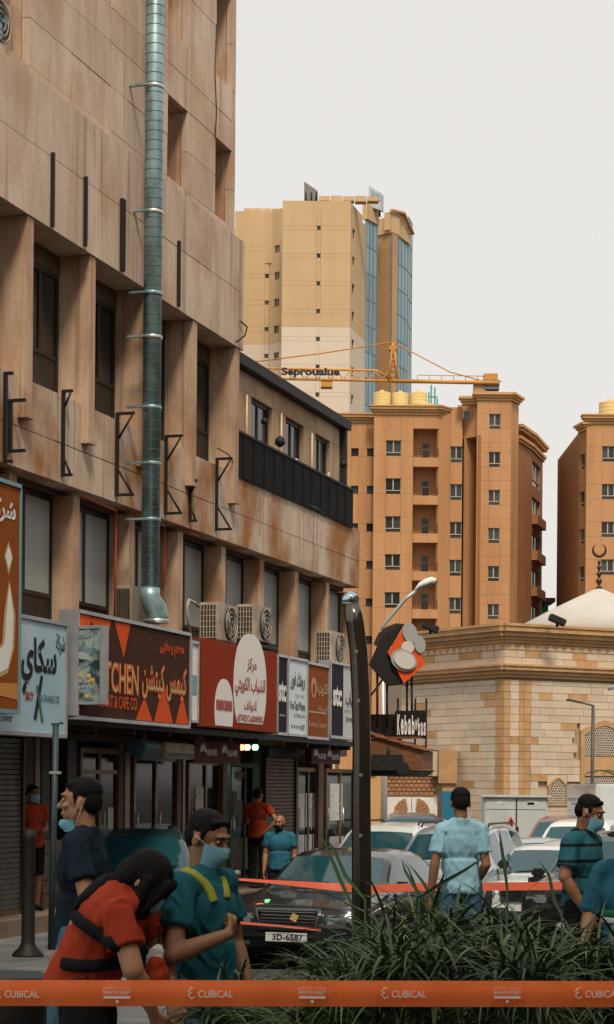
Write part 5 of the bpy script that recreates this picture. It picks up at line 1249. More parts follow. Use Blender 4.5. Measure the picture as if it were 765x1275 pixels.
for k in range(-1, 4):
    cx = 27 + 241 * k
    if -40 < cx < 790:
        tt('CUBICAL', cx + 0.5, 1237.6, 43, 9, .012)
        for dx, dy, sg in ((0, -2.2, 1), (0, 2.2, -1)):
            q = [(cx - 29 + a_, 1236.8 + dy + b_ * sg) for a_, b_ in ((-5, 0), (0, -5), (3, -2), (1.6, -.6), (0, -2.2), (-2.2, 0), (2.5, 5), (.6, 6.2))]
            MB().tube([g(x, y, -.014) for x, y in ((cx - 29 + 3.5, 1236.8 + sg * -4.2), (cx - 29, 1236.8 - sg * 7), (cx - 29 - 4.5, 1236.8 - sg * 2.6), (cx - 29, 1236.8 + sg * 1.6))], .0019, 5).build('emblem_stroke', c_tw, tp)
    bx = 146 + 243 * k
    if -40 < bx < 790:
        tt('برايه سالم', bx, 1230.5, 34, 4.6, 0.01, True); tt('BARAYIH SALEM', bx, 1235.6, 34, 4.6, .01)
        MB().box(g(bx, 1241.8, -.0125), (33 * PXM, .001, 3.2 * PXM)).build('print_bar', c_tw, tp); d_ = g(bx, 1247, -.0125); r_ = 2.4 * PXM
        MB().plate([d_ + Vector(v) for v in ((-r_, 0, 0), (0, 0, r_), (r_, 0, 0), (0, 0, -r_))], (0, .001, 0)).build('print_diamond', c_tw, tp)
for i, x in enumerate((-70, 840)):
    q = empty('barrier_post', (P(x, 1236, YTP).x, YTP, 0)); tag(q, 'slim post holding the %s end of the wide orange tape' % ('left', 'right')[i], 'post')
    MB().lathe([(.16, 0), (.15, .03), (.03, .05), (.025, 1.25), (.02, 1.27)], n=14).build('stand', m_metalblk, q)
    MB().box2((-.03, -.03, 1.06), (.03, .03, 1.24)).build('tape_clip', c_orange, q)
    wx = P(-40 if i == 0 else 810, 1236, YTP)
    MB().box2((min(0, wx.x - q.location.x), -.002, wx.z - .036), (max(0, wx.x - q.location.x), .002, wx.z + .036)).build('tape_end', m_tape, q)
def ribbon(name, pts, Y, label):
    """pts: (x, y_top, y_bottom) in the plane Y"""
    o = empty(name, P(pts[0][0], pts[0][1], Y)); tag(o, label, 'tape'); v = []
    P2 = []
    for i in range(len(pts) - 1):
        for k in range(8): q = k / 8; P2.append(tuple(pts[i][j] * (1 - q) + pts[i+1][j] * q for j in range(3)))
    P2.append(pts[-1])
    for (x, a_, b_) in P2:
        wid = .075 * FPX / Y; th = math.acos(min(1, (b_ - a_) / wid)); c0 = P(x, (a_ + b_) / 2, Y)
        dz = (b_ - a_) / 2 * Y / FPX; dy = math.sin(th) * wid / 2 * Y / FPX
        v += [c0 + Vector((0, dy, dz)) - o.location, c0 + Vector((0, -dy, -dz)) - o.location]
    MB().add(v, [(2*i, 2*i+2, 2*i+3, 2*i+1) for i in range(len(P2) - 1)], True).build('ribbon', mat('red_orange_tape', (0.62, 0.085, 0.025), .5), o, recalc=False)
ribbon('barrier_tape', [(230, 1087, 1088.5), (285, 1093, 1095), (340, 1096, 1100), (400, 1099, 1107), (430, 1100, 1110), (470, 1102, 1112), (530, 1099, 1109), (600, 1099, 1109), (690, 1098, 1108), (705, 1097, 1107)], 17.0, 'orange tape running in front of the cars behind the plants')
ribbon('barrier_tape', [(270, 1144, 1146), (285, 1146, 1149), (350, 1152, 1154), (400, 1157, 1159)], 17.2, 'thin twisted orange tape crossing the dark car grille')
# ================================================================ vehicles
m_tyre = mat('tyre_rubber', (0.015, 0.015, 0.016), 0.85); m_rim = mat('alloy_rim', (0.45, 0.46, 0.47), 0.3, metal=0.8); m_chrome = mat('chrome', (0.62, 0.66, 0.68), 0.15, metal=1.0)
m_carglass = mat('car_glass', (0.010, 0.055, 0.07), 0.05, spec=0.7, coat=0.2); m_black_tr = mat('black_trim', (0.012, 0.012, 0.013), 0.55); m_lens = mat('headlamp_lens', (0.32, 0.38, 0.40), 0.12, spec=0.8, metal=.4); m_tail = mat('tail_lamp', (0.30, 0.015, 0.012), 0.2)
m_plate = mat('number_plate', (0.62, 0.64, 0.64), 0.5)
def paint(nm, col, metal=0.0, rough=0.28): return mat('paint_' + nm, col, rough, metal=metal, coat=0.8, var=0.05, vscale=3)
p_black = paint('black', (0.018, 0.021, 0.023), .2); p_white = paint('white', (0.62, 0.66, 0.67)); p_silver = paint('silver', (0.36, 0.42, 0.44), .5); p_red = paint('maroon', (0.16, 0.035, 0.022)); p_teal = paint('dark_teal', (0.02, 0.055, 0.06), .3)
def interp(pts, x):
    if x <= pts[0][0]: return pts[0][1]
    for (a, b), (c, d) in zip(pts, pts[1:]):
        if x <= c: q = (x - a) / (c - a); return b + (d - b) * q
    return pts[-1][1]
KIND = {
 'sedan': dict(L=5.0, top=[(0,.60),(.03,.70),(.12,.80),(.5,.86),(1.2,.92),(1.42,.96),(2.15,1.36),(2.45,1.42),(2.9,1.45),(3.4,1.43),(3.75,1.36),(4.25,1.03),(4.5,1.0),(4.85,.96),(4.96,.84),(5.0,.6)],
   w=[(0,.70),(.04,.80),(.15,.87),(.5,.91),(2.5,.93),(4.4,.91),(4.85,.86),(4.96,.80),(5,.7)], belt=[(0,.6),(.15,.76),(1.4,.92),(4.3,.97),(5,.9)], cowl=(1.42, 2.15), rear=(3.75, 4.25), side=[(1.75, 2.72), (2.82, 3.95)], wheels=(.9, 3.95), zb=.22, wr=.32),
 'suv': dict(L=4.9, top=[(0,.70),(.03,.85),(.12,1.0),(.5,1.08),(1.1,1.14),(1.3,1.18),(1.85,1.66),(2.1,1.76),(2.7,1.81),(3.6,1.81),(4.45,1.74),(4.6,1.66),(4.82,1.15),(4.88,1.0),(4.9,.6)],
   w=[(0,.74),(.04,.84),(.15,.91),(.5,.95),(2.5,.97),(4.4,.96),(4.8,.92),(4.9,.86)], belt=[(0,.7),(.15,.95),(1.3,1.08),(4.6,1.14),(4.9,1.0)], cowl=(1.3, 1.85), rear=(4.6, 4.82), side=[(1.6, 2.5), (2.6, 3.5), (3.6, 4.4)], wheels=(.92, 3.85), zb=.30, wr=.38),
}
def car(kind, pos, yaw, body_m, label, glass=None, plate_text=None, rack=False, grille='bars', z=ROAD_Z):
    K = KIND[kind]; L = K['L']; glass = glass or m_carglass
    root = empty('parked_car', (pos[0], pos[1], z), yaw); tag(root, label, 'car', 'cars parked in the street')
    ks = sorted(set([p[0] for k in ('top', 'w', 'belt') for p in K[k]] + [L * i / 44 for i in range(45)] + [q for s in K['side'] for q in s]))
    ring = []; 
    for y in ks:
        top, w, belt = interp(K['top'], y), interp(K['w'], y), min(interp(K['belt'], y), interp(K['top'], y) - .02); zb = K['zb'] + (.12 if y < .05 or y > L - .05 else 0)
        hgt = max(top - belt, .02); wt = w * .97 - .36 * max(hgt - .04, 0) - .04; re = top - min(.07, hgt * .4)
        mid = zb + (belt - zb) * .55
        ring.append([(0, zb), (w*.86, zb), (w*.97, zb + .10), (w, mid), (w*.992, belt - min(.10, (belt - zb) * .2)), (w*.97, belt), (w*.96 - .36 * hgt * .06, belt + hgt * .07), (wt + .012, re - .01), (wt - .03, re + (top - re) * .55), (wt - .10, top - .004), (wt * .5, top + .014), (0, top + .02)])
    n = len(ring[0]); V, ix = [], {}
    for i, y in enumerate(ks):
        for s in (1, -1):
            for k, (x, z_) in enumerate(ring[i]):
                if s == -1 and k in (0, n - 1): ix[(i, s, k)] = ix[(i, 1, k)]; continue
                ix[(i, s, k)] = len(V); V.append((x * s, y, z_))
    parts = {}
    c0, c1 = K['cowl']; r0, r1 = K['rear']
    for i in range(len(ks) - 1):
        ym = (ks[i] + ks[i+1]) / 2
        for s in (1, -1):
            for k in range(n - 1):
                nm = 'body'
                if k >= 9 and c0 + .02 < ym < c1 - .01: nm = 'windshield'
                elif k >= 9 and r0 + .01 < ym < r1 - .02: nm = 'rear_window'
                elif k == 6:
                    for j, (a, b) in enumerate(K['side']):
                        if a <= ym <= b: nm = 'side_window_%d_%d' % (j, s)
                parts.setdefault(nm, []).append((ix[(i, s, k)], ix[(i+1, s, k)], ix[(i+1, s, k+1)], ix[(i, s, k+1)]))
    last = len(ks) - 1
    for i in (0, last): parts['body'].append([ix[(i, 1, k)] for k in range(n)] + [ix[(i, -1, k)] for k in range(n - 2, 0, -1)])
    for nm, fs in parts.items():
        used = sorted(set(q for f in fs for q in f)); rm = {q: j for j, q in enumerate(used)}
        MB().add([V[q] for q in used], [tuple(rm[q] for q in f) for f in fs], True).build('side_window' if nm.startswith('side') else nm, body_m if nm == 'body' else glass, root)
    # dark cabin block seen through nothing: seats line
    for y in K['wheels']:
        for s in (1, -1):
            w_ = interp(K['w'], y); wh = empty('wheel', (s * (w_ - .09), y, K['wr']), 0 if s > 0 else math.pi, root); r = K['wr']
            MB().lathe([(r*.62, -.10), (r*.95, -.11), (r, -.07), (r, .07), (r*.95, .105), (r*.64, .11)], n=22, axis='X').build('tyre', m_tyre, wh)
            MB().lathe([(.03, .10), (r*.2, .09), (r*.55, .06), (r*.64, .10), (r*.66, .06)], n=16, axis='X').build('rim', m_rim, wh)
            MB().lathe([(r*1.16, -.001), (r*1.16, .004)], (w_ * s if False else .085, 0, .02), 20, 'X').build('arch', m_black_tr, wh)
    fz = .64 if kind == 'sedan' else .82
    for s in (1, -1):
        MB().box((s * .64, .10, fz), (.36, .16, .15), rz=s * .22).build('headlight', m_lens, root, .03); MB().box((s * .70, L - .07, fz + .14), (.3, .14, .16), rz=-s * .2).build('tail_light', m_tail, root, .03)
        y_m = c0 + .22; MB().box((s * (interp(K['w'], y_m) + .10), y_m, interp(K['belt'], y_m) + .08), (.2, .12, .14)).build('mirror', body_m if kind == 'sedan' else m_black_tr, root, .03)
        MB().box((s * .62, .02, .36), (.26, .05, .08)).build('fog_lamp', m_lens, root, .02)
        for (a, b) in K['side'][:2]: MB().box((s * (interp(K['w'], b) + .012), b - .1, interp(K['belt'], b) - .10), (.03, .18, .035)).build('door_handle', m_chrome, root)
    gw_, gh = (.84, .27) if kind == 'sedan' else (.8, .22)
    gz_ = .66 if kind == 'sedan' else .84
    gr = empty('grille', (0, .005, gz_), 0, root); f = MB(); f.box2((-gw_/2, -.05, gh/2 - .03), (gw_/2, .05, gh/2)); f.box2((-gw_/2 + .05, -.045, -gh/2), (gw_/2 - .05, .05, -gh/2 + .02))
    for s in (1, -1): f.plate([(s*gw_/2, -.046, gh/2 - .03), (s*(gw_/2 - .025), -.046, gh/2 - .03), (s*(gw_/2 - .07), -.046, -gh/2), (s*(gw_/2 - .045), -.046, -gh/2)], (0, .09, 0))
    f.build('surround', m_chrome, gr); MB().box2((-gw_/2 + .05, -.02, -gh/2 + .02), (gw_/2 - .05, .04, gh/2 - .03)).build('grille_back', m_black_tr, gr)
    for k in range(5): MB().box2((-gw_/2 + .06, -.03, -gh/2 + .045 + k * .042), (gw_/2 - .06, -.021, -gh/2 + .057 + k * .042)).build('grille_bar', m_chrome, gr)
    MB().box2((-.82, -.06, .40), (.82, .1, .48)).build('bumper', body_m, root, .03); MB().box2((-.78, L - .06, .42), (.78, L + .05, .52)).build('rear_bumper', body_m, root, .03)
    cy_ = K['cowl'][0]; cz_ = interp(K['top'], cy_)
    for s in (-.45, .12): MB().tube([(s, cy_ + .01, cz_ + .03), (s + .5, cy_ + .10, interp(K['top'], cy_ + .10) + .035)], .009, 5).build('wiper', m_black_tr, root)
    for s in (1, -1):
        for yy in [K['side'][0][0] - .05] + [q[1] + .05 for q in K['side'][:2]]: w_ = interp(K['w'], yy); MB().box2((s * (w_ - .03), yy - .005, K['zb'] + .12), (s * (w_ + .003), yy + .005, interp(K['belt'], yy) - .02)).build('door_seam', m_black_tr, root)
        MB().box2((s * (interp(K['w'], 1.0) - .13), .25, interp(K['top'], .6) - .1), (s * (interp(K['w'], 1.0) - .122), cy_, interp(K['top'], .9) + .022)).build('hood_seam', m_black_tr, root)
    pl = MB().box2((-.27, -.085, .38), (.27, -.07, .49)).build('plate', m_plate, root)
    if plate_text: link('lettering', text_mesh('lettering', plate_text, .40, .075, c_black, .02), root, loc=(.02, -.089, .435), rot=(RAD(90), 0, 0))
    if rack:
        for s in (1, -1): MB().tube([(s * .62, 2.2, 1.80), (s * .62, 2.3, 1.86), (s * .62, 4.1, 1.86), (s * .62, 4.25, 1.79)], .02, 6).build('roof_rail', m_black_tr, root)
    return root
def ycar(px, Y): return (P(px, 1060, Y).x, Y)
YAWF = -math.atan2(DIRF.x, DIRF.y)
dc = car('sedan', ycar(360, 24.0), YAWF, p_black, 'black sedan with chrome grille facing the camera behind the plants', plate_text='3D-6587', z=-.55)
st = MB().plate([(.08, -.05, .06), (.16, -.05, .02), (.12, -.05, -.06), (.04, -.05, -.02)], (0, .006, 0)).build('grille_sticker', c_gold, dc, loc=(0, -.02, .68))
car('suv', ycar(440, 34.5), YAWF, p_white, 'white estate car with roof rails right behind the black sedan', rack=True)
car('suv', ycar(528, 33.0), YAWF, p_silver, 'silver car with dark windscreen left of the blue shirted man', rack=True)
car('suv', ycar(514, 50.0), -.05, p_black, 'dark off-roader far behind in front of the white gate')
car('sedan', ycar(652, 33.5), YAWF, p_white, 'white sedan just right of the blue shirted man')
car('suv', ycar(718, 29.0), YAWF - .1, p_black, 'black off-roader beside the striped shirt man')
car('sedan', ycar(616, 44.0), math.pi + .2, p_silver, 'small silver sedan seen from behind by the cabinet')
car('suv', ycar(700, 41.0), YAWF, p_white, 'white off-roader in front of the maroon pickup')
car('suv', ycar(683, 47.0), YAWF, p_red, 'maroon car with tinted windscreen near the cabinet')
car('sedan', ycar(688, 37.0), YAWF, p_silver, 'pale saloon between the white sedan and the black off-roader')
car('suv', ycar(166, 24.6), .09, p_teal, 'dark teal car parked by the shops behind the red shirted woman', z=-.62)
# white box truck at the right
tk = empty('box_truck', (P(790, 1000, 46).x, 46, ROAD_Z)); tag(tk, 'white box truck cut by the right edge behind the striped shirt man', 'truck')
g = lambda x, y: P(x, y, 46) - tk.location
x0 = g(742, 990).x; MB().box2((x0, 0, .9), (x0 + 2.2, 5, g(760, 976).z)).build('box', p_white, tk, .03); MB().box2((x0 + .02, -.02, .7), (x0 + 2.18, 4.9, .88)).build('chassis', m_black_tr, tk)
for s in (.25, 1.95):
    for y in (.8, 4): MB().lathe([(.4, -.1), (.4, .1)], (x0 + s, y, .4), 16, 'X').build('wheel', m_tyre, tk)
MB().box2((x0 + .1, -.03, 1.0), (x0 + 1.0, -.005, g(760, 979).z)).build('rear_door', p_white, tk); MB().box2((x0 + 1.05, -.03, 1.0), (x0 + 2.1, -.005, g(760, 979).z)).build('rear_door', p_white, tk)
# ticket machine
km = empty('ticket_machine', (P(728, 1000, 40).x, 40, ROAD_Z)); tag(km, 'white ticket machine with a dark screen behind the striped shirt man', 'machine')
zt = P(728, 993, 40).z - ROAD_Z; MB().box2((-.11, 0, 0), (.11, .3, zt)).build('housing', p_white, km, .03); MB().box2((-.08, -.012, zt - .18), (.08, .0, zt - .06)).build('screen', m_carglass, km)
# ================================================================ unseen blocks added beside and behind the camera to shade the street
for (nm, c, d, h, nx, lab) in (('shade_block', (12.5, 8, 0), (9, 52, 11), 11, 14, 'plain tan unseen block added across the street for shade'), ('shade_block', (-5, -26, 0), (26, 12, 10), 10, 8, 'plain tan unseen block added behind the viewer for shade'), ('shade_block', (7, -52, 0), (26, 14, 90), 90, 7, 'tall tan unseen tower added far behind the viewer to block the sun')):
    o = empty(nm, (c[0], c[1], -.8)); tag(o, lab, 'building', 'unseen blocks added to shade the street'); MB().box2((-d[0]/2, -d[1]/2, 0), (d[0]/2, d[1]/2, h)).build('wall', m_wing, o)
    for k in range(nx):
        for j in range(int(h // 3.2)):
            if d[1] > d[0]: MB().box2((-d[0]/2 - .02, -d[1]/2 + 1.5 + k * 3.6, 1.4 + j * 3.2), (-d[0]/2 + .1, -d[1]/2 + 3.2 + k * 3.6, 3.0 + j * 3.2)).build('window', m_wgl, o)
            else: MB().box2((-d[0]/2 + 1.0 + k * 3.3, d[1]/2 - .1, 1.4 + j * 3.2), (-d[0]/2 + 2.6 + k * 3.3, d[1]/2 + .02, 3.0 + j * 3.2)).build('window', m_wgl, o)
# ================================================================ plants in the foreground
def leaf_mat(nm, c, c2):
    m = mat(nm, c, 0.5, col2=c2, vscale=3.0, lo=.35, hi=.65, obj_var=.35, spec=.35); return m
m_leafs = [leaf_mat('papyrus_leaf', (0.06, 0.11, 0.033), (0.028, 0.062, 0.022)), leaf_mat('papyrus_leaf_pale', (0.16, 0.21, 0.06), (0.055, 0.095, 0.03)), leaf_mat('papyrus_leaf_dry', (0.20, 0.18, 0.07), (0.09, 0.11, 0.035))]
m_stem = mat('papyrus_stem', (0.05, 0.085, 0.03), 0.55, var=.3, vscale=10)
rnd = random.Random(11)
def whorl_mesh(n, lmin, lmax, wide, mt, up):
    mb = MB()
    for i in range(n):
        a = 2 * math.pi * (i + rnd.uniform(-.3, .3)) / n; l = rnd.uniform(lmin, lmax); e = rnd.uniform(up[0], up[1]); w = wide * rnd.uniform(.7, 1.15); dr = rnd.uniform(.6, 2.0)
        pts = []; p = Vector((0, 0, 0)); seg = 6
        for k in range(seg + 1):
            pts.append(p.copy()); el = e - dr * (k / seg) ** 1.3; el = max(el, -1.35)
            tw = a + rnd.uniform(-.05, .05); p += Vector((math.cos(tw) * math.cos(el), math.sin(tw) * math.cos(el), math.sin(el))) * (l / seg)
        side = Vector((-math.sin(a), math.cos(a), 0)); vs = []; fs = []
        for k, q in enumerate(pts):
            ww = w * (math.sin(math.pi * min((k / seg) * .82 + .18, 1.0)) ** .7) * .5 if k < seg else .0006
            vs += [q - side * ww, q + Vector((0, 0, -ww * .35)), q + side * ww]
        for k in range(seg): b = k * 3; fs += [(b, b+1, b+4, b+3), (b+1, b+2, b+5, b+4)]
        mb.add(vs, fs, True)
    return mb.mesh('leaf_whorl', mt, recalc=False)
WH = [whorl_mesh(18, .28, .48, .0135, m_leafs[0], (.15, .9)) for _ in range(3)] + [whorl_mesh(16, .25, .44, .0145, m_leafs[1], (.1, .8)) for _ in range(2)] + [whorl_mesh(13, .3, .5, .013, m_leafs[0], (.5, 1.3)) for _ in range(2)] + [whorl_mesh(13, .2, .4, .012, m_leafs[2], (0, .7))]
pb_ = empty('plant_bed', (0, 0, 0)); tag(pb_, kind='structure')
MB().box2((-.34, 6.75, -.02), (2.6, 10.4, .22)).build('soil', m_soil, pb_)
MB().box2((-.46, 6.63, -.02), (2.7, 6.745, .30)).build('kerb', m_kerb, pb_); MB().box2((-.46, 6.746, -.02), (-.345, 10.4, .30)).build('kerb', m_kerb, pb_)
TOPY = [(285, 1250), (310, 1245), (350, 1248), (385, 1236), (420, 1212), (470, 1172), (520, 1158), (560, 1156), (600, 1162), (650, 1168), (700, 1185), (740, 1190), (800, 1170)]
words_ = ['at the left end of the bed', 'in front of the dark car grille', 'left of the steel pole', 'at the foot of the steel pole', 'below the elbow of the blue shirted man', 'in front of the blue shirted man', 'under the white sedan', 'below the black off-roader', 'in front of the striped shirt man', 'at the right edge', 'low at the front under the car', 'low at the front middle', 'low at the front right', 'low at the front, left of the middle']
spots = [(312, 8.0), (350, 8.2), (398, 8.6), (446, 8.4), (500, 8.9), (548, 8.3), (600, 8.8), (650, 8.3), (702, 8.6), (752, 8.3), (380, 7.3), (500, 7.3), (640, 7.3), (440, 7.35)]
for pi_, (px, Y) in enumerate(spots):
    c = P(px, 1250, Y); pl = empty('papyrus_plant', (c.x, Y, .2)); tag(pl, 'umbrella papyrus plant ' + words_[pi_], 'plant', 'papyrus plants in the foreground bed')
    sm = MB(); low = pi_ >= 10
    for k in range(26):
        r = rnd.uniform(0, .26); a = rnd.uniform(0, 6.28); bx, by = r * math.cos(a) * .6, r * math.sin(a) * .8
        tx, ty = bx + rnd.uniform(-.14, .14), by + rnd.uniform(-.16, .16)
        xp = 382.5 + (c.x + tx) * FPX / (Y + ty)
        yt = interp(TOPY, xp) + (40 if low else 12); zt = EYE - (yt - 980) * (Y + ty) / FPX - .2
        q = rnd.random(); zt = zt * (1.0 if q < .35 else rnd.uniform(.45, 1.0)) - rnd.uniform(0, .06); zt = max(zt, .3)
        sm.tube([(bx, by, 0), ((bx + tx) / 2 + rnd.uniform(-.02, .02), (by + ty) / 2, zt * .5), (tx, ty, zt)], .005, 5, False, rs=[.006, .005, .004])
        m_i = rnd.choice([0, 1, 2, 1, 3, 4, 3, 5, 6, 7])
        link('leaf_whorl', WH[m_i], pl, loc=(tx, ty, zt), rot=(rnd.uniform(-.25, .25), rnd.uniform(-.25, .25), rnd.uniform(0, 6.28)), scale=[rnd.uniform(.75, 1.2) * (.85 if px < 390 else 1.0)] * 3)
    o = sm.build('stems', m_stem, pl, recalc=False); o['kind'] = 'stuff'
# a few long single blades standing above the bed
for (pts, lab) in (([(440, 1130), (425, 1098), (405, 1050), (398, 1035)], 'long upright leaf blade left of the steel pole'), ([(455, 1120), (430, 1090), (418, 1062), (404, 1040)], 'second long leaf blade left of the steel pole'), ([(522, 1118), (550, 1100), (580, 1083), (608, 1064)], 'long leaf blade crossing the blue shirted man'), ([(632, 1108), (628, 1075), (624, 1050), (622, 1032)], 'thin upright leaf blade in front of the white sedan'), ([(700, 1140), (690, 1120), (684, 1090), (672, 1072)], 'leaf blade in front of the striped shirt man'), ([(540, 1140), (520, 1110), (505, 1085), (500, 1070)], 'leaf blade left of the blue shirted man')):
    o = empty('leaf_blade', P(*pts[0], 8.0)); tag(o, lab, 'leaf', 'long single leaf blades above the bed'); vs = []
    for i, (x, y) in enumerate(pts):
        w = (1.6, 2.6, 1.9, .2)[i] * 8 / FPX; p = P(x, y, 8.0 + .03 * i) - o.location; d = P(*pts[min(i+1, 3)], 8) - P(*pts[max(i-1, 0)], 8); s = Vector((d.z, .25 * d.length, -d.x)).normalized()
        vs += [p - s * w, p + Vector((0, .004, 0)), p + s * w]
    MB().add(vs, [f for k in range(3) for f in ((k*3, k*3+1, k*3+4, k*3+3), (k*3+1, k*3+2, k*3+5, k*3+4))], True).build('blade', m_leafs[0], o, recalc=False)
    b0 = P(*pts[0], 8.0); MB().tube([(0, 0, 0), (0, .0, .2 - b0.z)], .005, 5).build('stalk', m_stem, o)
# palm fronds at the right edge by the mosque
pf = empty('palm_tree', (P(775, 990, 52).x, 52, ROAD_Z)); tag(pf, 'small palm with thin fronds at the right edge by the mosque', 'palm'); hz_ = P(775, 972, 52).z - ROAD_Z
MB().tube([(0, 0, 0), (0, 0, hz_)], .1, 8).build('trunk', m_wood, pf)
for i in range(16):
    a = 2*math.pi*i/16; fb = MB(); pts = [Vector((math.cos(a) * q, math.sin(a) * q, hz_ + .35 * math.sin(q * 2.2) - .1 * q)) for q in [k * .14 for k in range(8)]]
    for k in range(1, 8):
        for sd_ in (-1, 1): s = Vector((-math.sin(a), math.cos(a), 0)) * sd_; d = (pts[k] - pts[k-1]).normalized(); fb.add([pts[k], pts[k] - d * .03, pts[k] + s * .18 + d * .16 + Vector((0, 0, -.05))], [(0, 1, 2)])
    fb.tube(pts, .01, 4); o = fb.build('frond', m_leafs[0], pf, recalc=False)
# ================================================================ people
from mathutils import noise as mnoise
class Prims:
    def __init__(s): s.mb = MB()
    def sph(s, c, r, R=None):
        r = (r, r, r) if isinstance(r, (int, float)) else r; c = Vector(c); nu, nv = 14, 10; vs = []; fs = []
        for j in range(1, nv):
            th = math.pi * j / nv
            for i in range(nu):
                ph = 2 * math.pi * i / nu; v = Vector((r[0]*math.sin(th)*math.cos(ph), r[1]*math.sin(th)*math.sin(ph), r[2]*math.cos(th)))
                vs.append((R @ v if R else v) + c)
        t = Vector((0, 0, r[2])); b = Vector((0, 0, -r[2])); vs += [(R @ t if R else t) + c, (R @ b if R else b) + c]; T, B = len(vs) - 2, len(vs) - 1
        for j in range(nv - 2):
            for i in range(nu): fs.append((j*nu+i, (j+1)*nu+i, (j+1)*nu+(i+1) % nu, j*nu+(i+1) % nu))
        for i in range(nu): fs.append((T, i, (i+1) % nu)); fs.append((B, (nv-2)*nu+(i+1) % nu, (nv-2)*nu+i))
        s.mb.add(vs, fs); return s
    def cap(s, a, b, ra, rb, flat=False, squash=1.0, side=None):
        """tapered limb from a to b; flat ends when flat"""
        a, b = Vector(a), Vector(b); t = (b - a).normalized(); n = 12
        u = side.normalized() if side else t.cross(Vector((0, 0, 1)) if abs(t.z) < .9 else Vector((0, 1, 0))).normalized(); u = (u - t * u.dot(t)).normalized(); w = t.cross(u)
        st = []
        if not flat:
            for k in range(4): q = math.pi/2 * k / 4; st.append((a - t * ra * math.cos(q), max(ra * math.sin(q), ra * .05)))
        st += [(a, ra), (b, rb)]
        if not flat:
            for k in range(1, 5): q = math.pi/2 * k / 4; st.append((b + t * rb * math.sin(q), max(rb * math.cos(q), rb * .05)))
        vs = [p + (u * math.cos(2*math.pi*i/n) + w * math.sin(2*math.pi*i/n) * squash) * r for p, r in st for i in range(n)]
        fs = [(k*n+i, k*n+(i+1) % n, (k+1)*n+(i+1) % n, (k+1)*n+i) for k in range(len(st)-1) for i in range(n)] + [tuple(range(n))[::-1], tuple(range((len(st)-1)*n, len(st)*n))]
        s.mb.add(vs, fs); return s
    def chain(s, pts, rs):
        for i in range(len(pts) - 1): s.cap(pts[i], pts[i+1], rs[i], rs[i+1])
        return s
    def build(s, name, mt, parent, voxel=.008, smooth=4, fold=0.0, fscale=9.0, seed=0.0, stretch=(1, 1, 1)):
        me = s.mb.mesh(name, mt)
        o = link(name, me, parent)
        rm = o.modifiers.new('r', 'REMESH'); rm.mode = 'VOXEL'; rm.voxel_size = voxel; rm.use_smooth_shade = True
        if smooth: sm = o.modifiers.new('s', 'SMOOTH'); sm.factor = .5; sm.iterations = smooth
        bpy.context.view_layer.update(); dg = bpy.context.evaluated_depsgraph_get()
        m2 = bpy.data.meshes.new_from_object(o.evaluated_get(dg)); o.modifiers.clear(); o.data = m2; bpy.data.meshes.remove(me); m2.name = name
        if not m2.materials: m2.materials.append(mt)
        if fold:
            N_ = [v.normal.copy() for v in m2.vertices]
            for v, nn in zip(m2.vertices, N_):
                p = Vector((v.co.x * stretch[0], v.co.y * stretch[1], v.co.z * stretch[2])) * fscale + Vector((seed, seed * 1.7, 0))
                w_ = mnoise.noise(p * .5) * 1.6; p = p + Vector((w_, -w_, w_ * .7)); q = 1.3 * abs(mnoise.noise(p)) + .6 * abs(mnoise.noise(p * 1.9)) ; v.co += nn * (fold * 1.25 * (.75 - q))
        m2.polygons.foreach_set('use_smooth', [True] * len(m2.polygons)); return o
m_skin = mat('skin_brown', (0.30, 0.145, 0.075), 0.55, var=.12, vscale=12); m_skin2 = mat('skin_tan', (0.40, 0.205, 0.115), 0.55, var=.12, vscale=12)
m_hair = mat('black_hair', (0.006, 0.005, 0.0045), 0.6, spec=.2, var=.4, vscale=60, bump=.6, bscale=180)
m_mask = mat('blue_face_mask', (0.20, 0.47, 0.60), 0.75, bump=.1, bscale=300); m_loop = mat('mask_loop', (0.65, 0.66, 0.65), .7); m_eye = mat('eye', (0.02, 0.014, 0.01), .25); m_eyew = mat('eye_white', (0.55, 0.52, 0.48), .4)
def cloth(nm, c, bumpv=.25): return mat('cloth_' + nm, c, 0.85, var=.22, vscale=5, bump=bumpv * .4, bscale=420, spec=.15)
def hand(pr, wrist, d, nrm, thumb, curl=.5, k=1.0):
    """palm and five fingers: d direction of the fingers, nrm palm normal (fingers curl towards it), thumb side vector"""
    d, nrm, th = Vector(d).normalized(), Vector(nrm).normalized(), Vector(thumb).normalized()
    pc = wrist + d * .048 * k
    for q in (-.024, -.008, .008, .024): pr.cap(wrist + d * .012 + th * q * .7 * k, wrist + d * .085 * k + th * q * 1.15 * k, .015 * k, .013 * k)
    for i, (off, l) in enumerate(((.030, .070), (.010, .080), (-.010, .074), (-.029, .058))):
        p = wrist + d * .085 * k + th * off * k; c = curl * (1 + .12 * i); dd = d.copy(); r = .0095 * k
        for j in range(3):
            c2 = c * (.6 if j == 0 else 1.0); dd = (dd * math.cos(c2) + nrm * math.sin(c2)).normalized() if j == 0 else (dd + nrm * math.tan(min(c2, 1.1)) * .8).normalized()
            p2 = p + dd * l * k * (.45, .32, .25)[j]; pr.cap(p, p2, r, r * .92); p = p2; r *= .92
    b = wrist + d * .025 * k + th * .024 * k; t1 = b + (d * .6 + th * .7 + nrm * .3).normalized() * .04 * k; t2 = t1 + (d * .9 + th * .15 + nrm * .45 * (.5 + curl)).normalized() * .034 * k
    pr.cap(b, t1, .014 * k, .011 * k); pr.cap(t1, t2, .011 * k, .009 * k)
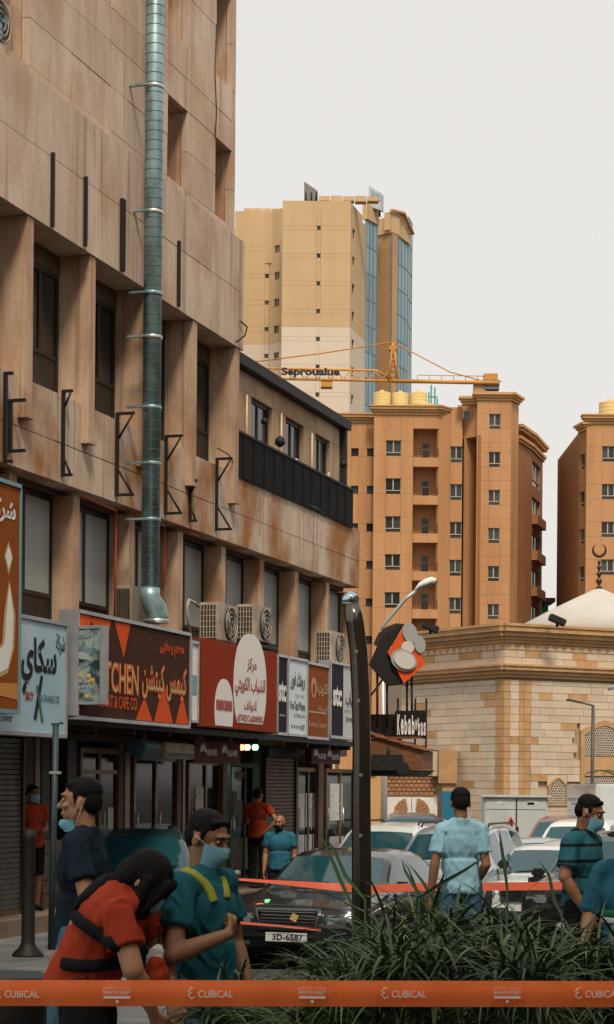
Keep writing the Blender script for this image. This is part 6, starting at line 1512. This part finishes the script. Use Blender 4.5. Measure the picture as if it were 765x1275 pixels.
def person(name, label, loc, yaw, H=1.72, J=None, head=(0, 0), skin=m_skin, shirt=None, trousers=None, hair=m_hair, mask=None, sleeve=.5, fat=1.0, hands=None, hair_kind='short', beard=False, group='people in the street', vox=.008, collar=True, shoe=m_black_tr, shorts=False, fold=.012, hem=-.06):
    root = empty(name, loc, yaw); tag(root, label, 'person', group)
    k = H / 1.72
    D = dict(pel=(0, 0, .93), waist=(0, 0, 1.08), chest=(0, .005, 1.27), neck=(0, .015, 1.45), head=(0, -.012, 1.605), shL=(.185, .01, 1.405), shR=(-.185, .01, 1.405), elL=(.235, .03, 1.12), elR=(-.235, .03, 1.12),
             wrL=(.235, -.06, .87), wrR=(-.235, -.06, .87), hiL=(.09, 0, .92), hiR=(-.09, 0, .92), knL=(.10, -.02, .49), knR=(-.10, -.02, .49), anL=(.10, .03, .08), anR=(-.10, .03, .08))
    D = {q: Vector(v) * k for q, v in D.items()}
    if J: D.update({q: Vector(v) for q, v in J.items()})
    Rh = Matrix.Rotation(RAD(head[0]), 3, 'Z') @ Matrix.Rotation(RAD(head[1]), 3, 'X')      # turn, nod (positive looks down)
    hc = D['head']; hp = lambda x, y, z: hc + Rh @ (Vector((x, y, z)) * k)
    sp = (D['neck'] - D['pel']).normalized(); sd_ = (D['shL'] - D['shR']).normalized(); fw = sd_.cross(sp).normalized()   # points to the back
    Rt = Matrix((sd_, sp.cross(sd_), sp)).transposed()
    # ---- skin: head, neck, arms, hands, legs in one continuous mesh
    b = Prims()
    b.sph(hp(0, .012, .028), (.074*k, .093*k, .092*k), Rh); b.sph(hp(0, -.022, -.045), (.056*k, .068*k, .072*k), Rh); b.sph(hp(0, -.058, -.082), (.030*k, .028*k, .024*k), Rh)
    b.cap(hp(0, -.086, .012), hp(0, -.106, -.022), .009*k, .015*k); b.sph(hp(0, -.082, .036), (.055*k, .014*k, .012*k), Rh); b.sph(hp(0, -.086, -.058), (.026*k, .012*k, .010*k), Rh)
    for s in (1, -1): b.sph(hp(s*.076, .012, -.012), (.010*k, .020*k, .032*k), Rh); b.sph(hp(s*.04, -.066, -.018), (.022*k, .020*k, .018*k), Rh)
    b.cap(hp(0, .02, -.06), D['neck'] - sp * .04, .054*k, .060*k); b.chain([D['neck'] - sp * .05, D['chest'], D['waist'], D['pel']], [.055*k, .08*k, .075*k, .08*k])
    for s in 'LR':
        b.cap(D['neck'] - sp * .03, D['sh' + s], .045*k, .045*k); b.cap(D['sh' + s], D['el' + s], .044*k*fat, .040*k*fat); mid = D['el' + s].lerp(D['wr' + s], .3)
        b.cap(D['el' + s], mid, .041*k, .041*k*fat); b.cap(mid, D['wr' + s], .041*k*fat, .027*k)
        hd = (hands or {}).get(s)
        dirv = (D['wr' + s] - D['el' + s]).normalized(); sg = 1 if s == 'L' else -1
        if hd: hand(b, D['wr' + s], *hd, k=k)
        else: hand(b, D['wr' + s], dirv, Vector((-sg, 0, 0)), Vector((0, -1, 0)), .35, k)
        b.chain([D['hi' + s], D['kn' + s], D['an' + s]], [.075*k, .052*k, .036*k]); b.cap(D['kn' + s] + Vector((0, .02, -.06)), D['kn' + s].lerp(D['an' + s], .55) + Vector((0, .015, 0)), .05*k, .042*k)
    b.build('body', skin, root, vox * .8, 3)
    # ---- shirt
    if shirt:
        g = Prims(); f_ = fat
        g.sph(D['chest'], (.168*k*f_, .118*k*f_, .175*k), Rt); g.sph(D['waist'], (.150*k*f_, .115*k*f_, .15*k), Rt); g.sph(D['chest'].lerp(D['neck'], .45), (.155*k, .098*k, .11*k), Rt)
        g.cap(D['waist'] + sp * .06, D['pel'] + sp * (hem * k), .148*k*f_, .168*k*f_, True, .78, sd_)
        g.cap(D['shL'] - sp * .012, D['shR'] - sp * .012, .062*k, .062*k)
        for s in 'LR':
            g.cap(D['neck'] - sp * .012, D['sh' + s] - sp * .01, .062*k, .058*k); e = D['sh' + s].lerp(D['el' + s], sleeve); g.sph(D['sh' + s] - sp * .008, .062*k); g.cap(D['sh' + s], e, .058*k*f_, .064*k*f_, True)
        if collar: g.cap(D['neck'] - sp * .06, D['neck'] + sp * .03, .082*k, .070*k, True)
        g.build('shirt', shirt, root, vox, 5, fold, 9, hash(label) % 17, (1, 1, .55))
    if trousers:
        g = Prims(); g.sph(D['pel'] - sp * .02, (.150*k*fat, .112*k*fat, .11*k), Rt); g.cap(D['pel'] + sp * .05, D['pel'] - sp * .04, .125*k*fat, .145*k*fat, True, .78, sd_)
        for s in 'LR':
            g.cap(D['hi' + s], D['kn' + s], .094*k*fat, .070*k, True if shorts else False)
            if not shorts: g.cap(D['kn' + s], D['an' + s] + Vector((0, 0, .0)), .070*k, .060*k, True)
        g.build('trousers', trousers, root, vox * 1.2, 4, .012, 8, 3, (1, 1, .5))
    for s in 'LR':
        a = D['an' + s]; g = Prims(); g.sph((a.x, a.y + .0, a.z - .02), (.042*k, .055*k, .05*k)); g.cap((a.x, a.y + .02, a.z - .045*k), (a.x, a.y - .15*k, a.z - .05*k), .034*k, .030*k); g.build('shoe', shoe, root, .01, 3)
    # ---- hair
    if hair:
        g = Prims()
        if hair_kind == 'short': g.sph(hp(0, .024, .058), (.080*k, .092*k, .072*k), Rh); g.sph(hp(0, .060, .005), (.074*k, .056*k, .070*k), Rh); g.cap(hp(-.045, -.046, .088), hp(.045, -.046, .088), .016*k, .016*k)
        if hair_kind == 'short':
            for s in (1, -1): g.cap(hp(s*.070, -.012, .04), hp(s*.072, -.014, .0), .013*k, .006*k)
        if hair_kind == 'long':
            g.sph(hp(0, .022, .05), (.094*k, .112*k, .095*k), Rh); g.sph(hp(0, .075, -.02), (.088*k, .07*k, .10*k), Rh)
            for s in (1, -1): g.cap(hp(s*.078, -.01, .03), hp(s*.085, -.05, -.17), .03*k, .022*k); g.cap(hp(s*.05, -.085, .06), hp(s*.075, -.08, -.16), .028*k, .012*k)
            g.cap(hp(0, .07, -.02), hp(.0, .10, -.17), .07*k, .045*k); g.sph(hp(0, -.025, -.03), (.095*k, .085*k, .12*k), Rh); g.sph(hp(0, -.05, -.11), (.08*k, .06*k, .09*k), Rh)
        g.build('hair', hair, root, .006, 4 if hair_kind == 'long' else 2, .003, 70, 1, (1, 1, .3))
    if beard:
        g = Prims(); g.sph(hp(0, -.045, -.082), (.058*k, .052*k, .045*k), Rh)
        for s in (1, -1): g.cap(hp(s*.06, -.01, -.02), hp(s*.045, -.045, -.075), .016*k, .024*k)
        g.cap(hp(-.025, -.098, -.045), hp(.025, -.098, -.045), .009*k, .009*k); g.build('beard', m_hair, root, .006, 2, .006, 50)
    for s in (1, -1):
        e = Prims(); e.sph(hp(s*.031, -.080, .013), (.0125*k, .008*k, .0065*k), Rh); e.mb.build('eye', m_eyew, root); e = Prims(); e.sph(hp(s*.031, -.087, .012), (.006*k, .003*k, .006*k), Rh); e.mb.build('iris', m_eye, root)
        if hair or beard: MB().tube([hp(s*.016, -.094, .032), hp(s*.034, -.091, .038), hp(s*.05, -.078, .032)], .0045*k, 5).build('eyebrow', m_hair, root)
    if mask:
        drop = mask[0]; ms = mask[1] if len(mask) > 1 else 1.0; vs = []; nu, nv = 14, 16
        for j in range(nv + 1):
            for i in range(nu + 1):
                a = RAD(-78 + 156 * i / nu); v = j / nv; z = -.005 - .095 * v * ms + drop; pro = (.020 * math.sin(math.pi * min(v * 1.15, 1)) + .0035 * ((v * 4) % 1.0) * (0 < v < 1)) * math.cos(a) ** 2
                sq = 1 - .20 * v
                vs.append(hp((.066*sq + .010) * math.sin(a), -.018 - (.082*sq + .012 + pro) * math.cos(a) + (.018 if drop < -.03 else 0), z - .010 * math.cos(a) * v + .0 )) 
        mo = MB().add(vs, [(j*(nu+1)+i, j*(nu+1)+i+1, (j+1)*(nu+1)+i+1, (j+1)*(nu+1)+i) for j in range(nv) for i in range(nu)], True).build('face_mask', m_mask, root, recalc=False)
        for s in (1, -1): MB().tube([hp(s*.072, -.035, -.008 + drop), hp(s*.083, .015, .012), hp(s*.083, .025, -.02), hp(s*.062, -.03, -.085 + drop)], .0022*k, 5).build('ear_loop', m_loop, mo)
    return root, D, hp
def at(px, Y, z=0.0): return (P(px, 1000, Y).x, Y, z)
c_navy = cloth('navy', (0.010, 0.022, 0.034)); c_jean = cloth('denim', (0.06, 0.14, 0.20)); c_teal = cloth('teal', (0.018, 0.12, 0.155)); c_blue = cloth('sky_blue', (0.33, 0.60, 0.72)); c_redt = cloth('brick_red', (0.36, 0.045, 0.018)); c_blk = cloth('black', (0.012, 0.012, 0.014)); c_steel = cloth('steel_blue', (0.025, 0.13, 0.19)); c_ljean = cloth('pale_denim', (0.22, 0.38, 0.46))
# 1 man in navy walking to the left
person('person', 'man in a navy T-shirt and jeans facing left, blue mask under his chin', at(103, 10.0), RAD(-98), 1.78,
       dict(elL=(.26, .10, 1.16), wrL=(.24, -.02, .93), knL=(.1, -.10, .52), anL=(.1, -.02, .08), knR=(-.1, .03, .5), anR=(-.1, .22, .1)), head=(4, 0), skin=m_skin2, shirt=c_navy, trousers=c_jean, mask=(-.082, .55), sleeve=.62, fat=1.04)
wb = [o for o in COL.objects if o.name.startswith('person')]
from mathutils.bvhtree import BVHTree
def strap_on(root, garment, pix, w, m, nm, th=.008, parent=None, sub=5, wrap=()):
    """a band laid on a garment along the line that the pixels trace"""
    M = Matrix.Translation(root.location) @ Matrix.Rotation(root.rotation_euler[2], 4, 'Z'); Mi = M.inverted()
    bv = BVHTree.FromPolygons([M @ v.co for v in garment.data.vertices], [tuple(p.vertices) for p in garment.data.polygons])
    pts = []; fine = []
    for i in range(len(pix) - 1):
        for q in range(sub):
            f = q / sub; fine.append((pix[i][0] * (1-f) + pix[i+1][0] * f, pix[i][1] * (1-f) + pix[i+1][1] * f))
    fine.append(pix[-1]); o = Vector((0, 0, EYE))
    for (x, y) in fine:
        d = (P(x, y, 8.0) - o).normalized(); hit, nn, _, _ = bv.ray_cast(o, d)
        if hit is None: hit, nn, _, _ = bv.find_nearest(P(x, y, root.location.y))
        pts.append((Mi @ hit, (Mi.to_3x3() @ nn).normalized()))
    ns = [sum((pts[j][1] for j in range(max(0, i-2), min(len(pts), i+3))), Vector()).normalized() for i in range(len(pts))]
    ps = [sum((pts[j][0] for j in range(max(0, i-1), min(len(pts), i+2))), Vector()) / (min(len(pts), i+2) - max(0, i-1)) for i in range(len(pts))]
    vs = []
    for i, (p, nn) in enumerate(zip(ps, ns)):
        d = (ps[min(i+1, len(ps)-1)] - ps[max(i-1, 0)]).normalized(); s_ = d.cross(nn).normalized()
        for a_, b_ in ((-.5, -.01), (.5, -.01), (.5, th * .6), (.3, th), (-.3, th), (-.5, th * .6)): vs.append(p + s_ * (a_ * w) + nn * b_)
    n = len(ps); fs = [(k*6+a_, (k+1)*6+a_, (k+1)*6+(a_+1) % 6, k*6+(a_+1) % 6) for k in range(n-1) for a_ in range(6)] + [tuple(range(6)), tuple(range(n*6-6, n*6))]
    return MB().add(vs, fs, True).build(nm, m, parent or root)
def kid(root, nm): return [c for c in root.children if c.name.startswith(nm)][0]
# 2 woman in red bending forward to the right
W_, DW, hpW = person('person', 'woman in a brick red T-shirt bending forward, long dark hair and black straps', at(122, 7.9), RAD(84), 1.58,
       dict(pel=(0, .05, .94), waist=(0, .02, 1.07), chest=(.0, -.06, 1.21), neck=(0, -.16, 1.31), head=(0, -.205, 1.355), shL=(.17, -.13, 1.25), shR=(-.18, -.12, 1.25), elL=(.2, -.24, 1.04), wrL=(.1, -.30, .86), elR=(-.24, -.20, 1.02), wrR=(-.12, -.26, .84), hiL=(.09, .05, .92), hiR=(-.09, .05, .92)),
       head=(0, 42), skin=m_skin2, shirt=c_redt, trousers=c_blk, sleeve=.62, fat=1.22, hair_kind='long', mask=(0,), fold=.016)
sh = kid(W_, 'shirt')
strap_on(W_, sh, [(78, 1199), (92, 1202), (115, 1203), (150, 1198)], .05, c_blk, 'waist_belt', .020)
strap_on(W_, sh, [(90, 1138), (105, 1150), (130, 1168), (150, 1183), (162, 1194)], .05, c_blk, 'bag_strap', .020)
strap_on(W_, sh, [(150, 1087), (132, 1094), (116, 1108), (100, 1124), (90, 1138)], .05, c_blk, 'shoulder_strap', .020)
hb = empty('handbag', P(190, 1196, 7.86)); hb.scale = (.72, .72, .72); tag(hb, 'red and white bag held in front of the bending woman', 'bag')
g = Prims(); g.sph((.02, 0, -.03), (.055, .09, .085)); g.sph((.03, 0, -.09), (.065, .10, .07)); g.build('body', c_redt, hb, .007, 2, .012, 14)
g = Prims(); g.sph((.02, -.03, .02), (.045, .03, .075), Matrix.Rotation(.4, 3, 'Y')); g.build('paper_wrap', m_paper, hb, .007, 2, .012, 16)
MB().tube([(-.03, 0, .08), (-.02, 0, .20), (.03, 0, .20), (.04, 0, .05)], .006, 6).build('handle', c_blk, hb)
# 3 man in teal with a mask, hand on the strap of his backpack
T_, DT, hpT = person('person', 'man in a teal T-shirt with a blue mask holding his yellow backpack strap', at(257, 8.25), RAD(62), 1.635,
       dict(elR=(-.29, -.02, 1.05), wrR=(-.16, -.205, 1.135), elL=(.25, .0, 1.07), wrL=(.2, -.1, .9)), head=(-4, 19), skin=m_skin, shirt=c_teal, trousers=c_ljean, mask=(0,), sleeve=.60, fat=1.06, vox=.007,
       hands={'R': (Vector((.8, .1, .42)), Vector((.05, 1, -.1)), Vector((-.3, -.25, .9)), 1.15)}, fold=.016)
c_lime = cloth('lime_strap', (0.34, 0.37, 0.05)); c_bag = cloth('backpack_teal', (0.015, 0.085, 0.11), .5)
bp_ = empty('backpack', tuple(T_.location), T_.rotation_euler[2]); tag(bp_, 'teal backpack with lime straps on the teal shirted man', 'backpack')
g = Prims(); g.sph((-.05, .235, 1.19), (.15, .11, .19)); g.sph((-.05, .245, 1.09), (.155, .11, .12)); g.build('bag', c_bag, bp_, .009, 3, .016, 9, 4)
g = Prims(); g.sph((-.06, .295, 1.09), (.11, .045, .09)); g.build('pocket', c_bag, bp_, .009, 3, .008, 9, 7)
sh = kid(T_, 'shirt')
strap_on(T_, sh, [(219, 1084), (230, 1083), (242, 1088), (254, 1099), (262, 1110), (267, 1124)], .046, c_lime, 'strap', .010, bp_)
strap_on(T_, sh, [(276, 1092), (281, 1102), (283, 1120)], .036, c_lime, 'strap', .010, bp_)
# 4 man in the doorway
person('person', 'man in a red T-shirt and dark shorts leaning in the doorway at the far left', (*FW(FT(40, 1100, -.12)[0], -.12, 0).xy, .2), RAD(40), 1.54, dict(wrL=(.05, -.18, 1.0), wrR=(-.05, -.18, .98)), head=(10, 5), shirt=c_redt, trousers=c_blk, mask=(0,), sleeve=.55, vox=.012, shorts=True)
# 5 man in red seen from behind at the shop entrance
person('person', 'man in a red shirt seen from behind, hand on hip, at the greenish entrance', (*FW(FT(321, 1050, .02)[0], .02, 0).xy, .12), RAD(160), 1.60, dict(elR=(-.36, .08, 1.08), wrR=(-.20, .10, .93), elL=(.24, -.1, 1.05), wrL=(.1, -.28, 1.05)), head=(-15, 0), shirt=c_redt, trousers=c_blk, sleeve=.55, vox=.012)
# 6 bald man with a beard by the black sedan
person('person', 'bald bearded man in a blue T-shirt standing behind the black sedan', (*at(349, 29.2)[:2], -.345), RAD(-12), 1.66, None, head=(-8, 4), shirt=c_steel, trousers=c_blk, hair=None, beard=True, sleeve=.6, fat=1.12, vox=.012)
# 7 man in sky blue seen from behind
person('person', 'man in a sky blue T-shirt seen from behind beside the parked cars', at(574, 16.0), RAD(188), 1.745, dict(shL=(.165, .01, 1.41), shR=(-.165, .01, 1.41), elR=(-.205, .06, 1.12), wrR=(-.16, -.14, .93), elL=(.225, .04, 1.12), wrL=(.25, .0, .86)), head=(-8, 8), shirt=c_blue, trousers=c_jean, sleeve=.66, fat=.98, fold=.016)
# 8 man in a striped shirt looking down to the right
m_str = mat('cloth_striped', (0.022, 0.115, 0.145), .85, bump=.1, bscale=420, spec=.15)
_n = m_str.node_tree.nodes; _l = m_str.node_tree.links; _tc = _n.new('ShaderNodeTexCoord'); _sx = _n.new('ShaderNodeSeparateXYZ'); _l.new(_tc.outputs['Object'], _sx.inputs[0])
_m1 = _n.new('ShaderNodeMath'); _m1.operation = 'MULTIPLY'; _m1.inputs[1].default_value = 1 / .112; _l.new(_sx.outputs['Z'], _m1.inputs[0]); _m2 = _n.new('ShaderNodeMath'); _m2.operation = 'FRACT'; _l.new(_m1.outputs[0], _m2.inputs[0]); _m3 = _n.new('ShaderNodeMath'); _m3.operation = 'LESS_THAN'; _m3.inputs[1].default_value = .20; _l.new(_m2.outputs[0], _m3.inputs[0])
_mx = _n.new('ShaderNodeMix'); _mx.data_type = 'RGBA'; _mx.inputs[6].default_value = (0.022, 0.115, 0.145, 1); _mx.inputs[7].default_value = (0.010, 0.012, 0.014, 1); _l.new(_m3.outputs[0], _mx.inputs[0]); _l.new(_mx.outputs[2], _n['Principled BSDF'].inputs['Base Color'])
person('person', 'man in a teal shirt with black stripes and a mask looking down', at(727, 13.8), RAD(58), 1.70, dict(elR=(-.27, .02, 1.13), wrR=(-.20, -.10, .90), head=(0, -.05, 1.585)), head=(8, 20), skin=m_skin, shirt=m_str, trousers=c_blk, mask=(-.01,), sleeve=.72, fat=1.14)
# 9 person with a cap at the right edge
R_, DR, hpR = person('person', 'person in a blue jacket and a cap with a mask at the right edge', at(789, 10.6), RAD(-30), 1.60, dict(elR=(-.24, -.02, 1.07), wrR=(-.20, -.20, .93)), head=(-10, 12), shirt=c_steel, trousers=c_blk, mask=(0,), sleeve=.98, fat=1.15)
m_band = cloth('green_band', (0.02, 0.16, 0.06)); m_bandw = cloth('white_band', (0.55, 0.62, 0.62))
g = Prims(); g.cap((0, 0, 1.055), (0, 0, 1.09), .181, .181, True, .79, Vector((1, 0, 0))); g.build('green_stripe', m_band, R_, .006, 2); g = Prims(); g.cap((0, 0, 1.02), (0, 0, 1.05), .182, .182, True, .79, Vector((1, 0, 0))); g.build('white_stripe', m_bandw, R_, .006, 2)
cp_ = empty('cap', tuple(R_.location), R_.rotation_euler[2]); tag(cp_, 'black cap with an orange crown worn at the right edge', 'cap')
Rq = Matrix.Rotation(RAD(-10), 3, 'Z') @ Matrix.Rotation(RAD(12), 3, 'X')
g = Prims(); g.sph(hpR(0, .012, .062), (.092, .108, .078), Rq); g.build('crown', cloth('cap_orange', (0.55, 0.16, 0.02)), cp_, .007, 2)
g = Prims(); g.sph(hpR(0, -.12, .045), (.085, .075, .012), Rq); g.cap(hpR(0, .012, .03), hpR(0, .012, .055), .097, .097, True); g.build('brim', c_blk, cp_, .007, 2)
